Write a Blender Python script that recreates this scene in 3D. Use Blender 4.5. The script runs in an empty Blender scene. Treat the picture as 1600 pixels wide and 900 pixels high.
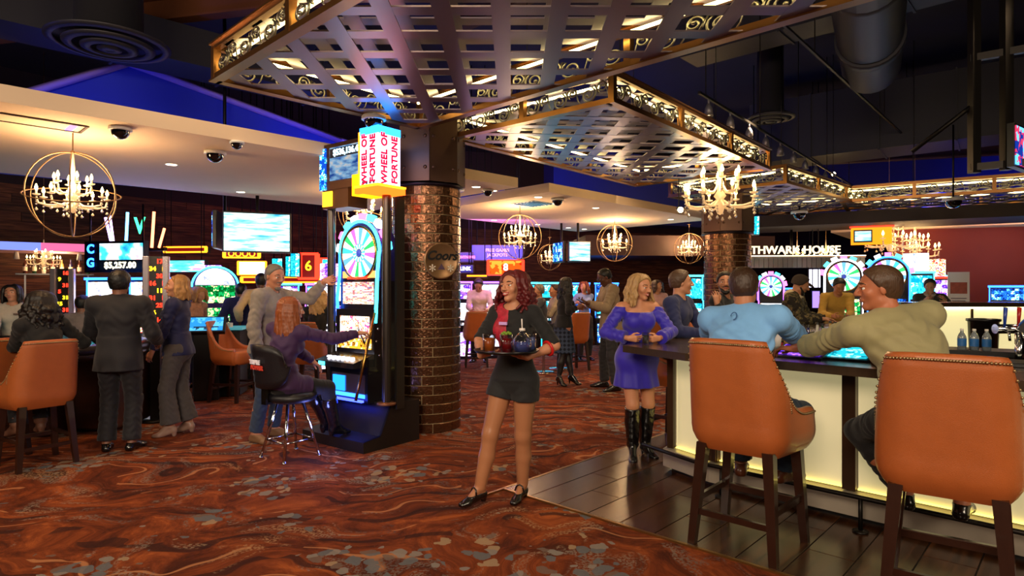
import bpy, bmesh, math, random
import numpy as np
from mathutils import Vector, Matrix
PI = math.pi
R = math.radians
F = 970.0                       # focal length in pixels of the 1600 x 900 frame
CAMZ = 1.5
C = bpy.context.scene.collection
rnd = random.Random(7)

# ------------------------------------------------------------------ camera, world, light, exposure
cam_d = bpy.data.cameras.new('camera')
cam_d.sensor_width = 36.0
cam_d.lens = F / 1600 * 36
cam_d.clip_end = 200
cam = bpy.data.objects.new('camera', cam_d)
cam.location = (0, 0, CAMZ)
cam.rotation_euler = (PI / 2, 0, 0)
C.objects.link(cam)
bpy.context.scene.camera = cam
vs = bpy.context.scene.view_settings
vs.view_transform = 'Standard'
vs.look = 'None'
vs.gamma = 1
vs.use_curve_mapping = False
vs.exposure = 0.35
world = bpy.data.worlds.new('world')
bpy.context.scene.world = world
world.use_nodes = True
world.node_tree.nodes['Background'].inputs[0].default_value = (0.010, 0.010, 0.022, 1)
world.node_tree.nodes['Background'].inputs[1].default_value = 1.0

def area_light(name, loc, target, size, power, color, size_y=None, spread=None):
    d = bpy.data.lights.new(name, 'AREA')
    d.energy = power; d.color = color
    d.shape = 'RECTANGLE' if size_y else 'SQUARE'
    d.size = size
    if size_y: d.size_y = size_y
    if spread: d.spread = spread
    o = bpy.data.objects.new(name, d)
    o.location = loc
    o.rotation_euler = (Vector(target) - Vector(loc)).to_track_quat('-Z', 'Y').to_euler()
    C.objects.link(o)
    return o

def spot_light(name, loc, target, power, color, angle=70, blend=0.6, radius=0.05):
    d = bpy.data.lights.new(name, 'SPOT')
    d.energy = power; d.color = color
    d.spot_size = R(angle); d.spot_blend = blend; d.shadow_soft_size = radius
    o = bpy.data.objects.new(name, d)
    o.location = loc
    o.rotation_euler = (Vector(target) - Vector(loc)).to_track_quat('-Z', 'Y').to_euler()
    C.objects.link(o)
    return o

def point_light(name, loc, power, color, radius=0.08):
    d = bpy.data.lights.new(name, 'POINT')
    d.energy = power; d.color = color; d.shadow_soft_size = radius
    o = bpy.data.objects.new(name, d)
    o.location = loc
    C.objects.link(o)
    return o

WARM = (1.0, 0.72, 0.42)
WARM2 = (1.0, 0.80, 0.58)
# added warm key and fill lights, unseen behind and above the photographer
area_light('added_key_light', (-1.5, -2.2, 3.6), (0.2, 4.8, 0.9), 2.4, 250, WARM2, 1.6)
area_light('added_key_light', (3.8, -1.2, 3.5), (1.9, 3.6, 0.7), 1.6, 85, WARM2, 1.2)
area_light('added_key_light', (-5.5, 1.5, 3.4), (-3.0, 6.0, 0.7), 1.6, 60, WARM2, 1.2)
# spots on the ceiling tracks for carpet and people, with one added for the server
for (sx, sy, sz, tx, ty, p) in [(2.6, 6.2, 4.0, 1.1, 6.6, 170), (3.6, 8.6, 4.0, 1.2, 9.4, 260), (0.2, 7.0, 2.9, 0.2, 8.0, 60),
                                (1.5, 10.5, 4.2, 0.2, 11.0, 300), (-0.4, 2.2, 4.3, -0.2, 3.6, 70), (2.4, 2.4, 4.2, 1.6, 3.8, 80),  # the spot just in front of the server is added, out of frame
                                (-2.5, 5.2, 4.4, -2.6, 5.6, 90), (4.8, 4.8, 4.2, 3.2, 6.6, 160), (-4.6, 7.2, 2.8, -4.2, 7.6, 50),
                                (5.6, 9.5, 4.2, 5.6, 8.6, 160)]:
    spot_light('track_and_added_spot', (sx, sy, sz), (tx, ty, 0), p, WARM, 85, 0.9, 0.08)
for (sx, sy, sz, tx, ty, tz, p, an) in [(-1.5, .9, 3.3, -.05, 4.25, 1.25, 75, 34), (.5, 2.3, 3.3, 1.1, 5.4, 1.3, 50, 34), (-3.6, 3.0, 3.4, -2.6, 5.9, 1.1, 30, 50)]:
    spot_light('added_portrait_spot', (sx, sy, sz), (tx, ty, tz), p, WARM2, an, .8, .15)  # added unseen spots that brighten the server and other figures
for (sx, sy, tx, ty, p) in [(-2.3, 4.9, -1.15, 6.5, 40), (.3, 5.3, -.7, 6.5, 16), (3.0, 9.5, 3.7, 10.8, 40)]:
    spot_light('added_column_spot', (sx, sy, 3.0), (tx, ty, 1.9), p, WARM, 50, .8, .04)  # added spots without fixtures, for highlights on the brick columns
# blue wash that the venue throws on its open ceiling
for (x, y, p) in [(-6.5, 5.5, 10), (-2.5, 9.5, 38), (1.5, 13.0, 50), (8.5, 12.0, 20), (13.0, 15.0, 34)]:
    area_light('blue_wash_light', (x, y, 3.2), (x + 0.5, y + 2.5, 5.6), 0.8, p, (0.05, 0.08, 1.0), 0.8)

area_light('blue_wash_light', (-5.2, 7.2, 3.2), (-4.3, 10.2, 4.2), 1.0, 16, (0.06, 0.08, 1.0), .4)

# ------------------------------------------------------------------ materials
MATS = {}
def newmat(name):
    m = bpy.data.materials.new(name)
    m.use_nodes = True
    nt = m.node_tree
    return m, nt, nt.nodes['Principled BSDF']

def srgb(h):
    if isinstance(h, str):
        h = h.lstrip('#')
        v = [int(h[i:i + 2], 16) / 255 for i in (0, 2, 4)]
    else:
        v = h
    return tuple((c / 12.92 if c <= 0.04045 else ((c + 0.055) / 1.055) ** 2.4) for c in v) + (1,)

def setin(b, key, v):
    if key in b.inputs: b.inputs[key].default_value = v

def mat(name, col, rough=0.5, metal=0.0, emit=None, es=1.0, noise=0.0, nscale=20, bump=0.0, bscale=60, coat=0.0, sheen=0.0, trans=0.0, stretch=(1, 1, 1)):
    """plain procedural material: base colour varied by noise, optional fine relief"""
    if name in MATS: return MATS[name]
    m, nt, b = newmat(name)
    c = srgb(col)
    b.inputs['Base Color'].default_value = c
    b.inputs['Roughness'].default_value = rough
    b.inputs['Metallic'].default_value = metal
    setin(b, 'Coat Weight', coat)
    setin(b, 'Sheen Weight', sheen)
    setin(b, 'Transmission Weight', trans)
    if emit is not None:
        b.inputs['Emission Color'].default_value = srgb(emit)
        b.inputs['Emission Strength'].default_value = es
    if noise or bump:
        tc = nt.nodes.new('ShaderNodeTexCoord')
        mp = nt.nodes.new('ShaderNodeMapping')
        mp.inputs['Scale'].default_value = stretch
        nt.links.new(tc.outputs['Object'], mp.inputs[0])
    if noise:
        n = nt.nodes.new('ShaderNodeTexNoise'); n.inputs['Scale'].default_value = nscale; n.inputs['Detail'].default_value = 4
        nt.links.new(mp.outputs[0], n.inputs['Vector'])
        mx = nt.nodes.new('ShaderNodeMix'); mx.data_type = 'RGBA'
        mx.inputs[6].default_value = tuple(x * (1 - noise) for x in c[:3]) + (1,)
        mx.inputs[7].default_value = tuple(min(1, x * (1 + noise)) for x in c[:3]) + (1,)
        nt.links.new(n.outputs['Fac'], mx.inputs[0])
        nt.links.new(mx.outputs[2], b.inputs['Base Color'])
    if bump:
        n2 = nt.nodes.new('ShaderNodeTexNoise'); n2.inputs['Scale'].default_value = bscale; n2.inputs['Detail'].default_value = 3
        nt.links.new(mp.outputs[0], n2.inputs['Vector'])
        bp = nt.nodes.new('ShaderNodeBump'); bp.inputs['Strength'].default_value = bump; bp.inputs['Distance'].default_value = 0.01
        nt.links.new(n2.outputs['Fac'], bp.inputs['Height'])
        nt.links.new(bp.outputs[0], b.inputs['Normal'])
    MATS[name] = m
    return m

def glow(name, col, s):
    if name in MATS: return MATS[name]
    m = bpy.data.materials.new(name); m.use_nodes = True
    nt = m.node_tree; nt.nodes.clear()
    e = nt.nodes.new('ShaderNodeEmission'); e.inputs[0].default_value = srgb(col); e.inputs[1].default_value = s
    o = nt.nodes.new('ShaderNodeOutputMaterial'); nt.links.new(e.outputs[0], o.inputs[0])
    MATS[name] = m
    return m

def ramp(nt, stops, src, interp='LINEAR'):
    r = nt.nodes.new('ShaderNodeValToRGB')
    r.color_ramp.interpolation = interp
    els = r.color_ramp.elements
    els[0].position = stops[0][0]; els[0].color = srgb(stops[0][1])
    els[1].position = stops[-1][0]; els[1].color = srgb(stops[-1][1])
    for p, c in stops[1:-1]:
        e = els.new(p); e.color = srgb(c)
    nt.links.new(src, r.inputs[0])
    return r

def screen(name, stops, s=2.0, scale=9, seed=0.0, kind='voronoi', stretch=(1, 1, 1)):
    """a lit game or television screen: blocks of colour that the display itself gives off"""
    if name in MATS: return MATS[name]
    m = bpy.data.materials.new(name); m.use_nodes = True
    nt = m.node_tree; nt.nodes.clear()
    tc = nt.nodes.new('ShaderNodeTexCoord')
    mp = nt.nodes.new('ShaderNodeMapping'); mp.inputs['Location'].default_value = (seed, seed * 0.7, seed * 1.3); mp.inputs['Scale'].default_value = stretch
    nt.links.new(tc.outputs['Object'], mp.inputs[0])
    if kind == 'voronoi':
        t = nt.nodes.new('ShaderNodeTexVoronoi'); t.inputs['Scale'].default_value = scale * .8; t.distance = 'CHEBYCHEV'; t.inputs['Randomness'].default_value = .3
        nt.links.new(mp.outputs[0], t.inputs['Vector'])
        t2 = nt.nodes.new('ShaderNodeTexVoronoi'); t2.inputs['Scale'].default_value = scale * 2.7
        nt.links.new(mp.outputs[0], t2.inputs['Vector'])
        sx = nt.nodes.new('ShaderNodeSeparateColor'); nt.links.new(t.outputs['Color'], sx.inputs[0])
        s2 = nt.nodes.new('ShaderNodeSeparateColor'); nt.links.new(t2.outputs['Color'], s2.inputs[0])
        ma = nt.nodes.new('ShaderNodeMath'); ma.operation = 'MULTIPLY_ADD'; ma.inputs[1].default_value = .38; nt.links.new(s2.outputs[1], ma.inputs[0])
        mb = nt.nodes.new('ShaderNodeMath'); mb.operation = 'MULTIPLY'; mb.inputs[1].default_value = .66; nt.links.new(sx.outputs[0], mb.inputs[0]); nt.links.new(mb.outputs[0], ma.inputs[2]); src = ma.outputs[0]
    else:
        t = nt.nodes.new('ShaderNodeTexNoise'); t.inputs['Scale'].default_value = scale; t.inputs['Detail'].default_value = 5
        nt.links.new(mp.outputs[0], t.inputs['Vector']); src = t.outputs['Fac']
    r = ramp(nt, stops, src, 'CONSTANT' if kind == 'voronoi' else 'LINEAR')
    e = nt.nodes.new('ShaderNodeEmission'); e.inputs[1].default_value = s
    nt.links.new(r.outputs[0], e.inputs[0])
    o = nt.nodes.new('ShaderNodeOutputMaterial'); nt.links.new(e.outputs[0], o.inputs[0])
    MATS[name] = m
    return m

def glass(name, col=(1, 1, 1), rough=0.02, alpha=0.25):
    """thin glass: mostly clear with a reflecting skin"""
    if name in MATS: return MATS[name]
    m = bpy.data.materials.new(name); m.use_nodes = True
    nt = m.node_tree; nt.nodes.clear()
    tr = nt.nodes.new('ShaderNodeBsdfTransparent'); tr.inputs[0].default_value = (*col, 1)
    gl = nt.nodes.new('ShaderNodeBsdfGlossy'); gl.inputs['Roughness'].default_value = rough
    lw = nt.nodes.new('ShaderNodeLayerWeight'); lw.inputs[0].default_value = alpha
    mx = nt.nodes.new('ShaderNodeMixShader')
    nt.links.new(lw.outputs['Facing'], mx.inputs[0]); nt.links.new(tr.outputs[0], mx.inputs[1]); nt.links.new(gl.outputs[0], mx.inputs[2])
    o = nt.nodes.new('ShaderNodeOutputMaterial'); nt.links.new(mx.outputs[0], o.inputs[0])
    MATS[name] = m
    return m

# ------------------------------------------------------------------ mesh building
class MB:
    def __init__(s):
        s.v = []; s.f = []; s.mi = []; s.sm = []
    def add(s, vs, fs, mi=0, smooth=False, M=None):
        o = len(s.v)
        if M is not None: vs = [tuple(M @ Vector(p)) for p in vs]
        s.v.extend([tuple(p) for p in vs])
        for f in fs:
            s.f.append(tuple(i + o for i in f)); s.mi.append(mi); s.sm.append(smooth)
        return s
    def box(s, c, d, rz=0, mi=0, M=None, ch=0.0):
        x, y, z = d[0] / 2, d[1] / 2, d[2] / 2
        T = Matrix.Translation(c) @ Matrix.Rotation(rz, 4, 'Z')
        if M is not None: T = M @ T
        if ch > 0:
            vs = []; fs = []
            # chamfered vertical edges and top rim
            ring = [(x - ch, -y), (x, -y + ch), (x, y - ch), (x - ch, y), (-x + ch, y), (-x, y - ch), (-x, -y + ch), (-x + ch, -y)]
            def sc(r, k): return [(p[0] - math.copysign(k, p[0]), p[1] - math.copysign(k, p[1])) for p in r]
            lv = [(-z, sc(ring, ch * .5)), (-z + ch * .5, ring), (z - ch * .5, ring), (z, sc(ring, ch * .5))]
            for (zz, r_) in lv: vs += [(a, b, zz) for a, b in r_]
            for k in range(3):
                for i in range(8):
                    j = (i + 1) % 8
                    fs.append((k * 8 + i, k * 8 + j, k * 8 + 8 + j, k * 8 + 8 + i))
            fs.append(tuple(range(7, -1, -1))); fs.append(tuple(range(24, 32)))
            return s.add(vs, fs, mi, False, T)
        vs = [(-x, -y, -z), (x, -y, -z), (x, y, -z), (-x, y, -z), (-x, -y, z), (x, -y, z), (x, y, z), (-x, y, z)]
        fs = [(0, 3, 2, 1), (4, 5, 6, 7), (0, 1, 5, 4), (1, 2, 6, 5), (2, 3, 7, 6), (3, 0, 4, 7)]
        return s.add(vs, fs, mi, False, T)
    def tube(s, pts, r, n=8, mi=0, closed=False, M=None, caps=True, smooth=True):
        pts = [Vector(p) for p in pts]
        rs = r if isinstance(r, (list, tuple)) else [r] * len(pts)
        N = len(pts); vs = []; fs = []
        up = None
        for i, p in enumerate(pts):
            if closed: t = (pts[(i + 1) % N] - pts[i - 1])
            else: t = pts[min(i + 1, N - 1)] - pts[max(i - 1, 0)]
            if t.length < 1e-9: t = Vector((0, 0, 1))
            t.normalize()
            if up is None:
                up = Vector((0, 0, 1)) if abs(t.z) < 0.9 else Vector((1, 0, 0))
            a = up - t * up.dot(t)
            if a.length < 1e-6: a = t.orthogonal()
            a.normalize(); up = a
            b = t.cross(a)
            for k in range(n):
                an = 2 * PI * k / n
                vs.append(p + (a * math.cos(an) + b * math.sin(an)) * rs[i])
        for i in range(N if closed else N - 1):
            j = (i + 1) % N
            for k in range(n):
                l = (k + 1) % n
                fs.append((i * n + k, i * n + l, j * n + l, j * n + k))
        s.add(vs, fs, mi, smooth, M)
        if caps and not closed:
            o = len(s.v) - N * n
            s.f.append(tuple(o + k for k in range(n - 1, -1, -1))); s.mi.append(mi); s.sm.append(False)
            s.f.append(tuple(o + (N - 1) * n + k for k in range(n))); s.mi.append(mi); s.sm.append(False)
        return s
    def lathe(s, prof, n=24, c=(0, 0, 0), mi=0, M=None, smooth=True, a0=0, a1=2 * PI):
        vs = []; fs = []
        full = abs(a1 - a0 - 2 * PI) < 1e-6
        m = n if full else n + 1
        for (r, z) in prof:
            for k in range(m):
                an = a0 + (a1 - a0) * k / n
                vs.append((c[0] + r * math.cos(an), c[1] + r * math.sin(an), c[2] + z))
        for i in range(len(prof) - 1):
            for k in range(n):
                l = (k + 1) % m
                fs.append((i * m + k, i * m + l, i * m + m + l, i * m + m + k))
        return s.add(vs, fs, mi, smooth, M)
    def prism(s, poly, z0, z1, mi=0, M=None):
        n = len(poly)
        vs = [(p[0], p[1], z0) for p in poly] + [(p[0], p[1], z1) for p in poly]
        fs = [tuple(range(n - 1, -1, -1)), tuple(range(n, 2 * n))] + [(i, (i + 1) % n, n + (i + 1) % n, n + i) for i in range(n)]
        return s.add(vs, fs, mi, False, M)
    def ball(s, c, r, n=12, m=8, mi=0, M=None):
        if not isinstance(r, (tuple, list)): r = (r, r, r)
        vs = []; fs = []
        for i in range(m + 1):
            th = PI * i / m
            for k in range(n):
                an = 2 * PI * k / n
                vs.append((c[0] + r[0] * math.sin(th) * math.cos(an), c[1] + r[1] * math.sin(th) * math.sin(an), c[2] + r[2] * math.cos(th)))
        for i in range(m):
            for k in range(n):
                l = (k + 1) % n
                fs.append((i * n + k, (i + 1) * n + k, (i + 1) * n + l, i * n + l))
        return s.add(vs, fs, mi, True, M)
    def mesh(s, name, mats):
        me = bpy.data.meshes.new(name)
        me.from_pydata(s.v, [], s.f)
        if not isinstance(mats, (list, tuple)): mats = [mats]
        for m in mats: me.materials.append(m)
        me.polygons.foreach_set('material_index', s.mi)
        me.polygons.foreach_set('use_smooth', s.sm)
        me.update()
        return me
    def build(s, name, mats, parent=None, loc=None, rz=0):
        return link(name, s.mesh(name, mats), parent, loc, rz)

def link(name, me, parent=None, loc=None, rz=0):
    o = bpy.data.objects.new(name, me)
    if loc is not None: o.location = loc
    if rz: o.rotation_euler = (0, 0, rz)
    C.objects.link(o)
    if parent is not None: o.parent = parent
    return o

def tag(o, label=None, cat=None, group=None, kind=None):
    if label: o['label'] = label
    if cat: o['category'] = cat
    if group: o['group'] = group
    if kind: o['kind'] = kind
    return o

def thing(name, label, cat, loc=(0, 0, 0), rz=0, group=None, kind=None):
    o = bpy.data.objects.new(name, None)
    o.empty_display_size = 0.1
    C.objects.link(o); o.location = loc; o.rotation_euler = (0, 0, rz)
    return tag(o, label, cat, group, kind)

def struct(name, mb, m, parent=None, loc=None):
    o = mb.build(name, m, parent, loc)
    if parent is None: o['kind'] = 'structure'
    return o

def dup(root, loc, rz=0, label=None, group=None, scale=None):
    r = root.copy(); C.objects.link(r); r.location = loc; r.rotation_euler = (0, 0, rz)
    if scale: r.scale = (scale,) * 3
    if label: r['label'] = label
    if group: r['group'] = group
    for ch in list(root.children):
        c = ch.copy(); C.objects.link(c); c.parent = r
        for g in ch.children:
            d = g.copy(); C.objects.link(d); d.parent = c
    return r

def text_mesh(body, size, extrude=0.004, align='CENTER', bold=0.0, shear=0.0, space=1.0):
    cu = bpy.data.curves.new('lettering', 'FONT')
    cu.body = body; cu.size = size; cu.extrude = extrude; cu.align_x = align; cu.align_y = 'CENTER'
    cu.offset = bold; cu.shear = shear; cu.space_character = space; cu.resolution_u = 3
    o = bpy.data.objects.new('lettering', cu); C.objects.link(o)
    dg = bpy.context.evaluated_depsgraph_get()
    me = bpy.data.meshes.new_from_object(o.evaluated_get(dg))
    bpy.data.objects.remove(o); bpy.data.curves.remove(cu)
    return me

def text(body, size, m, parent, loc, rot=(PI / 2, 0, 0), name='lettering', **kw):
    me = text_mesh(body, size, **kw)
    me.materials.clear(); me.materials.append(m)
    o = link(name, me, parent, loc)
    o.rotation_euler = rot
    return o

def at(px, py, d):
    """the point d metres in front of the lens that shows at pixel px, py"""
    return Vector(((px - 800) / F * d, d, CAMZ - (py - 450) / F * d))
# ------------------------------------------------------------------ signed distance volumes for bodies, clothes and hair
class Vol:
    def __init__(s, lo, hi, h):
        s.h = h
        s.lo = np.array(lo, np.float32)
        s.n = np.ceil((np.array(hi) - np.array(lo)) / h).astype(int) + 1
        s.D = np.full(s.n, 0.2, np.float32)
    def sub(s, lo, hi):
        a = np.clip(np.floor((np.array(lo) - s.lo) / s.h).astype(int), 0, s.n)
        b = np.clip(np.ceil((np.array(hi) - s.lo) / s.h).astype(int) + 1, 0, s.n)
        if np.any(b <= a): return None
        ax = [(s.lo[i] + s.h * np.arange(a[i], b[i], dtype=np.float32)) for i in range(3)]
        return (slice(a[0], b[0]), slice(a[1], b[1]), slice(a[2], b[2])), ax[0][:, None, None], ax[1][None, :, None], ax[2][None, None, :]
    def smin(s, sl, d, k):
        a = s.D[sl]
        if k <= 0: s.D[sl] = np.minimum(a, d); return
        hh = np.maximum(k - np.abs(a - d), 0) / k
        s.D[sl] = np.minimum(a, d) - hh * hh * k * 0.25
    def smax(s, sl, d, k):
        a = s.D[sl]
        hh = np.maximum(k - np.abs(a - d), 0) / max(k, 1e-6)
        s.D[sl] = np.maximum(a, d) + hh * hh * k * 0.25
    def cone(s, a, b, ra, rb, k=0.02, cap=False, fold=0.0):
        """tapered limb from a to b; cap cuts it square at b"""
        a = np.array(a, float); b = np.array(b, float)
        m = max(ra, rb) + k + 2.5 * s.h + fold
        q = s.sub(np.minimum(a, b) - m, np.maximum(a, b) + m)
        if q is None: return
        sl, X, Y, Z = q
        ab = b - a; L2 = max(float(ab @ ab), 1e-9)
        t = np.clip(((X - a[0]) * ab[0] + (Y - a[1]) * ab[1] + (Z - a[2]) * ab[2]) / L2, 0, 1)
        d = np.sqrt((X - a[0] - t * ab[0]) ** 2 + (Y - a[1] - t * ab[1]) ** 2 + (Z - a[2] - t * ab[2]) ** 2) - (ra + (rb - ra) * t)
        if fold:
            L = math.sqrt(L2); ph = a[0] * 37 + a[2] * 53
            u = t * L
            d = d - fold * np.sin(u * 95 + 2.5 * np.sin(X * 40 + Y * 31 + ph)) * np.sin(X * 23 + Z * 19 + Y * 29 + ph)
        if cap:
            nrm = ab / math.sqrt(L2)
            d = np.maximum(d, (X - b[0]) * nrm[0] + (Y - b[1]) * nrm[1] + (Z - b[2]) * nrm[2])
        s.smin(sl, d, k)
    def ell(s, c, r, axes, k=0.02, cut=False, fold=0.0, fz=60):
        """ellipsoid with radii r along the three rows of axes"""
        c = np.array(c, float); A = np.array(axes, float); r = np.array(r, float)
        ext = np.sqrt(((A * r[:, None]) ** 2).sum(0)) + k + 2.5 * s.h + fold
        q = s.sub(c - ext, c + ext)
        if q is None: return
        sl, X, Y, Z = q
        x = X - c[0]; y = Y - c[1]; z = Z - c[2]
        u = [(A[i, 0] * x + A[i, 1] * y + A[i, 2] * z) / r[i] for i in range(3)]
        k0 = np.sqrt(u[0] ** 2 + u[1] ** 2 + u[2] ** 2) + 1e-6
        k1 = np.sqrt((u[0] / r[0]) ** 2 + (u[1] / r[1]) ** 2 + (u[2] / r[2]) ** 2) + 1e-6
        d = k0 * (k0 - 1) / k1
        if fold: d = d - fold * np.sin(Z * fz + 2.2 * np.sin(X * 21 + Y * 17 + c[2] * 9)) * np.sin(X * 33 - Y * 27 + Z * 12 + c[0] * 5)
        if cut: s.smax(sl, -d, k)
        else: s.smin(sl, d, k)
    def taper(s, a, b, ra, rb, side, k=0.01, fold=0.0, nf=7, cut=True):
        """oval tube (skirt, jacket skirt): radii ra=(side, front) at a, rb at b; flat ends"""
        a = np.array(a, float); b = np.array(b, float)
        m = max(max(ra), max(rb)) + k + 2.5 * s.h + fold
        q = s.sub(np.minimum(a, b) - m, np.maximum(a, b) + m)
        if q is None: return
        sl, X, Y, Z = q
        ab = b - a; L = float(np.sqrt(ab @ ab)); w = ab / L
        u = np.array(side, float); u = u - w * (u @ w); u /= np.sqrt(u @ u)
        v = np.cross(w, u)
        x = X - a[0]; y = Y - a[1]; z = Z - a[2]
        t = (x * w[0] + y * w[1] + z * w[2])
        tt = np.clip(t / L, 0, 1)
        pu = x * u[0] + y * u[1] + z * u[2]; pv = x * v[0] + y * v[1] + z * v[2]
        r1 = ra[0] + (rb[0] - ra[0]) * tt; r2 = ra[1] + (rb[1] - ra[1]) * tt
        q_ = np.sqrt((pu / r1) ** 2 + (pv / r2) ** 2)
        d = (q_ - 1) * np.minimum(r1, r2)
        if fold: d = d - fold * tt * np.sin(nf * np.arctan2(pv, pu) + 3 * tt)
        d = np.maximum(d, np.abs(t - L / 2) - L / 2)
        s.smin(sl, d, k)
    def plane(s, p, n, k=0.0):
        """keep what lies behind the plane through p with outward normal n"""
        n = np.array(n, float); n /= np.sqrt(n @ n)
        q = s.sub(s.lo, s.lo + s.h * (s.n - 1))
        sl, X, Y, Z = q
        d = (X - p[0]) * n[0] + (Y - p[1]) * n[1] + (Z - p[2]) * n[2]
        if k: s.smax(sl, d, k)
        else: s.D[sl] = np.maximum(s.D[sl], d)
    def ripple(s, amp, fx, fy, fz, ph=0.0):
        q = s.sub(s.lo, s.lo + s.h * (s.n - 1))
        sl, X, Y, Z = q
        s.D[sl] -= amp * np.sin(X * fx + ph + 2 * np.sin(Z * fz * .4)) * np.sin(Y * fy + 1.7 * ph) * np.sin(Z * fz + np.sin(X * fx * .5) * 2)
    def mesh(s, name, mats, origin):
        D = s.D
        D[0], D[-1], D[:, 0], D[:, -1] = 0.05, 0.05, 0.05, 0.05
        D[:, :, 0] = 0.05; D[:, :, -1] = 0.05
        S = D < 0
        nx, ny, nz = D.shape
        cnt = np.zeros((nx - 1, ny - 1, nz - 1), np.int8)
        for i in (0, 1):
            for j in (0, 1):
                for k in (0, 1):
                    cnt += S[i:nx - 1 + i, j:ny - 1 + j, k:nz - 1 + k]
        act = (cnt > 0) & (cnt < 8)
        idx = np.argwhere(act)
        if len(idx) == 0:
            return bpy.data.meshes.new(name)
        num = np.full(act.shape, -1, np.int32); num[act] = np.arange(len(idx))
        corner = [(i, j, k) for i in (0, 1) for j in (0, 1) for k in (0, 1)]
        val = {c: D[idx[:, 0] + c[0], idx[:, 1] + c[1], idx[:, 2] + c[2]] for c in corner}
        acc = np.zeros((len(idx), 3), np.float32); n = np.zeros(len(idx), np.float32)
        for c in corner:
            for ax in range(3):
                if c[ax] == 0:
                    c2 = list(c); c2[ax] = 1; c2 = tuple(c2)
                    a, b = val[c], val[c2]
                    x = (a < 0) != (b < 0)
                    t = np.where(x, a / np.where(x, a - b, 1), 0)
                    for q in range(3):
                        acc[:, q] += np.where(x, c[q] + (t if q == ax else 0), 0)
                    n += x
        P = (idx + acc / n[:, None]) * s.h + s.lo - np.array(origin, np.float32)
        quads = []
        for ax in range(3):
            u, v = [(1, 2), (2, 0), (0, 1)][ax]
            sa = [slice(None)] * 3; sb = [slice(None)] * 3
            sa[ax] = slice(0, -1); sb[ax] = slice(1, None)
            A, B = S[tuple(sa)], S[tuple(sb)]
            e = np.argwhere(A != B)
            e = e[(e[:, u] > 0) & (e[:, v] > 0)]
            def cell(du, dv):
                q = e.copy(); q[:, u] += du; q[:, v] += dv
                return num[q[:, 0], q[:, 1], q[:, 2]]
            Q = np.stack([cell(-1, -1), cell(0, -1), cell(0, 0), cell(-1, 0)], 1)
            flip = ~A[e[:, 0], e[:, 1], e[:, 2]]
            Q[flip] = Q[flip][:, ::-1]
            quads.append(Q)
        Q = np.concatenate(quads)
        Q = Q[(Q >= 0).all(1)]
        me = bpy.data.meshes.new(name)
        me.vertices.add(len(P)); me.vertices.foreach_set('co', P.astype(np.float32).ravel())
        me.loops.add(Q.size); me.loops.foreach_set('vertex_index', Q.astype(np.int32).ravel())
        me.polygons.add(len(Q))
        me.polygons.foreach_set('loop_start', np.arange(0, Q.size, 4, dtype=np.int32))
        me.polygons.foreach_set('loop_total', np.full(len(Q), 4, np.int32))
        me.polygons.foreach_set('use_smooth', np.ones(len(Q), bool))
        me.update(calc_edges=True)
        if not isinstance(mats, (list, tuple)): mats = [mats]
        for m in mats: me.materials.append(m)
        return me

def V3(*a): return np.array(a, float)
def unit(v):
    v = np.array(v, float); l = math.sqrt(float(v @ v)); return v / max(l, 1e-9)
def ik(a, t, l1, l2, pole):
    """middle joint of a two bone chain from a to t, bent towards pole; also the reached end"""
    a = np.array(a, float); t = np.array(t, float)
    d = t - a; L = math.sqrt(float(d @ d)); u = d / max(L, 1e-6)
    Lc = min(max(L, abs(l1 - l2) + 1e-3), (l1 + l2) * 0.998)
    t = a + u * Lc
    p = np.array(pole, float); p = p - u * (p @ u)
    p = unit(p)
    x = (l1 * l1 - l2 * l2 + Lc * Lc) / (2 * Lc)
    y = math.sqrt(max(l1 * l1 - x * x, 0))
    return a + u * x + p * y, t

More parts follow.
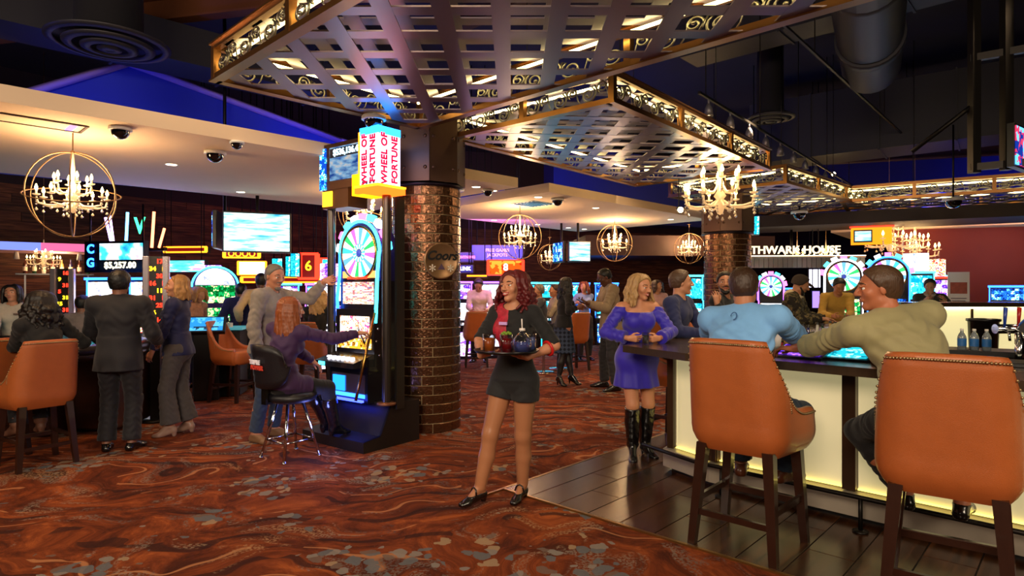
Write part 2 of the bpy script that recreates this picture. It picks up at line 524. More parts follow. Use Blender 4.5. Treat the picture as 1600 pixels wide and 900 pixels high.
class Body:
    """joints of one figure in world space, from a standing or seated pose"""
    def __init__(s, x, y, face, H=1.7, sex='m', seat=None, lean=0, side=0, twist=0, head=(0, 0, 0), look=None,
                 hands=None, poles=None, feet=None, knees=None, toes=None, heel=0.0, wide=1.0, step=0.0, z0=0.0, hipshift=0.0):
        s.H, s.sex, s.heel, s.wide = H, sex, heel, wide
        fa = R(face)                                  # 0 faces +y (away from the lens), 90 faces -x, 180 faces the lens
        f = V3(-math.sin(fa), math.cos(fa), 0); s.f = f
        l = V3(-f[1], f[0], 0); s.l = l
        up = V3(0, 0, 1)
        s.seated = seat is not None
        pz = (seat + 0.075 * H / 1.7 + 0.01) if s.seated else 0.525 * H + heel + z0
        s.P = V3(x, y, pz)
        la, sa = R(lean), R(side)
        ax = unit(up * math.cos(la) * math.cos(sa) + f * math.sin(la) + l * math.sin(sa))
        ax0 = unit(up + 0.45 * (f * math.tan(la * .6) + l * math.tan(sa * .6)))
        s.waist = s.P + ax0 * 0.10 * H
        s.chest = s.waist + unit(ax0 + ax) * 0.10 * H
        s.top = s.chest + ax * 0.085 * H              # line of the shoulders
        s.neck = s.top + ax * 0.018 * H
        ta = R(twist)
        lt = l * math.cos(ta) + np.cross(up, l) * math.sin(ta)
        lt = unit(lt - ax * (lt @ ax))
        s.ax, s.lt = ax, lt
        s.ft = unit(np.cross(lt, ax))                 # chest forward
        if s.ft @ f < 0 and abs(twist) < 90: s.ft = -s.ft
        sw = (0.104 if sex == 'm' else 0.092) * H * wide
        s.sh = {1: s.top + lt * sw, -1: s.top - lt * sw}
        hw = 0.052 * H
        s.hip = {1: s.P + l * hw - up * 0.01, -1: s.P - l * hw - up * 0.01}
        # head: yaw (positive turns to the figure's left), pitch (positive looks down), roll
        yaw, pitch, roll = [R(a) for a in head]
        if look is not None:
            F_ = unit(V3(look[0], look[1], 0))
        else:
            F_ = f * math.cos(yaw) + l * math.sin(yaw)
        F_ = unit(F_ * math.cos(pitch) - up * math.sin(pitch))
        Lh = unit(np.cross(up, F_)); U = np.cross(F_, Lh)
        Lh, U = Lh * math.cos(roll) + U * math.sin(roll), U * math.cos(roll) - Lh * math.sin(roll)
        s.hF, s.hL, s.hU = F_, Lh, U
        s.a = 0.0655 * H * (1.0 if sex == 'm' else 0.985)
        nd = unit(ax * 0.6 + up * 0.6 + s.ft * 0.12)
        s.hc = s.neck + nd * 0.034 * H + U * s.a * 0.95 + F_ * s.a * 0.12
        # arms
        l1, l2 = 0.168 * H, 0.148 * H
        hands = hands or {}; poles = poles or {}
        s.el, s.wr, s.hd = {}, {}, {}
        for q in (1, -1):
            t = hands.get(q)
            if t is None: t = s.sh[q] + l * q * 0.045 - up * 0.305 * H + f * 0.05
            po = poles.get(q, -f * 0.7 + l * q * 0.5 - up * 0.6)
            s.el[q], s.wr[q] = ik(s.sh[q], t, l1, l2, po)
            s.hd[q] = unit(s.wr[q] - s.el[q])
        # legs
        t1, t2 = 0.245 * H, 0.235 * H
        feet = feet or {}; knees = knees or {}; toes = toes or {}
        s.kn, s.an, s.toe = {}, {}, {}
        for q in (1, -1):
            t = feet.get(q)
            ah = 0.045 * H + heel
            if t is None:
                if s.seated: t = s.P + f * 0.27 * H + l * q * 0.07 - up * 0.23 * H
                else:
                    t = V3(x, y, z0) + l * q * 0.062 * H + f * (step * q); t[2] = z0 + ah
            else:
                t = V3(t[0], t[1], (t[2] if len(t) > 2 else z0) + ah)
            kp = knees.get(q, f + l * q * 0.1 + (up * 0.6 if s.seated else 0))
            s.kn[q], s.an[q] = ik(s.hip[q], t, t1, t2, kp)
            to = toes.get(q, f + l * q * 0.25)
            s.toe[q] = unit(V3(to[0], to[1], 0))

    def bounds(s, pad=0.16):
        pts = [s.P, s.hc + s.hU * s.a, s.hc - s.hU * s.a, s.neck] + [d[q] for d in (s.sh, s.el, s.wr, s.kn, s.an, s.hip) for q in (1, -1)]
        pts += [s.an[q] + s.toe[q] * 0.16 for q in (1, -1)] + [s.wr[q] + s.hd[q] * 0.12 for q in (1, -1)]
        pts = np.array(pts)
        lo, hi = pts.min(0) - pad, pts.max(0) + pad
        return lo, hi

def torso(v, b, infl=0.0, fold=0.0, low=True, k=0.04, belly=0.0):
    H = b.H / 1.7; f, l, ax = b.ft, b.lt, b.ax
    m = b.sex == 'm'; w = b.wide
    A = [l, f, ax]
    A0 = [b.l, b.f, V3(0, 0, 1)]
    i = infl
    v.ell(b.chest + ax * 0.01, (((0.155 if m else 0.13) * w * H + i), (0.108 if m else 0.098) * H + i, 0.17 * H + i), A, k, fold=fold)
    for q in (1, -1):
        v.cone(b.top - ax * 0.02 * H, b.sh[q] - ax * 0.012, 0.062 * H + i, 0.05 * H * w + i, k)
        v.cone(b.neck + ax * 0.012, b.sh[q] + ax * 0.0, 0.038 * H + i, 0.042 * H + i, k)
        if not m:
            v.ell(b.chest + l * q * 0.068 * H + f * 0.085 * H + ax * 0.02, (0.060 * H + i, 0.050 * H + i, 0.062 * H + i), A, 0.055)
        else:
            v.ell(b.chest + l * q * 0.07 * H + f * 0.05 * H + ax * 0.045, (0.08 * H + i, 0.06 * H + i, 0.07 * H + i), A, k)
    v.ell(b.waist + b.f * belly * 0.5, ((0.138 if m else 0.112) * w * H + i, (0.1 if m else 0.088) * H + i + belly, 0.15 * H + i), A0, k, fold=fold)
    if low:
        v.ell(b.P, ((0.155 if m else 0.16) * (w * .5 + .5) * H + i, (0.112 if m else 0.115) * H + i, 0.115 * H + i), A0, k)
        for q in (1, -1):
            v.ell(b.P + b.l * q * 0.065 * H - b.f * 0.045 * H - V3(0, 0, 0.035), (0.078 * H + i, 0.08 * H + i, 0.08 * H + i), A0, k)

def arm(v, b, q, infl=0.0, t=1.0, fold=0.0, k=0.025, cuff=0.0):
    """t: how far down the sleeve goes, 0.5 at the elbow, 1 at the wrist"""
    H = b.H / 1.7 * (1.0 if b.sex == 'm' else 0.86)
    i = infl; s_, e, w = b.sh[q], b.el[q], b.wr[q]
    if t <= 0.5:
        e2 = s_ + (e - s_) * (t * 2)
        v.cone(s_, e2, 0.052 * H + i, 0.043 * H + i + cuff, k, cap=True, fold=fold)
        return
    v.cone(s_, e, 0.052 * H + i, 0.040 * H + i, k, fold=fold)
    u = (t - 0.5) * 2
    w2 = e + (w - e) * u
    m = e + (w - e) * min(0.3, u * .6)
    v.cone(e, m, 0.039 * H + i, 0.041 * H + i, k, fold=fold)
    v.cone(m, w2, 0.041 * H + i, (0.041 - 0.016 * u) * H + i + cuff, k * .6, cap=infl > 0, fold=fold)

def leg(v, b, q, infl=0.0, t=1.0, t0=0.0, fold=0.0, k=0.03, flare=0.0, soft=False):
    H = b.H / 1.7 * (1.0 if b.sex == 'm' else 1.07)
    i = infl; h_, n, a = b.hip[q], b.kn[q], b.an[q]
    back = -b.f if not b.seated else unit(-(b.f) * .6 + V3(0, 0, -0.3))
    if t <= 0.5:
        n2 = h_ + (n - h_) * t * 2
        v.cone(h_, n2, 0.084 * H + i, (0.084 - 0.03 * t * 2) * H + i + flare, k, cap=True, fold=fold)
        return
    if t0 < 0.5:
        v.cone(h_ + (n - h_) * t0 * 2, n, 0.084 * H + i, 0.054 * H + i, k, fold=fold)
    u = (t - 0.5) * 2; u0 = max(0, (t0 - 0.5) * 2)
    s0 = n + (a - n) * u0; e0 = n + (a - n) * u
    m = n + (a - n) * 0.3
    if infl > 0.008 and not soft:
        v.cone(s0, e0, 0.055 * H + i, 0.046 * H + i + flare, k, cap=True, fold=fold)
    else:
        v.cone(s0, e0, 0.048 * H + i, (0.048 - 0.015 * u) * H + i, k, cap=infl > 0)
        if u > .5:
            v.cone(n + (a - n) * max(.12, u0) + back * 0.018, n + (a - n) * 0.42 + back * 0.016, 0.044 * H + i, 0.046 * H + i, 0.03)
            v.cone(n + (a - n) * 0.42 + back * 0.016, n + (a - n) * 0.78, 0.046 * H + i, 0.034 * H + i, 0.03)

def foot(v, b, q, infl=0.0, k=0.015):
    H = b.H / 1.7 * (1.0 if b.sex == 'm' else 0.88)
    a, t = b.an[q], b.toe[q]; i = infl
    g = a[2] - 0.045 * b.H - b.heel
    heelp = V3(a[0], a[1], g + b.heel + 0.03 * H) - t * 0.03 * H
    ball = V3(a[0], a[1], g + 0.024 * H) + t * 0.13 * H
    tip = V3(a[0], a[1], g + 0.018 * H) + t * 0.185 * H
    v.cone(a, heelp, 0.034 * H + i, 0.03 * H + i, k)
    v.cone(a + t * 0.01, ball, 0.034 * H + i, 0.026 * H + i, k)
    v.cone(heelp, ball, 0.03 * H + i, 0.028 * H + i, k)
    sd = V3(-t[1], t[0], 0)
    for w in (-1, 1):
        v.cone(ball + sd * w * 0.014, tip + sd * w * 0.010, 0.023 * H + i, 0.016 * H + i, k)

def fingers(v, w, d, pn, ts, curl=0.5, s=1.0, spread=0.06, thick=1.0, thumb=0.5, k=0.0035):
    """palm and five separate fingers. w wrist, d palm direction, pn the way the palm faces, ts side of the thumb"""
    d = unit(d); pn = unit(np.array(pn, float) - d * (np.array(pn, float) @ d)); sd = np.cross(d, pn)
    if sd @ np.array(ts, float) < 0: sd = -sd
    s = s * 1.0
    for o in (-0.026, -0.009, 0.009, 0.026):
        v.cone(w + sd * o * 0.5 * s, w + d * 0.078 * s + sd * o * s, 0.017 * s, 0.0135 * s, 0.012)
    spec = [(0.030, 0.047, 0.026, 0.020, 0.0090), (0.010, 0.052, 0.030, 0.021, 0.0093), (-0.011, 0.048, 0.027, 0.020, 0.0088), (-0.030, 0.038, 0.021, 0.018, 0.0080)]
    for n_, (o, a1, a2, a3, r) in enumerate(spec):
        c = curl[n_] if isinstance(curl, (list, tuple)) else curl
        p = w + d * (0.082 if n_ < 3 else 0.074) * s + sd * o * s
        ang = 0.0; dirn = unit(d + sd * (o / 0.03) * spread * 1.5)
        r *= thick * s
        for L, bend in ((a1, 1.15), (a2, 1.35), (a3, 0.8)):
            ang += c * bend
            dd = dirn * math.cos(ang) + pn * math.sin(ang)
            p2 = p + dd * L * s
            v.cone(p, p2, r, r * 0.9, k)
            p = p2; r *= 0.92
    p = w + d * 0.024 * s + sd * 0.020 * s + pn * 0.006 * s
    q1 = p + unit(d * 0.65 + sd * 0.7 + pn * (0.15 + 0.4 * thumb)) * 0.045 * s
    q2 = q1 + unit(d * 0.9 + sd * (0.45 - 0.5 * thumb) + pn * (0.1 + 0.6 * thumb)) * 0.032 * s
    q3 = q2 + unit(d * 0.9 + sd * (0.2 - 0.7 * thumb) + pn * (0.1 + 0.6 * thumb)) * 0.026 * s
    v.cone(p, q1, 0.016 * s, 0.0125 * s, 0.01); v.cone(q1, q2, 0.0115 * s * thick, 0.0105 * s * thick, k); v.cone(q2, q3, 0.0105 * s * thick, 0.009 * s * thick, k)

def head_shape(v, b, beard=False):
    c, L, Fw, U, a = b.hc, b.hL, b.hF, b.hU, b.a
    A = [L, Fw, U]
    m = b.sex == 'm'
    def P(l, f, u): return c + L * l * a + Fw * f * a + U * u * a
    v.cone(b.neck - b.ax * 0.03, P(0, -0.18, -0.45), (0.056 if m else 0.046) * b.H / 1.7, (0.053 if m else 0.043) * b.H / 1.7, 0.03)
    v.ell(P(0, -0.10, 0.27), (0.68 * a, 0.86 * a, 0.71 * a), A, 0.02)
    v.ell(P(0, 0.16, -0.22), ((0.56 if m else 0.50) * a, 0.64 * a, 0.76 * a), A, 0.03)
    jw = 0.36 if m else 0.26
    for q in (1, -1): v.cone(P(q * jw, 0.05, -0.60), P(q * 0.07, 0.56, -0.82), (0.19 if m else 0.17) * a, (0.17 if m else 0.14) * a, 0.02)
    v.ell(P(0, 0.62, -0.84), (0.20 * a, 0.16 * a, 0.16 * a), A, 0.012)
    for q in (1, -1):
        v.ell(P(q * 0.34, 0.52, -0.20), (0.22 * a, 0.2 * a, 0.2 * a), A, 0.02)
        v.ell(P(q * 0.31, 0.87, 0.05), (0.17 * a, 0.15 * a, 0.10 * a), A, 0.008, cut=True)
        v.cone(P(q * 0.13, 0.77, 0.20), P(q * 0.45, 0.66, 0.22), 0.075 * a, 0.06 * a, 0.008)
        if v.h < 0.011:
            v.ell(P(q * 0.66, -0.06, -0.06), (0.07 * a, 0.17 * a, 0.27 * a), [unit(L * q + Fw * -0.35), unit(Fw + L * q * .35), U], 0.006)
            v.ell(P(q * 0.11, 0.86, -0.24), (0.09 * a, 0.12 * a, 0.08 * a), A, 0.005)
            v.ell(P(q * 0.31, 0.76, 0.13), (0.16 * a, 0.09 * a, 0.045 * a), A, 0.004)
            v.ell(P(q * 0.31, 0.74, -0.05), (0.15 * a, 0.09 * a, 0.04 * a), A, 0.005)
        else:
            v.ell(P(q * 0.66, -0.06, -0.06), (0.10 * a, 0.17 * a, 0.25 * a), A, 0.008)
    v.cone(P(0, 0.80, 0.16), P(0, 1.0, -0.20), 0.07 * a, 0.115 * a, 0.008)
    v.ell(P(0, 0.74, -0.52), (0.24 * a, 0.14 * a, 0.07 * a), A, 0.008)
    v.ell(P(0, 0.73, -0.42), (0.22 * a, 0.13 * a, 0.05 * a), A, 0.006)

def face_parts(root, b, org, brow='#4a3020', lips='#a8524a', iris='#4a3a2a', smile=False):
    c, L, Fw, U, a = b.hc, b.hL, b.hF, b.hU, b.a
    def P(l, f, u): return Vector(c + L * l * a + Fw * f * a + U * u * a - org)
    M = Matrix(((L[0], Fw[0], U[0], 0), (L[1], Fw[1], U[1], 0), (L[2], Fw[2], U[2], 0), (0, 0, 0, 1)))
    for q in (1, -1):
        e = MB(); ct = P(q * 0.305, 0.662, 0.045)
        e.ball((0, 0, 0), (0.118 * a, 0.112 * a, 0.088 * a), 12, 8, 0)
        e.ball((0, 0.052 * a, 0), (0.072 * a, 0.072 * a, 0.076 * a), 12, 8, 1)
        e.v = [tuple(M @ Vector(p) + ct) for p in e.v]
        e.build('eye', [mat('eye_white', '#e8e2dc', 0.25), mat('iris_' + iris, iris, 0.15)], root)
    e = MB()
    for q in (1, -1):
        pts = [P(q * 0.13, 0.80, 0.27), P(q * 0.28, 0.79, 0.315), P(q * 0.42, 0.71, 0.29), P(q * 0.52, 0.60, 0.22)]
        e.tube(pts, [0.03 * a, 0.042 * a, 0.034 * a, 0.012 * a], 6)
        o_ = e.build('eyebrow', mat('brow_' + brow, brow, 0.7), root); e = MB()
    e = MB()
    e = MB()
    w = 0.27 if smile else 0.21; cu = 0.07 if smile else 0.0
    up = [P(-w, 0.71, -0.47 + cu), P(-w * .5, 0.835, -0.455 + cu * .3), P(0, 0.865, -0.455), P(w * .5, 0.835, -0.455 + cu * .3), P(w, 0.71, -0.47 + cu)]
    lo = [P(-w, 0.71, -0.47 + cu), P(-w * .5, 0.815, -0.535 - (.03 if smile else 0)), P(0, 0.845, -0.565 - (.035 if smile else 0)), P(w * .5, 0.815, -0.535 - (.03 if smile else 0)), P(w, 0.71, -0.47 + cu)]
    e.tube(up, [0.015 * a, 0.038 * a, 0.034 * a, 0.038 * a, 0.015 * a], 8)
    e.tube(lo, [0.015 * a, 0.042 * a, 0.05 * a, 0.042 * a, 0.015 * a], 8)
    e.build('lips', mat('lips_' + lips, lips, 0.4), root)
    if smile:
        e = MB()
        e.tube([P(-w * .72, 0.765, -0.475), P(0, 0.85, -0.51), P(w * .72, 0.765, -0.475)], [0.03 * a, 0.058 * a, 0.03 * a], 8)
        e.build('teeth', mat('teeth', '#f2ece2', 0.25), root)

def cap_hair(v, b, thick=0.012, low=-0.45, fore=0.30, rough_=0.004, bald=None):
    """short hair: a shell over the skull behind the hairline"""
    c, L, Fw, U, a = b.hc, b.hL, b.hF, b.hU, b.a
    A = [L, Fw, U]
    t = thick / a
    v.ell(c - Fw * 0.10 * a + U * 0.27 * a + U * thick * .4, ((0.68 + t) * a, (0.86 + t) * a, (0.71 + t) * a), A, 0.01)
    v.ell(c - Fw * 0.30 * a - U * 0.10 * a, ((0.56 + t) * a, (0.60 + t) * a, (0.55 + t) * a), A, 0.02)
    p = c + Fw * fore * a + U * 0.30 * a
    v.plane(p, unit(Fw * 1.0 - U * 0.62), 0.008)
    v.plane(c + U * low * a, -U, 0.004)
    if rough_: v.ripple(rough_, 150, 170, 120, b.P[0] * 7)

def lock_hair(v, b, length=0.30, n=34, wave=0.012, wl=0.11, r=0.017, flare=0.02, seed=1, front=58, vol=0.012, fore=0.34, part=0.1, fwd=0.0, inner=True):
    """long hair: wavy locks from the crown over the skull and down; length is below the ear line"""
    g = random.Random(seed)
    c, L, Fw, U, a = b.hc, b.hL, b.hF, b.hU, b.a
    up = V3(0, 0, 1)
    if vol or inner:
        v.ell(c - Fw * 0.16 * a + U * 0.28 * a, (0.70 * a + vol, 0.84 * a + vol, 0.72 * a + vol), [L, Fw, U], 0.01)
        v.plane(c + Fw * fore * a + U * 0.30 * a, unit(Fw * 1.0 - U * 0.55), 0.008)
        v.ell(c - Fw * 0.42 * a - U * 0.35 * a, (0.50 * a, 0.42 * a, 0.6 * a), [L, Fw, U], 0.02)
    for i in range(n):
        az = R(front + (360 - 2 * front) * (i + g.uniform(-.3, .3)) / (n - 1))
        layer = g.uniform(0.0, 0.014)
        pts = []
        rr = 0
        start = c + L * part * a + U * 0.98 * a + Fw * 0.1 * a
        hd = Fw * math.cos(az) + L * math.sin(az)
        for k in range(5):
            th = R(18 + 78 * k / 4)
            p = c - Fw * 0.12 * a + U * 0.26 * a + (hd * math.sin(th) * V_radius(hd, Fw, L, a, vol)) + U * math.cos(th) * (0.72 * a + vol)
            pts.append(p + hd * layer)
        p = pts[-1]
        ln = length * g.uniform(0.86, 1.05)
        steps = max(4, int(ln / 0.035)); ph = g.uniform(0, 6.28)
        side = np.cross(up, hd)
        for k in range(1, steps + 1):
            t = k / steps; dz = ln * t
            out = flare * math.sin(min(t * 2.2, PI) * .5 * 1.6) + (b.sex == 'f') * 0.006
            w = wave * min(1, t * 3)
            q = p - up * dz + hd * (out + w * math.cos(ph + dz / wl * 2 * PI)) + side * (w * math.sin(ph + dz / wl * 2 * PI))
            q = q + Fw * fwd * t * max(0, math.cos(az) + .35)
            pts.append(q)
        m_ = len(pts)
        for k in range(m_ - 1):
            t = k / (m_ - 1); ra = r * (1 - 0.45 * t * t); rb = r * (1 - 0.45 * ((k + 1) / (m_ - 1)) ** 2)
            if k < 2: ra *= .7 + .15 * k; rb *= .8 + .1 * k
            v.cone(pts[k], pts[k + 1], ra, rb, 0.004)

def V_radius(hd, Fw, L, a, vol):
    cf = float(hd @ Fw); cl = float(hd @ L)
    return 1 / math.sqrt((cf / (0.80 * a + vol)) ** 2 + (cl / (0.70 * a + vol)) ** 2)

SKIN = {}
def skin(tone):
    n = 'skin_' + tone
    if n in MATS: return MATS[n]
    m = mat(n, tone, 0.48, noise=0.06, nscale=9)
    b = m.node_tree.nodes['Principled BSDF']
    setin(b, 'Subsurface Weight', 0.12); setin(b, 'Subsurface Radius', (0.02, 0.008, 0.004)); setin(b, 'Subsurface Scale', 0.6)
    return m
def cloth(name, col, rough=0.85, sheen=0.1, noise=0.12, nscale=40, bump=0.25, bscale=220):
    return mat(name, col, rough, noise=noise, nscale=nscale, bump=bump, bscale=bscale, sheen=sheen)
def hairmat(name, col, rough=0.45):
    if name in MATS: return MATS[name]
    m, nt, b = newmat(name)
    tc = nt.nodes.new('ShaderNodeTexCoord'); mp = nt.nodes.new('ShaderNodeMapping'); mp.inputs['Scale'].default_value = (160, 160, 9)
    nt.links.new(tc.outputs['Object'], mp.inputs[0])
    n = nt.nodes.new('ShaderNodeTexNoise'); n.inputs['Scale'].default_value = 1; n.inputs['Detail'].default_value = 3
    nt.links.new(mp.outputs[0], n.inputs['Vector'])
    c = srgb(col)
    mx = nt.nodes.new('ShaderNodeMix'); mx.data_type = 'RGBA'
    mx.inputs[6].default_value = tuple(x * 0.4 for x in c[:3]) + (1,)
    mx.inputs[7].default_value = tuple(min(1, x * 1.5) for x in c[:3]) + (1,)
    nt.links.new(n.outputs['Fac'], mx.inputs[0]); nt.links.new(mx.outputs[2], b.inputs['Base Color'])
    bp = nt.nodes.new('ShaderNodeBump'); bp.inputs['Strength'].default_value = 0.6; bp.inputs['Distance'].default_value = 0.006
    nt.links.new(n.outputs['Fac'], bp.inputs['Height']); nt.links.new(bp.outputs[0], b.inputs['Normal'])
    b.inputs['Roughness'].default_value = rough
    MATS[name] = m
    return m

def person(label, b, tone='#c98e6c', h=0.008, hand=None, group=None, beard=None, nofoot=False):
    """the continuous body; clothes and hair are added as children by the caller"""
    org = V3(b.P[0], b.P[1], 0)
    root = thing('person', label, 'person', tuple(org), group=group)
    lo, hi = b.bounds(0.14)
    v = Vol(lo, hi, h)
    torso(v, b)
    for q in (1, -1):
        arm(v, b, q); leg(v, b, q); foot(v, b, q)
    head_shape(v, b)
    hand = hand or {}
    for q in (1, -1):
        o = hand.get(q, {})
        d = unit(o.get('d', b.hd[q])); pn = o.get('pn', -b.l * q * 0.9 - b.f * 0.2); ts = o.get('ts', b.f)
        fingers(v, b.wr[q], d, pn, ts, o.get('curl', 0.35), (0.95 if b.sex == 'm' else 0.84) * b.H / 1.75, thumb=o.get('thumb', 0.4), spread=o.get('spread', 0.06), thick=max(1.0, 0.62 * h / 0.0085))
    body = link('body', v.mesh('body', skin(tone), org), root)
    return root, org

def wear(root, org, b, name, m, fn, h=0.009, pad=0.22, label=None):
    lo, hi = b.bounds(pad)
    v = Vol(lo, hi, h)
    fn(v)
    # trim the box to what is filled before meshing
    S = v.D < v.h * 2
    for ax in range(3):
        other = tuple(i for i in range(3) if i != ax)
        w = np.where(S.any(axis=other))[0]
        if len(w) == 0: return None
        a0, a1 = max(0, w[0] - 2), min(v.D.shape[ax], w[-1] + 3)
        v.D = np.take(v.D, range(a0, a1), axis=ax); S = np.take(S, range(a0, a1), axis=ax)
        v.lo[ax] += a0 * v.h
    v.D = np.ascontiguousarray(v.D)
    o = link(name, v.mesh(name, m, org), root)
    if label: o['label'] = label
    return o

def shoe_mesh(root, org, b, m, heel=0.0, mary=False, name='shoe', boot=0.0, h=0.008, infl=0.006):
    for q in (1, -1):
        def fn(v):
            foot(v, b, q, infl)
            g = b.an[q][2] - 0.045 * b.H - b.heel
            if boot > 0:
                n, a = b.kn[q], b.an[q]
                v.cone(n + (a - n) * (1 - boot), a, 0.058 * b.H / 1.7, 0.046 * b.H / 1.7, 0.02, fold=0.004)
                leg(v, b, q, 0.010, 1.0, 0.5, soft=True)
                v.plane(n + (a - n) * (1 - boot), n - a)
            else:
                v.plane(b.an[q] - V3(0, 0, 0.030 if mary else -0.004), V3(0, 0, 1) + b.toe[q] * (0.12 if mary else 0.0))
            if b.heel > 0.008:
                hp = V3(b.an[q][0], b.an[q][1], g) - b.toe[q] * 0.03
                v.cone(hp + V3(0, 0, b.heel + 0.01), hp + V3(0, 0, 0.004), 0.026 if b.heel < .05 else 0.018, 0.018 if b.heel < .05 else 0.008, 0.006)
            v.plane(V3(b.an[q][0], b.an[q][1], g + 0.002), V3(0, 0, -1))
        wear(root, org, b, name, m, fn, h)
        if mary:
            t = b.toe[q]; sd = V3(-t[1], t[0], 0); a = b.an[q] - org
            e = MB()
            pts = [a + t * 0.055 * math.cos(0) - sd * 0.034 - V3(0, 0, 0.035), a + t * 0.05 - sd * 0.022 + V3(0, 0, 0.0), a + t * 0.052 + V3(0, 0, 0.012), a + t * 0.05 + sd * 0.022, a + t * 0.055 + sd * 0.034 - V3(0, 0, 0.035)]
            e.tube(pts, 0.006, 6); e.build('shoe_strap', m, root)
# ------------------------------------------------------------------ shared materials of the place
def carpet_mat():
    m, nt, b = newmat('carpet')
    N, L = nt.nodes, nt.links
    tc = N.new('ShaderNodeTexCoord')
    def mapped(scale, rot=0.0, loc=(0, 0, 0)):
        mp = N.new('ShaderNodeMapping'); mp.inputs['Scale'].default_value = scale; mp.inputs['Rotation'].default_value = (0, 0, rot); mp.inputs['Location'].default_value = loc
        L.new(tc.outputs['Object'], mp.inputs[0]); return mp.outputs[0]
    def noise(vec, sc, det=4, dist=0.0, rough=.5):
        n = N.new('ShaderNodeTexNoise'); n.inputs['Scale'].default_value = sc; n.inputs['Detail'].default_value = det; n.inputs['Distortion'].default_value = dist; n.inputs['Roughness'].default_value = rough
        L.new(vec, n.inputs['Vector']); return n
    def mth(op, a, b_=None):
        x = N.new('ShaderNodeMath'); x.operation = op
        for i, v in enumerate((a, b_)):
            if v is None: continue
            if isinstance(v, (int, float)): x.inputs[i].default_value = v
            else: L.new(v, x.inputs[i])
        return x.outputs[0]
    def over(fac, base, col):
        mx = N.new('ShaderNodeMix'); mx.data_type = 'RGBA'
        L.new(fac, mx.inputs[0]); L.new(base, mx.inputs[6])
        if isinstance(col, str): mx.inputs[7].default_value = srgb(col)
        else: L.new(col, mx.inputs[7])
        return mx.outputs[2]
    # warp the coordinates for swirling strokes
    wv = noise(mapped((1, 1, 1)), 0.95, 2)
    sub = N.new('ShaderNodeVectorMath'); sub.operation = 'MULTIPLY_ADD'
    L.new(wv.outputs['Color'], sub.inputs[0]); sub.inputs[1].default_value = (1.5, 1.5, 0); L.new(mapped((1, 1, 1)), sub.inputs[2])
    warp = sub.outputs[0]
    mp = N.new('ShaderNodeMapping'); mp.inputs['Scale'].default_value = (1.7, 2.9, 1); mp.inputs['Rotation'].default_value = (0, 0, R(35)); L.new(warp, mp.inputs[0])
    n1 = noise(mp.outputs[0], 1.7, 9, 0.25, .74)
    base = ramp(nt, [(0.30, '#2c140a'), (0.42, '#50220f'), (0.50, '#6c3014'), (0.58, '#85401c'), (0.66, '#a55626'), (0.76, '#6a2e14')], n1.outputs['Fac']).outputs[0]
    # dark drawn strokes
    w = N.new('ShaderNodeTexWave'); w.wave_type = 'RINGS'; w.inputs['Scale'].default_value = 0.9; w.inputs['Distortion'].default_value = 5; w.inputs['Detail'].default_value = 3; w.inputs['Detail Scale'].default_value = 0.7
    L.new(warp, w.inputs['Vector'])
    msk = noise(mapped((1, 1, 1), 0, (7, 3, 0)), 0.9, 3)
    dk = mth('MULTIPLY', ramp(nt, [(0.0, '#ffffff'), (0.03, '#ffffff'), (0.07, '#000000'), (1, '#000000')], w.outputs['Fac']).outputs[0], mth('GREATER_THAN', msk.outputs['Fac'], 0.5))
    col = over(mth('MULTIPLY', dk, 0.75), base, '#2a1512')
    # thin pale arcs
    lt = mth('MULTIPLY', ramp(nt, [(0.0, '#000000'), (0.988, '#000000'), (0.996, '#ffffff'), (1, '#ffffff')], w.outputs['Fac']).outputs[0], mth('GREATER_THAN', msk.outputs['Fac'], 0.52))
    col = over(mth('MULTIPLY', lt, 0.55), col, '#c98a5c')
    # brushed grey and sand streaks broken up by grain
    n2 = noise(mp.outputs[0], 1.5, 7, 0.5, .66)
    gr = noise(mapped((1, 1, 1)), 55, 3)
    st = mth('MULTIPLY', ramp(nt, [(0.0, '#000000'), (0.54, '#000000'), (0.60, '#ffffff'), (1, '#ffffff')], n2.outputs['Fac']).outputs[0], mth('GREATER_THAN', gr.outputs['Fac'], 0.50))
    tone = noise(mapped((1, 1, 1), 0, (2, 9, 0)), 1.1, 2)
    gcol = ramp(nt, [(0.35, '#4a4448'), (0.5, '#8a7f72'), (0.65, '#a98460')], tone.outputs['Fac']).outputs[0]
    col = over(mth('MULTIPLY', st, 0.6), col, gcol)
    # clusters of pebble-like dots
    vo = N.new('ShaderNodeTexVoronoi'); vo.inputs['Scale'].default_value = 10.5; vo.inputs['Randomness'].default_value = 1.0; vo.feature = 'F1'
    vv = N.new('ShaderNodeVectorMath'); vv.operation = 'MULTIPLY_ADD'; nn = noise(mapped((1, 1, 1)), 5, 4)
    L.new(nn.outputs['Color'], vv.inputs[0]); vv.inputs[1].default_value = (0.22, 0.22, 0); L.new(mapped((1, 1, 1)), vv.inputs[2])
    L.new(vv.outputs[0], vo.inputs['Vector'])
    cl = noise(mapped((1, 1, 1), 0, (4, 1, 0)), 1.25, 2)
    rad = mth('MULTIPLY', mth('SUBTRACT', cl.outputs['Fac'], 0.495), 4.2)
    dots = mth('LESS_THAN', vo.outputs['Distance'], mth('MINIMUM', rad, 0.50))
    sp = N.new('ShaderNodeSeparateColor'); L.new(vo.outputs['Color'], sp.inputs[0])
    dcol = ramp(nt, [(0.0, '#5f6468'), (0.35, '#837d76'), (0.6, '#9a8266'), (0.8, '#6c5a50')], sp.outputs[0], 'CONSTANT').outputs[0]
    col = over(mth('MULTIPLY', dots, 0.85), col, dcol)
    L.new(col, b.inputs['Base Color'])
    b.inputs['Roughness'].default_value = 0.95
    setin(b, 'Specular IOR Level', 0.15)
    bp = N.new('ShaderNodeBump'); bp.inputs['Strength'].default_value = 0.35; bp.inputs['Distance'].default_value = 0.008
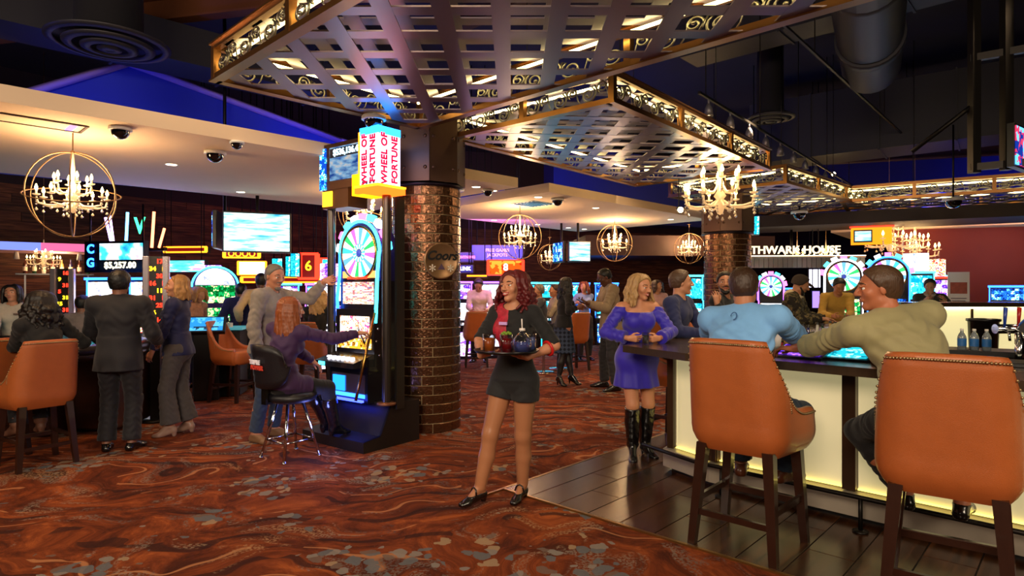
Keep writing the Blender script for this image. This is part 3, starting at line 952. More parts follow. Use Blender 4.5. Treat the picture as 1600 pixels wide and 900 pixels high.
    pile = noise(mapped((1, 1, 1)), 260, 2); L.new(pile.outputs['Fac'], bp.inputs['Height']); L.new(bp.outputs[0], b.inputs['Normal'])
    return m

def plank_mat(name, cols, rough=0.3, scale=(3, 40, 40), bump=.15):
    if name in MATS: return MATS[name]
    m, nt, b = newmat(name)
    tc = nt.nodes.new('ShaderNodeTexCoord'); mp = nt.nodes.new('ShaderNodeMapping'); mp.inputs['Scale'].default_value = scale
    oi = nt.nodes.new('ShaderNodeObjectInfo')
    ad = nt.nodes.new('ShaderNodeVectorMath'); ad.operation = 'ADD'
    nt.links.new(tc.outputs['Object'], mp.inputs[0]); nt.links.new(mp.outputs[0], ad.inputs[0])
    ml = nt.nodes.new('ShaderNodeMath'); ml.operation = 'MULTIPLY'; ml.inputs[1].default_value = 37; nt.links.new(oi.outputs['Random'], ml.inputs[0])
    nt.links.new(ml.outputs[0], ad.inputs[1])
    n = nt.nodes.new('ShaderNodeTexNoise'); n.inputs['Scale'].default_value = 1; n.inputs['Detail'].default_value = 5; n.inputs['Distortion'].default_value = .6
    nt.links.new(ad.outputs[0], n.inputs['Vector'])
    r = ramp(nt, [(0.3, cols[0]), (0.5, cols[1]), (0.7, cols[2])], n.outputs['Fac'])
    hsv = nt.nodes.new('ShaderNodeHueSaturation'); mr = nt.nodes.new('ShaderNodeMapRange'); mr.inputs[3].default_value = 0.65; mr.inputs[4].default_value = 1.35
    nt.links.new(oi.outputs['Random'], mr.inputs[0]); nt.links.new(mr.outputs[0], hsv.inputs['Value']); nt.links.new(r.outputs[0], hsv.inputs['Color'])
    nt.links.new(hsv.outputs[0], b.inputs['Base Color']); b.inputs['Roughness'].default_value = rough
    bp = nt.nodes.new('ShaderNodeBump'); bp.inputs['Strength'].default_value = bump; bp.inputs['Distance'].default_value = 0.004
    nt.links.new(n.outputs['Fac'], bp.inputs['Height']); nt.links.new(bp.outputs[0], b.inputs['Normal'])
    MATS[name] = m
    return m

DARKMETAL = mat('dark_metal', '#26221f', 0.4, 0.8)
STEEL = mat('brushed_steel', '#8f8a84', 0.28, 1.0, bump=.05, bscale=300)
CHROME = mat('chrome', '#c9c9cc', 0.12, 1.0)
BRONZE = mat('bronze_frame', '#9a6a3c', 0.3, 0.9, noise=.15, nscale=8)
SLAT = mat('mauve_brushed_metal', '#80707e', 0.31, 0.7, bump=.04, bscale=120)
IRON = mat('silver_scroll_iron', '#8e8878', 0.35, 0.9)
LED = glow('led_tube', '#ffe694', 10.0)
PLASTER = mat('beige_plaster', '#e2c6a8', 0.85, noise=.04, nscale=3)
BLACK = mat('black_plastic', '#0d0c0e', 0.35)
DARKWOOD = mat('espresso_wood', '#2a140c', 0.28, noise=.3, nscale=6, stretch=(8, 8, 1), coat=.4)
WHITE = mat('white_plastic', '#d8d4ce', 0.5)

# ------------------------------------------------------------------ the setting
g = MB(); g.prism([(-16, -6), (20, -6), (20, 26), (-16, 26)], -0.05, 0.0)
struct('floor', g, carpet_mat())
CEIL = mat('dark_ceiling_paint', '#15162a', 0.9, noise=.3, nscale=2)
g = MB(); g.prism([(-16, -6), (20, -6), (20, 26), (-16, 26)], 6.0, 6.1)
struct('ceiling', g, CEIL)
WALLD = mat('dark_purple_wall', '#2b1a22', 0.8, noise=.25, nscale=3)
def wall(name, p, q, z0, z1, m, th=.15):
    p, q = Vector((*p, 0)), Vector((*q, 0)); d = (q - p); L_ = d.length; a = math.atan2(d.y, d.x)
    g = MB(); g.box((L_ / 2, 0, (z0 + z1) / 2), (L_, th, z1 - z0))
    o = g.build(name, m, None, tuple(p), a); o['kind'] = 'structure'; return o
PLANKW = plank_mat('reclaimed_plank', ('#2e1710', '#5a3220', '#7c4c30'), .75, (2, 25, 30), .4)
wall('wall_left', (-15.5, 6.0), (-5.2, 19.5), 0, 6, WALLD)
wall('wall_back', (-5.4, 19.4), (16, 25.5), 0, 6, WALLD)
wall('wall_right', (19.8, -6), (19.8, 26), 0, 6, WALLD)
wall('wall_front', (-16, -5.9), (20, -5.9), 0, 6, WALLD)
wall('wall_west', (-15.9, -6), (-15.9, 7), 0, 6, WALLD)
# courses of reclaimed boards on the left and back walls, seen between the machines
wl = bpy.data.objects['wall_left']
for r_ in range(17):
    x = rnd.uniform(0, 1.2) + 1.0
    while x < 16.5:
        L_ = rnd.uniform(1.6, 3.0); L_ = min(L_, 16.9 - x)
        g = MB(); g.box((L_ / 2, 0, 0), (L_ - .01, .03 + rnd.uniform(0, .02), .185))
        g.build('board', PLANKW, wl, (x, -0.09, 0.4 + r_ * .19 + .1)); x += L_
wb = bpy.data.objects['wall_back']
for r_ in range(10):
    x = rnd.uniform(0, 1.2)
    while x < 12:
        L_ = rnd.uniform(1.9, 3.4)
        g = MB(); g.box((L_ / 2, 0, 0), (L_ - .012, .03 + rnd.uniform(0, .02), .285))
        g.build('board', PLANKW, wb, (x, -0.09, 0.6 + r_ * .29 + .1)); x += L_

# burgundy wall with the swoosh, right background
BURG = mat('burgundy_paint', '#6e2420', 0.7, noise=.08, nscale=3)
wr = wall('wall_burgundy', (8.6, 14.2), (15.5, 11.9), 0, 3.05, BURG)
g = MB()
sw = [(3.30, 3.0), (3.75, 3.0), (3.45, 2.2), (2.85, 1.55), (2.2, 1.1), (1.9, 1.02), (2.5, 1.5), (3.05, 2.15)]
g.add([(x, -.085, z) for x, z in sw] + [(x, -.10, z) for x, z in sw], [(8, 9, 14, 15), (9, 10, 13, 14) , (10, 11, 12, 13), (0, 8, 15, 7), (0, 1, 9, 8), (1, 2, 10, 9), (2, 3, 11, 10), (3, 4, 12, 11), (4, 5, 13, 12), (5, 6, 14, 13), (6, 7, 15, 14)])
g.build('painted_swoosh', mat('navy_paint', '#1d1a44', .7), wr)

# dropped plaster ceilings
def soffit(name, poly, z, th=.13, m=PLASTER):
    g = MB(); g.prism(poly, z, z + th); return struct(name, g, m)
sf1 = soffit('trim_1', [(-10.0, -1.9), (.08, 8.34), (-2.4, 10.8), (-13.5, -.1)], 2.85)
sf2 = soffit('trim_2', [(.52, 8.73), (3.95, 12.3), (1.6, 14.9), (-1.8, 11.2)], 2.85)
DARKSOF = mat('dark_brown_soffit', '#2a1a14', .7)
g = MB(); g.prism([(4.6, 13.4), (12.5, 9.2), (13.2, 10.4), (5.6, 14.6)], 2.78, 3.02); struct('trim_3', g, DARKSOF)
sf4 = soffit('trim_4', [(7.6, 14.8), (13.6, 10.6), (17, 13.6), (10.5, 18.5)], 2.82, .12)
g = MB(); g.prism([(1.8, 15.2), (6.6, 15.6), (6.4, 18.5), (1.6, 18.2)], 2.3, 2.8); struct('trim_5', g, mat('dark_wood_panel', '#4a2a1a', .6, noise=.3, nscale=4))

# wood tile floor by the bar: planks on a dark bed
fl = thing('floor_wood', 'dark brown wood plank floor around the bar', None, (-.05, 4.62, 0), R(47)); fl['kind'] = 'structure'
WOODF = plank_mat('walnut_plank', ('#241309', '#3c2212', '#54321b'), .24, (1.5, 22, 22), .1)
g = MB(); g.prism([(-.02, -6.6), (7, -6.6), (7, .02), (-.02, .02)], -.004, .004); g.build('bed', mat('dark_grout', '#140c08', .8), fl)
meshes = {}
for row in range(26):
    off = -[0, .45, .8][row % 3]
    x = off
    while x < 6.9:
        x0, x1 = max(0, x), min(6.95, x + 1.2)
        if x1 - x0 > .05:
            L_ = round(x1 - x0, 2)
            if L_ not in meshes:
                g = MB(); g.box((L_ / 2, -.124, .006), (L_ - .005, .243, .008), ch=.002); meshes[L_] = g.mesh('plank', WOODF)
            o = link('plank', meshes[L_], fl, (x0, -row * .25, 0.0))
        x += 1.2
g = MB(); g.box((3.3, .012, .006), (7, .02, .012)); g.box((-.012, -3.3, .006), (.02, 6.62, .012)); g.build('edge_strip', mat('brass_strip', '#9a7440', .35, .9), fl)

# ------------------------------------------------------------------ bronze lattice canopies
def clip_strip(ang, c0, c1, LU, LV):
    poly = [(0, 0), (LU, 0), (LU, LV), (0, LV)]
    n = (math.cos(ang), math.sin(ang))
    for sgn, c in ((1, c1), (-1, -c0)):
        out = []
        for i in range(len(poly)):
            a, b = poly[i], poly[(i + 1) % len(poly)]
            da = sgn * (a[0] * n[0] + a[1] * n[1]) - c; db = sgn * (b[0] * n[0] + b[1] * n[1]) - c
            if da <= 0: out.append(a)
            if (da < 0) != (db < 0) and da != db:
                t = da / (da - db); out.append((a[0] + t * (b[0] - a[0]), a[1] + t * (b[1] - a[1])))
        poly = out
        if len(poly) < 3: return None
    return poly

def scroll_mesh():
    g = MB()
    def spiral(cx, cz, r0, r1, a0, turns, sgn):
        pts = []
        n = int(16 * turns)
        for i in range(n + 1):
            t = i / n; r = r0 + (r1 - r0) * t; a = a0 + sgn * 2 * PI * turns * t
            pts.append((cx + r * math.cos(a), 0, cz + r * math.sin(a)))
        return pts
    A = spiral(0.085, 0.095, 0.078, 0.018, R(60), 1.6, -1)
    B = spiral(0.225, 0.145, 0.06, 0.014, R(-120), 1.5, -1)
    g.tube(A[::-1] + [(0.15, 0, 0.175), (0.18, 0, 0.12)] + B, 0.0085, 6)
    g.ball(A[-1], .016, 8, 6); g.ball(B[-1], .014, 8, 6)
    g.tube([(0.225, 0, 0.205), (0.262, 0, 0.15), (0.285, 0, 0.06), (0.305, 0, .03)], .0055, 5)
    return g.mesh('scroll', IRON)
SCROLL = scroll_mesh()

def canopy(loc, ang, LU, LV, label, z=3.1, H=.25, pitch=.34, sw=.110, lat=45, dome=False, panel=1.22):
    t = thing('lattice_canopy', label, 'canopy', (loc[0], loc[1], z), R(ang), 'bronze lattice canopies over the bar')
    e = .05
    for k, (c, d) in enumerate([((LU / 2, 0), (LU + e, e)), ((LU / 2, LV), (LU + e, e)), ((0, LV / 2), (e, LV - e)), ((LU, LV / 2), (e, LV - e))]):
        for zz in (0.02, H):
            g = MB(); g.box((c[0], c[1], zz), (d[0], d[1], .04)); g.box((c[0], c[1], zz + (-.026 if zz < .1 else .026)), (d[0] + .03, d[1] + .03, .014)); g.build('rail', BRONZE, t)
    def post(x, y):
        g = MB(); g.box((x, y, H / 2), (.055, .055, H)); g.build('post', BRONZE, t)
    def side(x0, y0, a, L):
        n = max(1, round(L / panel)); pl = L / n
        for i in range(n):
            post(x0 + math.cos(a) * pl * i, y0 + math.sin(a) * pl * i)
            m_ = max(1, int((pl - .06) / .30)); s_ = (pl - .05) / (m_ * .305)
            for k in range(m_):
                d = .03 + k * .305 * s_ + pl * i
                o = link('scroll', SCROLL, t, (x0 + math.cos(a) * d, y0 + math.sin(a) * d, .022)); o.rotation_euler = (0, 0, a); o.scale = (s_, 1, (H - .06) / .205)
    side(0, 0, 0, LU); side(LU, 0, PI / 2, LV); side(LU, LV, PI, LU); side(0, LV, -PI / 2, LV)
    for layer, zz in ((0, 0.0), (1, H - .02)):
        for dd in (lat, lat + 90):
            n_ = (math.cos(R(dd)), math.sin(R(dd)))
            cs = [x * n_[0] + y * n_[1] for x in (0, LU) for y in (0, LV)]
            c = min(cs) + .12
            while c < max(cs):
                p = clip_strip(R(dd), c, c + sw, LU, LV)
                if p:
                    zo = zz + (0.0015 if dd != lat else 0.0)
                    g = MB(); g.prism(p, zo, zo + .010); g.build('slat', SLAT, t)
                c += pitch
    i = .10
    for (x0, y0, x1, y1) in ((i, i, LU - i, i), (i, LV - i, LU - i, LV - i), (i, 2 * i, i, LV - 2 * i), (LU - i, 2 * i, LU - i, LV - 2 * i)):
        g = MB(); g.tube([(x0, y0, H - .05), (x1, y1, H - .05)], .013, 8); g.build('light_tube', LED, t)
    for x in (LU * .2, LU * .8):
        for y in (LV * .2, LV * .8):
            g = MB(); g.tube([(x, y, H), (x, y, 6.0 - z)], .006, 5); g.build('hanging_rod', DARKMETAL, t)
    return t
# corner + first axis along the long side
canopy((-2.28, 4.78), -44.0, 4.9, 1.96, 'long bronze lattice canopy nearest the lens, its corner in front of the brick column', lat=44)
canopy((.866, 5.35), 49.5, 4.0, 2.0, 'square-ended bronze lattice canopy hanging between the brick column and the crystal chandelier', lat=44.7)
canopy((4.17, 9.46), 44.0, 4.0, 2.0, 'small-looking far lattice canopy behind the ringless crystal chandelier', lat=40, pitch=.36)
canopy((6.15, 11.55), -32.0, 5.6, 2.0, 'farthest lattice canopy above the burgundy wall, reflecting coloured screens', lat=40, pitch=.36)

# ------------------------------------------------------------------ brick columns
BRICK = mat('copper_glazed_brick', '#684630', 0.22, 0.8, noise=.3, nscale=12, bump=.6, bscale=35)
MORTAR = mat('pale_mortar', '#c4ac84', .8)
def brick_column(x, y, r, ztop, label, rows, n=10, z1=3.4):
    t = thing('brick_column', label, 'column', (x, y, 0), group='brick columns')
    g = MB(); g.lathe([(r - .012, 0), (r - .012, ztop)], 40); g.build('mortar_core', MORTAR, t)
    bh = ztop / rows
    g = MB(); da = 2 * PI / n; gap = .009 / r / 2
    seg = 3; a0, a1 = gap, da - gap
    ro = r + .004; ri = r - .012
    vs = []; fs = []
    for k in range(seg + 1):
        a = a0 + (a1 - a0) * k / seg
        for rr, zz in ((ri, .004), (ro - .003, .004), (ro, .008), (ro, bh - .008), (ro - .003, bh - .004), (ri, bh - .004)):
            vs.append((rr * math.cos(a), rr * math.sin(a), zz))
    for k in range(seg):
        for j in range(5): fs.append((k * 6 + j, k * 6 + 6 + j, k * 6 + 7 + j, k * 6 + 1 + j))
    fs.append((0, 1, 2, 3, 4, 5)); fs.append(tuple(seg * 6 + j for j in (5, 4, 3, 2, 1, 0)))
    g.add(vs, fs); me = g.mesh('brick', BRICK)
    for k in range(rows):
        for j in range(n):
            o = link('brick', me, t, (0, 0, k * bh)); o.rotation_euler = (0, 0, da * (j + .5 * (k % 2)) + rnd.uniform(-.004, .004)); s = 1 + rnd.uniform(-.004, .006); o.scale = (s, s, 1)
    g = MB(); g.lathe([(0, ztop), (r + .045, ztop), (r + .045, ztop + .025), (0, ztop + .025)], 40); g.build('collar', mat('purple_steel_ring', '#2d2430', .35, .8), t)
    for k in range(8):
        a = R(22.5 + 45 * k + 12); rr = r + .02
        g = MB(); w = 2 * rr * math.tan(PI / 8)
        g.box((rr, 0, (ztop + z1) / 2 + .02), (.012, w * .995, z1 - ztop - .04))
        for zz in (ztop + .18, ztop + .5, ztop + .8):
            if zz < z1: g.ball((rr + .008, w * .36, zz), (.012, .02, .02), 8, 6); g.ball((rr + .008, -w * .36, zz), (.012, .02, .02), 8, 6)
        o = g.build('steel_plate', mat('rusty_steel_plate', '#5a4034', .38, .65, noise=.2, nscale=6), t); o.rotation_euler = (0, 0, a)
    return t
col1 = brick_column(-.93, 6.75, .365, 2.56, 'copper brick column behind the red-haired server, with a round beer sign', 26, 10, 3.3)
brick_column(3.85, 11.1, .40, 2.45, 'farther copper brick column behind the ringless crystal chandelier', 25, 10, 3.3)
# round sign on the near column
th = R(29); nx_, ny_ = math.sin(th), -math.cos(th)
sg = thing('round_beer_sign', 'round tan beer sign lettered in black, mounted on the near copper brick column', 'sign', (-.93 + .40 * nx_, 6.75 + .40 * ny_, 1.78), th)
g = MB(); g.lathe([(0, 0), (.185, 0), (.19, .02), (.175, .028), (.17, .022), (0, .022)], 40); o = g.build('disc', mat('tan_sign_metal', '#8a6a4a', .35, .6), sg); o.rotation_euler = (PI / 2, 0, 0)
text('Coors', .13, BLACK, sg, (-.0, -.026, .05), shear=.35, bold=.004)
for dx in (-.10, .10): text('*', .17, mat('cream_print', '#d8d0c0', .5), sg, (dx, -.026, -.11))
g = MB(); g.add([(-.04, -.026, -.09), (.04, -.026, -.09), (0, -.026, -.03), (-.04, -.022, -.09), (.04, -.022, -.09), (0, -.022, -.03)], [(0, 1, 2), (3, 5, 4), (0, 3, 4, 1), (1, 4, 5, 2), (2, 5, 3, 0)]); g.build('mountain_mark', mat('purple_print', '#4a3450', .5), sg)

# ------------------------------------------------------------------ open ceiling: ducts, beams, diffusers, tracks
DUCT = mat('grey_duct', '#302e36', .5, .4, bump=.1, bscale=8)
DUCTD = mat('dark_duct', '#2c2a30', .6, .3)
t = thing('round_duct', 'large spiral round air duct high over the bar', 'duct', (3.72, 6.5, 4.75))
g = MB(); d = Vector((1.6, 2.7, 0)); pts = [d * (k / 40) for k in range(41)]
g.tube(pts, [.37 + (.012 if k % 2 else 0) for k in range(41)], 24); g.build('spiral_body', DUCT, t)
g = MB(); g.tube([d * .55, d * .62], .41, 24); g.build('flange', DUCT, t)
g = MB(); g.tube([d * -.0, d * -1.3], .37, 24); g.build('spiral_body', DUCT, t)
def duct(label, a, b, w, h, z, m=DUCTD):
    t = thing('air_duct', label, 'duct', (a[0], a[1], z))
    L_ = math.hypot(b[0] - a[0], b[1] - a[1]); an = math.atan2(b[1] - a[1], b[0] - a[0]); t.rotation_euler = (0, 0, an)
    n = max(1, int(L_ / 1.2))
    for k in range(n):
        g = MB(); g.box((L_ * (k + .5) / n, 0, 0), (L_ / n - .01, w, h)); g.build('duct_section', m, t)
        g = MB(); g.box((L_ * (k + 1) / n, 0, 0), (.03, w + .05, h + .05)); g.build('flange', m, t)
duct('square grey air duct crossing under the round spiral duct', (2.9, 10.2), (6.3, 7.0), .6, .5, 5.45, DUCT)
duct('wide dark air duct over the far lattice canopies', (5.6, 14.2), (11.5, 9.6), 1.1, 1.3, 4.9)
duct('dark air duct over the plaster ceiling with the hanging ring chandelier', (-8, 5.2), (-2.2, 10.8), .7, .5, 4.75)
BEAM = mat('rust_painted_beam', '#3c2116', .7, noise=.2)
def beam(label, a, b, z, h=.3, w=.18, m=BEAM):
    t = thing('steel_beam', label, 'beam', (a[0], a[1], z)); L_ = math.hypot(b[0] - a[0], b[1] - a[1]); t.rotation_euler = (0, 0, math.atan2(b[1] - a[1], b[0] - a[0]))
    for nm, zz, ww, hh in (('flange', h / 2, w, .03), ('flange', -h / 2, w, .03), ('web', 0, .03, h)):
        g = MB(); g.box((L_ / 2, 0, zz), (L_, ww, hh)); g.build(nm, m, t)
beam('rusty steel beam behind the round ceiling diffuser', (-9.5, 9.7), (-.5, 7.6), 5.35, m=mat('rust_orange_beam', '#6a3818', .7))
beam('steel beam high above the farthest canopy', (5.0, 15.5), (14.5, 12.5), 4.6)
beam('steel beam crossing over the nearest canopy', (-1.0, 9.8), (6, 3.2), 5.65)
# sloping purple-edged soffit board in the open ceiling at the left
BLUEP = mat('blue_painted_panel', '#141c60', .8)
gp = [(0.0, 3.9), (.167, 4.73), (.55, 4.12), (1.0, 3.6)]
def gpt(t_, z, o=0): return (-6.6 + 6.4 * t_ + o * .66, 8.0 + 5.6 * t_ - o * .75, z)
g = MB(); n4 = [gpt(t_, z) for t_, z in gp] + [gpt(1, 3.0), gpt(0, 3.0)]; n5 = [gpt(t_, z, -.2) for t_, z in gp] + [gpt(1, 3.0, -.2), gpt(0, 3.0, -.2)]
g.add(n4 + n5, [(5, 4, 3, 2, 1, 0), (6, 7, 8, 9, 10, 11)] + [(i, (i + 1) % 6, 6 + (i + 1) % 6, 6 + i) for i in range(6)]); struct('trim_6', g, mat('bright_blue_panel', '#1a2ca0', .8))
g = MB()
for i in range(3): g.tube([gpt(gp[i][0], gp[i][1], .05), gpt(gp[i + 1][0], gp[i + 1][1], .05)], .055, 4)
struct('trim_7', g, mat('lilac_trim_paint', '#8a70c0', .7))
g = MB(); g.prism([(1.0, 14.9), (5.4, 17.5), (5.2, 18.2), (.8, 15.6)], 3.2, 5.0); struct('trim_8', g, BLUEP)
g = MB(); g.prism([(7.5, 19), (19.5, 14.4), (19.5, 15), (7.6, 19.8)], 3.3, 5.6); struct('trim_9', g, BLUEP)
def diffuser(x, y, z, r, label, neck=True):
    t = thing('round_diffuser', label, 'air diffuser', (x, y, z))
    for k, (r0, r1, dz) in enumerate([(1.0, .86, 0), (.74, .58, -.03), (.46, .30, -.05), (.2, .0, -.06)]):
        g = MB(); g.lathe([(r * r0, dz + .03), (r * r0, dz + .015), (r * r1, dz), (r * r1 + .001, dz + .03)], 36); g.build('ring', DUCT, t)
    g = MB(); g.lathe([(r * .95, .04), (r * .55, .14), (r * .52, 1.9)], 32); g.build('neck', DUCTD, t)
diffuser(-4.15, 6.4, 4.0, .56, 'large round ceiling diffuser over the plaster ceiling with the ring chandelier')
diffuser(4.45, 10.7, 4.4, .40, 'round ceiling diffuser beside the track lights')
# hanging dark steel frame at the right edge
t = thing('hanging_steel_frame', 'dark steel frame hanging over the right end of the bar', 'frame', (4.02, 5.4, 2.2))
for x in (0, .22, .62):
    g = MB(); g.box((x * .8, -x * .6, 1.6), (.07, .07, 2.6)); g.build('upright', DARKMETAL, t)
for z in (.35, 1.3, 2.4):
    g = MB(); g.box((.25, -.19, z), (.68, .05, .06), rz=-.64); g.build('crossbar', DARKMETAL, t)
g = MB(); g.tube([(0, 0, .9), (-.35, .3, .55)], .02, 6); g.build('brace', DARKMETAL, t)
t = thing('thin_wall_screen', 'edge-on lit display hanging at the right margin over the bar', 'screen', (4.36, 5.3, 2.68), R(36))
g = MB(); g.box((0, 0, 0), (.62, .05, .36)); g.build('housing', BLACK, t)
g = MB(); g.box((0, -.03, 0), (.58, .008, .32)); g.build('panel', screen('scr_edge', [(0, '#102a80'), (.4, '#c03050'), (.7, '#60c0ff')], 1.6, 12, 3), t)
# track rails with heads
def track(label, p0, p1, z, n, aim, phase=.4):
    t = thing('track_light', label, 'track light', (p0[0], p0[1], z), group='ceiling light tracks')
    d = Vector((p1[0] - p0[0], p1[1] - p0[1], 0)); L_ = d.length; t.rotation_euler = (0, 0, math.atan2(d.y, d.x))
    g = MB(); g.box((L_ / 2, 0, 0), (L_, .03, .03)); g.build('rail', DARKMETAL, t)
    for k in range(int(L_ / 2) + 1):
        g = MB(); g.tube([(k * 2 + .2, 0, 0), (k * 2 + .2, 0, 6 - z)], .008, 5); g.build('hanger', DARKMETAL, t)
    for k in range(n):
        x = L_ * (k + phase) / n
        g = MB(); g.lathe([(0, .0), (.02, 0), (.045, -.05), (.055, -.15), (.05, -.15), (.042, -.12), (0, -.12)], 14, (x, 0, -.07)); g.tube([(x, 0, 0), (x, 0, -.08)], .012, 6)
        h = g.build('lamp_head', mat('grey_lamp_head', '#77727a', .4, .5), t)
        g = MB(); g.lathe([(0, 0), (.038, 0)], 12, (x, 0, -.20)); g.build('lens', glow('track_lens', '#ffdca0', 6.0), h)
track('nearer ceiling light track running away beside the second canopy', (2.2, 7.3), (7.7, 14.0), 3.8, 12, None)
track('farther ceiling light track, higher and parallel to the canopy edge', (2.4, 6.3), (8.6, 13.2), 4.5, 0, None)
# domes
def dome(loc, label, r=.075, stem=0.0, white=True):
    t = thing('dome_camera', label, 'camera', loc, group='ceiling dome cameras')
    g = MB(); g.lathe([(0, 0), (r * 1.15, 0), (r * 1.2, -r * .35), (r, -r * .4), (0, -r * .4)], 20); g.build('housing', WHITE, t)
    g = MB(); g.lathe([(r * .95 * math.cos(a), -r * .4 - r * .95 * math.sin(a)) for a in [R(k * 15) for k in range(7)]], 18); g.build('dome', mat('smoked_dome', '#0a0a10', .08, coat=1), t)
    if stem:
        g = MB(); g.tube([(0, 0, 0), (0, 0, stem)], .015, 6); g.build('stem', DARKMETAL, t)
def on_ceiling(px, py, z=2.85):
    d = (z - CAMZ) * F / (450 - py); return ((px - 800) / F * d, d, z)
dome(on_ceiling(188, 199), 'dome camera on the left plaster ceiling, to the right of the ring chandelier top', .075)
dome(on_ceiling(336, 236), 'larger-looking dome camera further along the left plaster ceiling', .085)
dome(on_ceiling(370, 221), 'small dome camera near the outer edge of the left plaster ceiling', .055)
dome(on_ceiling(871, 310), 'dome camera on the far plaster ceiling over the server', .085)
dome(on_ceiling(762, 296), 'dome camera on the plaster ceiling just past the brick column', .07)
dome((-1.28, 5.75, 3.09), 'white dome camera under the nearest lattice canopy', .095)
dome((7.25, 10.2, 2.98), 'dome camera hanging over the far right of the bar', .13, 1.2)
dome((5.6, 12.1, 3.0), 'dome camera under the far small lattice canopy', .13, .1)
dl = glow('downlight_glow', '#ffe9c8', 7.0)
spots = [(268, 257), (376, 300), (744, 292), (770, 298), (841, 308), (931, 325), (888, 356), (913, 358), (772, 344), (840, 351), (1048, 343)]
where = ['left ceiling, beyond the ring chandelier', 'left ceiling, beside the big television pole', 'right tip of the left ceiling, nearest the brick column', 'right tip of the left ceiling, next to a dome camera', 'far ceiling, nearest its front corner', 'far ceiling, along its right edge', 'far ceiling, by the small television pole', 'far ceiling, just right of the small television pole', 'far ceiling, close to the brick column', 'far ceiling, above the ring chandelier over the server', 'far ceiling, at its right tip']
for k, (px, py) in enumerate(spots):
    x, y, z = on_ceiling(px, py)
    t = thing('downlight', 'small recessed downlight, ' + where[k], 'light', (x, y, z), group='recessed downlights')
    g = MB(); g.lathe([(.055, -.001), (.07, -.006), (.07, .0)], 18); g.build('bezel', WHITE, t)
    g = MB(); g.lathe([(0, -.003), (.055, -.003)], 18); g.build('lens', dl, t)
# air vents in the soffits
t = thing('ceiling_vent', 'rectangular slot vent in the left plaster ceiling with a violet lit end', 'vent', (-3.95, 4.95, 2.847), R(46))
for (cx, cy, sx, sy) in ((0, .14, .9, .02), (0, -.14, .9, .02), (.45, 0, .02, .3), (-.45, 0, .02, .3)):
    g = MB(); g.box((cx, cy, -.004), (sx, sy, .008)); g.build('frame', mat('vent_shadow_line', '#4a3626', .7), t)
g = MB(); g.box((0, 0, -.001), (.86, .25, .004)); g.build('plate', PLASTER, t)
g = MB(); g.box((.36, 0, -.006), (.05, .2, .004)); g.build('violet_strip', glow('violet_strip', '#a080ff', 2.5), t)
x, y, z = on_ceiling(833, 318)
t = thing('ceiling_vent', 'square slotted vent on the far plaster ceiling reflecting blue', 'vent', (x, y, 2.846), R(46))
g = MB(); g.box((0, 0, 0), (.5, .5, .01)); g.build('plate', mat('vent_plate_reflection', '#9fb4c8', .3, .4), t)  # blue reflection put into the plate and slat colours
for k in range(6):
    g = MB(); g.box((0, -.19 + k * .076, -.01), (.44, .03, .012)); g.build('slat', mat('vent_slat_reflection', '#5a86b8', .25, .5), t)
# ------------------------------------------------------------------ chandeliers
CRY = mat('crystal', '#f2e6d4', 0.06, 0.0, trans=.35, coat=1)
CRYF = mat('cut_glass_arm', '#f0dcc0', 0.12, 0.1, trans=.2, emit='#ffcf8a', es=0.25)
BULB = glow('candle_bulb', '#ffc873', 26.0)
RINGM = mat('antique_ring_metal', '#8a6a48', .4, .7)
def chandelier_proto():
    t = thing('orb_chandelier', 'x', 'chandelier', (0, 0, -50))
    r = .37
    for k, (tx, ty) in enumerate([(90, 0), (90, 62), (90, -58), (14, 8)]):
        g = MB(); rr = r * (1 - .012 * k); g.tube([(rr * math.cos(2 * PI * i / 40), rr * math.sin(2 * PI * i / 40), 0) for i in range(40)], .006, 5, closed=True)
        o = g.build('ring', RINGM, t); o.rotation_euler = (R(tx), 0, R(ty)) if tx > 45 else (R(tx), R(ty), 0)
    g = MB(); g.tube([(0, 0, r), (0, 0, r + .22)], .006, 6); g.lathe([(0, .0), (.05, 0), (.05, .015), (0, .02)], 14, (0, 0, r + .2)); g.ball((0, 0, r), .018); g.build('chain', RINGM, t)
    chandelier_body(t)
    return t
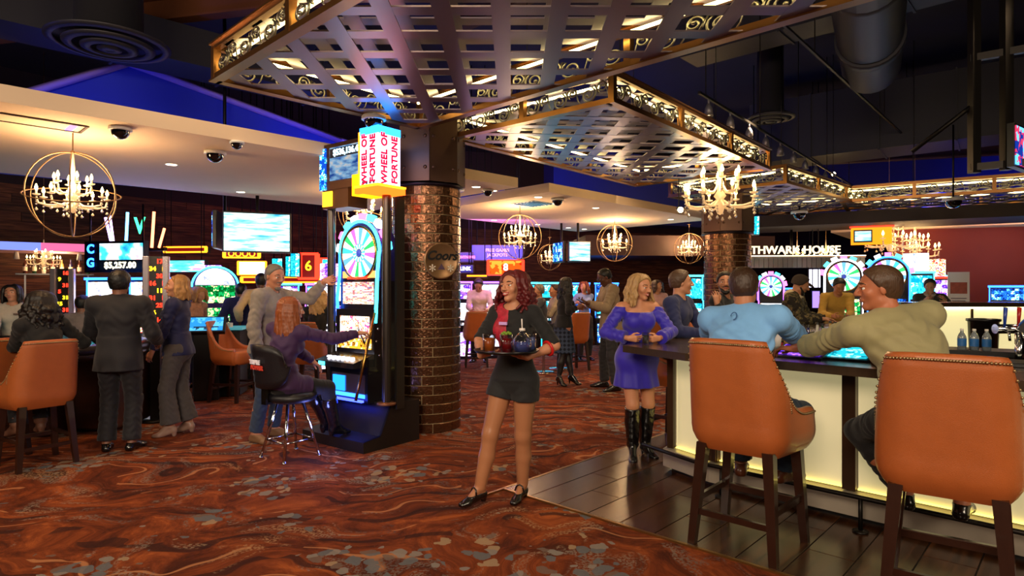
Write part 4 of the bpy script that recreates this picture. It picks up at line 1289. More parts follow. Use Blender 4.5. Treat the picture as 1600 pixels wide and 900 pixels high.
def chandelier_body(t, s=1.0):
    g = MB(); g.lathe([(0, -.16), (.02, -.15), (.035, -.1), (.015, -.06), (.045, -.02), (.02, .02), (.03, .07), (.012, .12), (.018, .2), (.006, .37)], 12)
    g.v = [(a * s, b * s, c * s) for a, b, c in g.v]; g.build('stem', CRYF, t)
    def armmesh(R_, z0, z1, key):
        g = MB(); pts = [(.02, 0, z0), (R_ * .35, 0, z0 - .05), (R_ * .7, 0, z0 - .055), (R_ * .95, 0, z1 - .07), (R_, 0, z1 - .02)]
        g.tube([(a * s, b * s, c * s) for a, b, c in pts], [.008 * s, .009 * s, .009 * s, .008 * s, .007 * s], 6)
        g.lathe([(0, -.012 * s), (.026 * s, -.004 * s), (.03 * s, .004 * s), (0, .004 * s)], 10, (R_ * s, 0, z1 * s)); g.lathe([(.008 * s, 0), (.008 * s, .035 * s)], 8, (R_ * s, 0, z1 * s))
        return g.mesh('arm', CRYF)
    def bulb(R_, z1):
        g = MB(); g.lathe([(.005 * s, 0), (.013 * s, .012 * s), (.012 * s, .026 * s), (.004 * s, .05 * s), (0, .056 * s)], 8, (R_ * s, 0, (z1 + .035) * s)); return g.mesh('candle_bulb', BULB)
    def drop(R_, z, n):
        g = MB()
        for k in range(n): g.ball((R_ * s, 0, (z - .018 - k * .022) * s), .008 * s, 6, 4)
        zz = (z - .018 - n * .022) * s
        g.lathe([(0, 0), (.011 * s, -.018 * s), (.012 * s, -.026 * s), (0, -.036 * s)], 6, (R_ * s, 0, zz), smooth=False); return g.mesh('crystal_drop', CRY)
    for R_, z0, z1, n, ph, nd in ((.255, -.05, -.02, 8, 0, 3), (.14, .06, .10, 6, .3, 1)):
        am, bm, dm = armmesh(R_, z0, z1, n), bulb(R_, z1), drop(R_, z1 - .02, nd)
        for k in range(n):
            a = link('arm', am, t); a.rotation_euler = (0, 0, 2 * PI * k / n + ph); link('candle_bulb', bm, a); link('crystal_drop', dm, a)
    dm = drop(.07, -.08, 3); dm2 = drop(.12, -.06, 2)
    for k in range(8):
        a = link('crystal_drop', dm if k % 2 else dm2, t); a.rotation_euler = (0, 0, 2 * PI * k / 8 + .2)
CHP = chandelier_proto()
def chand(x, y, z, label, s=1.0, power=22, first=[True]):
    if first[0]:
        o = CHP; o.location = (x, y, z); o['label'] = label; o['group'] = 'orb chandeliers'; first[0] = False
    else: o = dup(CHP, (x, y, z), rnd.uniform(0, .8), label, 'orb chandeliers', s)
    if y > 13:
        g = MB(); g.tube([(0, 0, .5), (0, 0, 6.0 - z)], .008, 6); g.build('hanging_rod', RINGM, o)
    point_light('chandelier_light', (x, y, z + .12), power * 1.7, (1.0, .66, .34), .18)
    return o
chand(-3.82, 5.4, 2.31, 'ring chandelier nearest the lens, over the table players under the plaster ceiling', 1, 26)
chand(.13, 10.2, 2.34, 'ring chandelier hanging behind and above the red-haired server', 1, 34)
chand(2.05, 12.4, 2.40, 'ring chandelier to the right of the small wall television', 1, 40)
chand(4.25, 14.9, 2.45, 'ring chandelier close to the farther brick column', 1, 35)
chand(1.08, 17.8, 2.38, 'smallest, farthest ring chandelier, just past the small television', 1, 25)
chand(-2.05, 8.6, 2.55, 'ring chandelier half hidden behind the wheel slot machine', 1, 26)
def plain_chand(x, y, z, label, s, power):
    t = thing('crystal_chandelier', label, 'chandelier', (x, y, z), group='crystal chandeliers without rings')
    chandelier_body(t, s)
    g = MB(); g.tube([(0, 0, .3 * s), (0, 0, 6.0 - z if y > 12.5 or x < -5 else 3.1 - z)], .006, 6); g.build('chain', RINGM, t)
    if power: point_light('chandelier_light', (x, y, z + .15), power, (1.0, .66, .34), .2)
plain_chand(2.68, 8.0, 2.72, 'big ringless crystal chandelier in front of the farther brick column', 1.75, 30)
plain_chand(7.9, 13.0, 2.55, 'ringless chandelier over the wheel machines, nearest the lit orange sign', 1.8, 22)
plain_chand(8.7, 13.4, 2.35, 'ringless chandelier over the tall pale slot machine', 1.7, 15)
plain_chand(7.9, 17.2, 2.35, 'faint ringless chandelier seen under the lit ledge, over the white poster', 1.3, 10)
plain_chand(9.0, 17.8, 2.40, 'faint ringless chandelier seen under the lit ledge, beside the wheel machines', 1.3, 10)
plain_chand(-8.9, 11.8, 2.05, 'small ringless chandelier over the side bar with bottles', 1.0, 10)

# ------------------------------------------------------------------ upholstered stools
LEATHER = mat('tan_leather', '#b4602e', 0.38, noise=.12, nscale=14, bump=.35, bscale=380, coat=.15)
NAIL = mat('brass_nailhead', '#a8906a', .3, .9)
def stool_meshes():
    n = 40; M = {}
    def plan(u, off, z):
        # u in [-1, 1] round the U: back in the middle, wings at the ends
        hw, dep, rc = .245, .43, .10
        s = abs(u); sg = 1 if u >= 0 else -1
        tot = (hw - rc) + rc * PI / 2 + (dep - rc); d = s * tot
        if d < hw - rc: x, y, nx, ny = d, 0, 0, -1
        elif d < hw - rc + rc * PI / 2:
            a = (d - (hw - rc)) / rc; x, y, nx, ny = hw - rc + rc * math.sin(a), rc - rc * math.cos(a), math.sin(a), -math.cos(a)
        else: x, y, nx, ny = hw, rc + (d - (hw - rc + rc * PI / 2)), 1, 0
        q = max(0, (d - (hw - rc)) / (tot - (hw - rc)))
        x += .045 * q * max(0, 1 - (z - .6) / .5)
        x *= 1 - .05 * max(0, (z - .8) / .43)
        lean = -.10 * max(0, (z - .72) / .5) * (1 - q)
        inw = -.0 - .07 * max(0, (.70 - z) / .14) ** 2
        return sg * (x + nx * (off + inw)), -.24 + y + ny * (off + inw) + lean, q
    def top(q):
        if q < .16: return 1.205 - .006 * (q / .16)
        t = (q - .16) / .84
        return .80 + .40 * (1 - t) ** 4.2
    def shell(off, zs, n=n):
        pts = []
        for i in range(n + 1):
            u = -1 + 2 * i / n; q = plan(u, 0, .7)[2]; zt = top(q); col = []
            for k in range(zs + 1):
                z = .565 + (zt - .565) * k / zs
                x, y, _ = plan(u, off, z); col.append((x, y, z))
            pts.append(col)
        return pts
    out = shell(.028, 12); inn = shell(-.028, 12); rim = []
    g = MB(); zs = 12; vs = []; fs = []
    for i in range(n + 1):
        col = out[i][:]; a, b = out[i][-1], inn[i][-1]
        col.append(((a[0] * .75 + b[0] * .25), (a[1] * .75 + b[1] * .25), a[2] + .014)); col.append(((a[0] * .25 + b[0] * .75), (a[1] * .25 + b[1] * .75), a[2] + .014))
        col += inn[i][::-1][:zs - 2 + 1]
        vs += col; m = len(col)
    for i in range(n):
        for k in range(m - 1): fs.append((i * m + k, i * m + m + k, i * m + m + k + 1, i * m + k + 1))
    fs.append(tuple(range(m))); fs.append(tuple(n * m + k for k in range(m - 1, -1, -1)))
    g.add(vs, fs, 0, True); M['shell'] = g.mesh('backrest', LEATHER)
    g = MB()   # seat cushion and underside
    ring = [plan(-1 + 2 * i / n, -.02, .7)[:2] for i in range(n + 1)]
    def lev(z, k): return [(x * k, (y + .0) * k if y < 0 else y * k, z) for x, y in ring] + [(ring[-1][0] * k * .9, .245 * k, z), (0, .27 * k, z), (ring[0][0] * k * .9, .245 * k, z)]
    L_ = [lev(.565, .9), lev(.60, 1.0), lev(.74, 1.0), lev(.765, .97), lev(.775, .85)]
    m = len(L_[0]); vs = sum(L_, []); fs = []
    for k in range(4):
        for i in range(m): j = (i + 1) % m; fs.append((k * m + i, k * m + j, k * m + m + j, k * m + m + i))
    fs.append(tuple(range(m - 1, -1, -1))); fs.append(tuple(range(4 * m, 5 * m)))
    g.add(vs, fs, 0, True); M['seat'] = g.mesh('seat', LEATHER)
    g = MB()
    for i in range(0, 111):
        u = -1 + 2 * i / 110; q = plan(u, 0, .7)[2]; z = top(q) - .012; x, y, _ = plan(u, .030, z); g.ball((x, y, z), .0072, 6, 4)
    for sgn in (-1, 1):
        for i in range(30):
            z = .82 + .37 * i / 30
            u = sgn * .52; x, y, q = plan(u, .0275, z)
            if z < top(q) - .02: g.ball((x, y, z), .006, 6, 4)
    M['nails'] = g.mesh('nailhead_trim', NAIL)
    return M
SM = stool_meshes()
def stool_proto():
    t = thing('leather_bar_stool', 'x', 'bar stool', (0, 0, -50))
    link('backrest', SM['shell'], t); link('seat', SM['seat'], t); o = link('nailhead_trim', SM['nails'], t); o['kind'] = 'stuff'
    P = {}
    for k, (x, y) in enumerate([(-.19, -.20), (.19, -.20), (-.20, .19), (.20, .19)]):
        sx, sy = (1 if x > 0 else -1), (1 if y > 0 else -1)
        g = MB(); b = (x + sx * .045, y + sy * (.055 if y < 0 else .02), 0); a = (x, y, .60)
        w0, w1 = .021, .030
        vs = [(b[0] + i * w0, b[1] + j * w0, 0) for i, j in ((-1, -1), (1, -1), (1, 1), (-1, 1))] + [(a[0] + i * w1, a[1] + j * w1, .6) for i, j in ((-1, -1), (1, -1), (1, 1), (-1, 1))]
        g.add(vs, [(0, 3, 2, 1), (4, 5, 6, 7), (0, 1, 5, 4), (1, 2, 6, 5), (2, 3, 7, 6), (3, 0, 4, 7)]); g.build('leg', DARKWOOD, t)
        P[k] = (Vector(a), Vector(b))
    def at_z(k, z): a, b = P[k]; return b + (a - b) * (z / .6)
    for (i, j, z) in ((0, 1, .20), (0, 2, .27), (1, 3, .27), (2, 3, .24)):
        p, q = at_z(i, z), at_z(j, z); g = MB(); d = q - p
        g.box(tuple((p + q) / 2), (d.length, .022, .034), rz=math.atan2(d.y, d.x)); g.build('stretcher', DARKWOOD, t)
    p, q = at_z(2, .262), at_z(3, .262); g = MB(); g.box(tuple((p + q) / 2), (abs(q.x - p.x) - .05, .026, .006)); g.build('foot_plate', STEEL, t)
    return t
STP = stool_proto()
def stool(x, y, rz, label, group='tan leather bar stools', first=[True], s=None):
    if first[0]: o = STP; first[0] = False; o.location = (x, y, 0); o.rotation_euler = (0, 0, rz); o['label'] = label; o['group'] = group
    else: o = dup(STP, (x, y, 0), rz, label, group, s)
    return o
# rz: front of the stool points along local +y
stool(1.40, 3.66, R(-43), 'tan leather bar stool under the man in the light blue pullover')
stool(2.05, 2.92, R(-37), 'tan leather bar stool nearest the lens, under the man in the olive shirt')
stool(-4.06, 5.30, R(58), 'tan leather stool of the woman with long dark curls, at the left table', s=.88)
stool(-4.62, 5.45, R(75), 'tan leather stool cut off by the left margin, beside the dark-curled woman', s=.88)
stool(-3.72, 8.3, R(-100), 'tan leather stool behind the man in the grey sweater, seen edge-on', s=.87)
stool(-2.72, 8.35, R(-5), 'tan leather stool under the seated woman with long blond hair', s=.87)
stool(-.68, 11.9, R(4), 'tan leather stool in front of the young man in the white shirt', s=.87)
stool(1.12, 11.4, R(30), 'tan leather stool between the woman in plaid skirt and the man in the blazer', s=.87)
stool(1.62, 6.05, R(-135), 'tan leather stool under the young man in the navy shirt')
stool(3.0, 7.75, R(-140), 'tan leather stool empty beside the man in camouflage')
stool(4.05, 8.62, R(-135), 'tan leather stool behind the man in camouflage')
stool(2.35, 6.95, R(-135), 'tan leather stool under the bearded man resting his chin on his hand')

# ------------------------------------------------------------------ the bar
BARTOP = mat('bronze_brown_bar_top', '#4a3a2c', 0.22, 0.25, noise=.25, nscale=9, stretch=(1, 6, 1))
BARFACE = mat('backlit_cream_panel', '#ece2c4', 0.45, emit='#fff0b0', es=0.24)
BARPOST = mat('dark_bronze_post', '#4c3524', .32, .6)
PLINTH = mat('pale_grey_plinth', '#b0a494', .35, .3)
bar = thing('bar', 'long angular bar with glowing cream panels and a dark bronze top, beside the stools', 'bar', (0, 0, 0))
O_ = [(4.6, 1.12), (1.244, 4.47), (.908, 5.09), (1.35, 5.75), (4.6, 9.0)]
def offset(poly, d):
    out = []
    for i, p in enumerate(poly):
        a = Vector(poly[max(i - 1, 0)]); b = Vector(p); c = Vector(poly[min(i + 1, len(poly) - 1)])
        n1 = (b - a).normalized() if i > 0 else (c - b).normalized(); n2 = (c - b).normalized() if i < len(poly) - 1 else n1
        m1 = Vector((n1.y, -n1.x)); m2 = Vector((n2.y, -n2.x)); m = (m1 + m2).normalized()
        k = d / max(m.dot(m1), .3); out.append((b.x + m.x * k, b.y + m.y * k))
    return out
# the inside of the bar lies to the right of the direction of travel
I_ = offset(O_, .66); B_ = offset(O_, .34); B2 = offset(O_, .40)
def strip(poly1, poly2, z0, z1, name, m, parent):
    for i in range(len(poly1) - 1):
        g = MB(); g.prism([poly1[i], poly1[i + 1], poly2[i + 1], poly2[i]], z0, z1); g.build(name, m, parent)
strip(O_, I_, .975, 1.03, 'bar_top', BARTOP, bar)
strip(B_, B2, .0, .05, 'toe_kick', BLACK, bar)
strip(offset(O_, .28), B2, .05, .19, 'plinth', PLINTH, bar)
strip(offset(O_, .58), offset(O_, .64), .0, .975, 'back_wall', mat('dark_bar_back', '#2c2420', .6), bar)
strip(offset(O_, .33), offset(O_, .36), .945, .975, 'top_rail', BARPOST, bar)
GL = glow('bar_glow_strip', '#ffe46a', 2.2)
for i in range(len(B_) - 1):
    a, b = Vector(B_[i]), Vector(B_[i + 1]); L_ = (b - a).length; d = (b - a) / L_; n = max(1, round(L_ / 1.02)); pl = L_ / n
    an = math.atan2(d.y, d.x); nn = Vector((d.y, -d.x))
    for k in range(n):
        c = a + d * (pl * (k + .5))
        g = MB(); g.box((0, 0, .575), (pl - .085, .02, .745)); g.build('glow_panel', BARFACE, bar, (c.x + nn.x * .035, c.y + nn.y * .035, 0), an)
        g = MB(); g.box((0, 0, .208), (pl - .09, .012, .01)); g.build('light_strip', GL, bar, (c.x + nn.x * .008, c.y + nn.y * .008, 0), an)
    for k in range(n + 1 if i in (0, 3) else n):
        c = a + d * pl * k
        if i == 0 and k == n or i > 0 and k == 0 or True:
            g = MB(); g.box((-.022, 0, .575), (.036, .05, .75)); g.box((.022, 0, .575), (.036, .05, .75)); g.box((0, .01, .575), (.01, .03, .75)); g.build('post', BARPOST, bar, (c.x, c.y, 0), an)
# polished foot rail on brackets
fr = offset(O_, .14)
g = MB(); g.tube([(x, y, .22) for x, y in fr[0:2]] + [(fr[2][0], fr[2][1], .22)], .015, 10); g.build('foot_rail', DARKMETAL, bar)
for k in range(5):
    p = Vector(fr[0]).lerp(Vector(fr[1]), .2 + k * .19); q = Vector(B_[0]).lerp(Vector(B_[1]), .2 + k * .19)
    g = MB(); g.tube([(p.x, p.y, .22), (q.x, q.y, .16)], .012, 6); g.tube([(p.x, p.y, .22), (p.x, p.y, .008)], .014, 6); g.lathe([(0, 0), (.045, 0), (.045, .012), (0, .02)], 12, (p.x, p.y, .008)); g.build('rail_bracket', DARKMETAL, bar)

# bartender's side: stainless sinks, lit drain board, bottles, cups
wk = thing('bar_work_counter', 'stainless bartender counter with a lit drain board inside the bar', 'counter', (0, 0, 0))
W1, W2 = offset(O_, .66), offset(O_, 1.15)
for i in (0, 3):
    g = MB(); g.prism([W1[i], W1[i + 1], W2[i + 1], W2[i]], .80, .84); g.build('steel_top', STEEL, wk)
    g = MB(); g.prism([offset(O_, .7)[i], offset(O_, .7)[i + 1], offset(O_, 1.1)[i + 1], offset(O_, 1.1)[i]], .0, .80); g.build('cabinet', DARKMETAL, wk)
for k in range(3):
    c = Vector(W1[0]).lerp(Vector(W1[1]), .55 + k * .15) + Vector((.17, .17))
    g = MB(); g.box((0, 0, .846), (.42, .3, .01)); g.build('lit_drain_board', mat('lit_board', '#f0ead0', .3, emit='#fff2c0', es=1.1), wk, (c.x, c.y, 0), R(-45))
    g = MB()
    for q in range(7): g.box((-.18 + q * .06, 0, .856), (.008, .28, .008))
    g.build('drain_bars', STEEL, wk, (c.x, c.y, 0), R(-45))
BOT = [('#5a2a10', 'amber'), ('#1f4a24', 'green'), ('#d8d4c8', 'clear'), ('#7a1c1c', 'red'), ('#c8a050', 'gold'), ('#2a2a60', 'blue')]
def bottle_mesh(col, cap, k):
    g = MB(); g.lathe([(0, 0), (.036, 0), (.038, .01), (.038, .17), (.03, .205), (.014, .23), (.013, .285)], 14)
    me = g.mesh('bottle', mat('bottle_' + cap, col, .08, coat=1, trans=.3))
    g = MB(); g.lathe([(.0385, .05), (.0385, .14)], 14); lb = g.mesh('paper_label', mat('paper_label', '#e0d4b4', .6))
    g = MB(); g.lathe([(.015, .285), (.015, .31), (0, .312)], 10); cp = g.mesh('cap', mat('pour_cap', '#1a1a1a', .4))
    return me, lb, cp
BM = [bottle_mesh(c, n, i) for i, (c, n) in enumerate(BOT)]
def bottle(x, y, z, k, label, group, s=1.0):
    me, lb, cp = BM[k % 6]
    t = thing('bottle', label, 'bottle', (x, y, z), rnd.uniform(0, 3), group); t.scale = (s, s, s)
    link('glass_body', me, t); link('paper_label', lb, t); link('cap', cp, t)
for k in range(12):
    c = Vector(W1[3]).lerp(Vector(W1[4]), .02 + k * .042) + Vector((.12 + .08 * (k % 2), -.12 - .08 * (k % 2)))
    bottle(c.x, c.y, .84, k, BOT[k % 6][1] + ' liquor bottle on the steel counter behind the bar, ' + ('end nearer the blond woman' if k < 6 else 'end farther from the blond woman'), 'liquor bottles inside the bar')
def cup_mesh(r0, r1, h, m, name='cup'):
    g = MB(); g.lathe([(0, .003), (r0, .0), (r1, h), (r1 - .003, h), (r0 - .003, .006), (0, .006)], 18); return g.mesh(name, m)
CUPW = cup_mesh(.032, .045, .13, mat('white_paper_cup', '#e8e2d8', .5))
bt = 1.031
def put(name, me, label, cat, loc, rz=0, group=None):
    o = link(name, me, None, loc, rz); return tag(o, label, cat, group)
put('paper_cup', CUPW, 'white paper cup on the bar just past the blue pullover shoulder', 'cup', (1.93, 4.55, bt))
put('paper_cup', CUPW, 'white paper cup on the far counter beside the man in camouflage', 'cup', (2.42, 5.05, .841))
put('paper_cup', CUPW, 'white paper cup at the middle of the work counter behind the straws', 'cup', (2.78, 4.72, .841))
g = MB()
for k in range(22): a = rnd.uniform(0, 6.28); g.tube([(.02 * math.cos(a), .02 * math.sin(a), .02), (.05 * math.cos(a), .05 * math.sin(a), .25)], .003, 5, mi=k % 2)
t = thing('straw_holder', 'steel beaker of drinking straws on the bar behind the blue pullover', 'straw holder', (2.02, 4.72, .84)); link('beaker', cup_mesh(.04, .045, .12, STEEL, 'beaker'), t); o = g.build('straws', [mat('black_straw', '#141414', .4), mat('red_straw', '#b02020', .4)], t); o['kind'] = 'stuff'
for k in range(5):
    t = thing('condiment_tub', ['first', 'second', 'third', 'fourth', 'fifth'][k] + ' small steel garnish tub of the row, counted from the straw beaker', 'tub', (2.14 + k * .11, 5.02 - k * .11, .841), R(-45), 'garnish tubs in a row')
    g = MB(); g.box((0, 0, .05), (.11, .11, .1), ch=.01); g.build('tub', STEEL, t)
    g = MB(); g.box((0, 0, .102), (.09, .09, .006)); g.build('fruit', mat('garnish_%d' % (k % 3), ['#b8c020', '#c03018', '#e8a020'][k % 3], .5), t)
# game screens set into the bar top
for k, (x, y, m, lab) in enumerate([(1.98, 4.24, screen('purple_game', [(0, '#301070'), (.4, '#7040e0'), (.75, '#e080ff')], 1.6, 30, 1), 'purple'), (2.22, 4.12, screen('cyan_game', [(0, '#0a6a80'), (.4, '#20b0c0'), (.8, '#a0f0ff')], 1.5, 26, 2), 'cyan'), (3.05, 3.30, screen('blue_game', [(0, '#102a80'), (.5, '#3060e0'), (.8, '#a0c0ff')], 1.5, 26, 5), 'blue')]):
    t = thing('bar_top_game', lab + ' lit game screen tilted on the bar top between the two seated men' if k < 2 else 'blue lit game screen on the bar top past the nearest stool', 'game screen', (x, y, bt), R(-45))
    g = MB(); g.add([(-.17, -.14, 0), (.17, -.14, 0), (.17, .14, 0), (-.17, .14, 0), (-.17, -.14, .012), (.17, -.14, .012), (.17, .14, .07), (-.17, .14, .07)], [(0, 3, 2, 1), (4, 5, 6, 7), (0, 1, 5, 4), (1, 2, 6, 5), (2, 3, 7, 6), (3, 0, 4, 7)]); g.build('housing', BLACK, t)
    g = MB(); g.add([(-.15, -.12, .02), (.15, -.12, .02), (.15, .12, .07), (-.15, .12, .07)], [(0, 1, 2, 3)]); g.build('screen', m, t)
# back counter with glowing front, its bin and water
bc = thing('back_counter', 'far bar counter with a bright glowing cream front behind the man in the olive shirt', 'counter', (7.38, 9.45, 0), R(-3))
g = MB(); g.box((0, 0, 1.255), (3.25, .75, .06)); g.build('counter_top', BARTOP, bc)
g = MB(); g.box((0, .05, .61), (3.15, .55, 1.21)); g.build('base', mat('glow_front', '#efe6c0', .5, emit='#fff2b0', es=.55), bc)
g = MB(); g.box((0, -.25, 1.205), (3.15, .02, .02)); g.build('light_strip', glow('counter_strip', '#fff0a0', 9), bc)
for x in (-1.55, -.52, .52, 1.55):
    g = MB(); g.box((x, -.235, .61), (.03, .02, 1.2)); g.build('post', BARPOST, bc)
t = thing('waste_bin', 'tall black plastic bin in front of the glowing far counter', 'bin', (6.15, 8.1, 0))
g = MB(); g.lathe([(0, .05), (.13, .05), (.17, 1.06), (.19, 1.07), (.19, 1.10), (.16, 1.10), (.12, .08), (0, .08)], 18); g.build('barrel', BLACK, t); g = MB(); g.lathe([(0, 0), (.14, 0), (.14, .05), (0, .05)], 18); g.build('foot', BLACK, t)
bs = thing('low_shelf', 'low dark shelf that carries the water bottles inside the bar', 'shelf', (3.75, 5.1, 0), R(-30))
g = MB(); g.box((0, 0, .98), (1.0, .35, .04)); g.build('shelf_top', BLACK, bs); g = MB(); g.box((0, 0, .48), (.9, .3, .96)); g.build('cabinet', DARKMETAL, bs)
for k in range(3):
    t = thing('water_bottle', ['leftmost', 'middle', 'rightmost'][k] + ' of three clear water bottles with blue labels', 'bottle', (3.66 + k * .07, 5.05 - k * .04, 1.0), 0, 'three water bottles')
    g = MB(); g.lathe([(0, 0), (.03, 0), (.031, .1), (.025, .12), (.012, .145), (.012, .155)], 12); g.build('bottle_body', mat('clear_pet', '#c8d4dc', .08, trans=.7), t)
    g = MB(); g.lathe([(.0318, .03), (.0318, .09)], 12); g.build('blue_label', mat('water_blue', '#2a6ab0', .5), t); g = MB(); g.lathe([(.013, .155), (.013, .17), (0, .17)], 10); g.build('cap', WHITE, t)
# point of sale terminal at the right margin
t = thing('cash_terminal', 'black touch screen terminal on its stand at the right margin of the bar', 'terminal', (3.12, 3.72, 1.031), R(-130))
g = MB(); g.box((0, 0, .012), (.28, .3, .024), ch=.006); g.build('foot', BLACK, t); g = MB(); g.tube([(0, 0, .02), (0, .02, .24)], .03, 10); g.build('neck', BLACK, t)
for s_, dz, nm in ((0, .33, 'near'), (.12, .24, 'far')):
    M_ = Matrix.Translation((0, .03 + s_, dz)) @ Matrix.Rotation(R(-38), 4, 'X')
    g = MB(); g.box((0, 0, 0), (.38, .035, .28), M=M_); g.build('monitor', BLACK, t)
g = MB(); g.box((0, -.022, 0), (.35, .004, .25), M=Matrix.Translation((0, .03, .33)) @ Matrix.Rotation(R(-38), 4, 'X')); g.build('glass', screen('pos_screen', [(0, '#22304a'), (.5, '#4a6a9a'), (.8, '#b0c0d0')], 1.0, 18, 2), t)
# beer tap tower, right end
t = thing('beer_tap_tower', 'chrome beer tap tower inside the bar at the right margin', 'beer tap', (3.72, 4.55, 0))
g = MB(); g.box((0, 0, .42), (.3, .3, .84)); g.build('cabinet', DARKMETAL, t); g = MB(); g.tube([(0, 0, .84), (0, 0, 1.2)], .03, 12); g.tube([(-.18, 0, 1.2), (.18, 0, 1.2)], .035, 12); g.build('tower', CHROME, t)
for k in range(4):
    g = MB(); x = -.15 + k * .1; g.tube([(x, -.03, 1.2), (x, -.09, 1.18), (x, -.10, 1.12)], .009, 6); h_ = g.build('tap', CHROME, t); g = MB(); g.tube([(x, -.05, 1.22), (x, -.06, 1.36)], [.008, .015], 8); g.build('tap_handle', mat('tap_%d' % k, ['#2040a0', '#b02020', '#d0b040', '#205030'][k], .3), h_)
# ------------------------------------------------------------------ slot machines
CAB = mat('slot_cabinet', '#15121c', 0.3, .3, coat=.3)
CABP = mat('purple_cabinet', '#3a2c78', 0.35, .2)
GOLDT = mat('gold_trim', '#b08040', .22, 1.0)
S_RED = screen('scr_reels', [(0, '#fff2d0'), (.3, '#f0b060'), (.5, '#ffffff'), (.65, '#d03a28'), (.8, '#ffe0a0'), (.92, '#4060c0')], 1.7, 22, 1)
S_BLUE = screen('scr_blue', [(0, '#08206a'), (.35, '#1a60d8'), (.6, '#60c8ff'), (.8, '#e8f8ff')], 1.8, 20, 2)
S_CYAN = screen('scr_cyan', [(0, '#0890b0'), (.4, '#30c8e0'), (.75, '#c8faff')], 1.8, 14, 3)
S_PURP = screen('scr_purple', [(0, '#4a20b0'), (.3, '#a060ff'), (.55, '#ffffff'), (.8, '#ff90e0')], 1.8, 16, 4)
S_GREEN = screen('scr_green', [(0, '#04501c'), (.4, '#10a050'), (.65, '#f0e8a0'), (.85, '#ffffff')], 1.5, 16, 5)
S_WHITE = screen('scr_white', [(0, '#ffffff'), (.45, '#e0f0ff'), (.7, '#ffc8a0'), (.85, '#8090ff')], 2.0, 18, 6)
S_TV = screen('scr_tv', [(0.3, '#2890b8'), (.45, '#8fe0f0'), (.55, '#e8ffff'), (.7, '#70c0d8')], 1.7, 3, 7, 'noise', (1, 1, 6))
G_BLUE = glow('edge_blue', '#2a6cff', 5.0); G_CYAN = glow('edge_cyan', '#40e0ff', 4.5); G_PURP = glow('edge_purple', '#9a50ff', 5.0)
G_RED = glow('edge_red', '#ff2a18', 4.5); G_ORNG = glow('edge_orange', '#ff8a18', 4.0); G_WHITE = glow('edge_white', '#f4f0ff', 4.0); G_PINK = glow('edge_pink', '#ff60c0', 4.0)
G_YEL = glow('edge_yellow', '#ffd020', 3.0); G_GREEN = glow('edge_green', '#20e060', 3.0)
WHC = [glow('w_%d' % i, c, 1.8) for i, c in enumerate(['#ffffff', '#40c8d8', '#d8fff0', '#30b060', '#ffffff', '#c060d0', '#ffd8a0', '#60a0ff'])]

def wheel_disc(r, parent, loc, n=22, y=-.01):
    g = MB()
    for k in range(n):
        a0, a1 = 2 * PI * k / n, 2 * PI * (k + 1) / n; am = (a0 + a1) / 2
        for (r0, r1, sh) in ((.36, .97, 0), (.16, .34, 3)):
            g.add([(r * r0 * math.cos(a0), y, r * r0 * math.sin(a0)), (r * r1 * math.cos(a0), y, r * r1 * math.sin(a0)), (r * r1 * math.cos(am), y, r * r1 * math.sin(am)), (r * r1 * math.cos(a1), y, r * r1 * math.sin(a1)), (r * r0 * math.cos(a1), y, r * r0 * math.sin(a1))], [(0, 1, 2, 3, 4)], (k * 3 + sh) % 8 if k % 2 else (0 if sh == 0 else 1))
    o = g.build('wheel', WHC, parent, loc)
    g = MB(); g.lathe([(0, .02), (r * .09, .015), (r * .13, 0)], 16, mi=0); g.lathe([(r * .97, .012), (r * 1.04, .012), (r * 1.04, -.01), (r * .97, -.01)], 36, mi=1)
    h = g.build('wheel_hub', [mat('wheel_hub_blue', '#3040a0', .3, emit='#4858d0', es=.6), GOLDT], o); h.rotation_euler = (PI / 2, 0, 0); h.location = (0, y, 0)
    return o

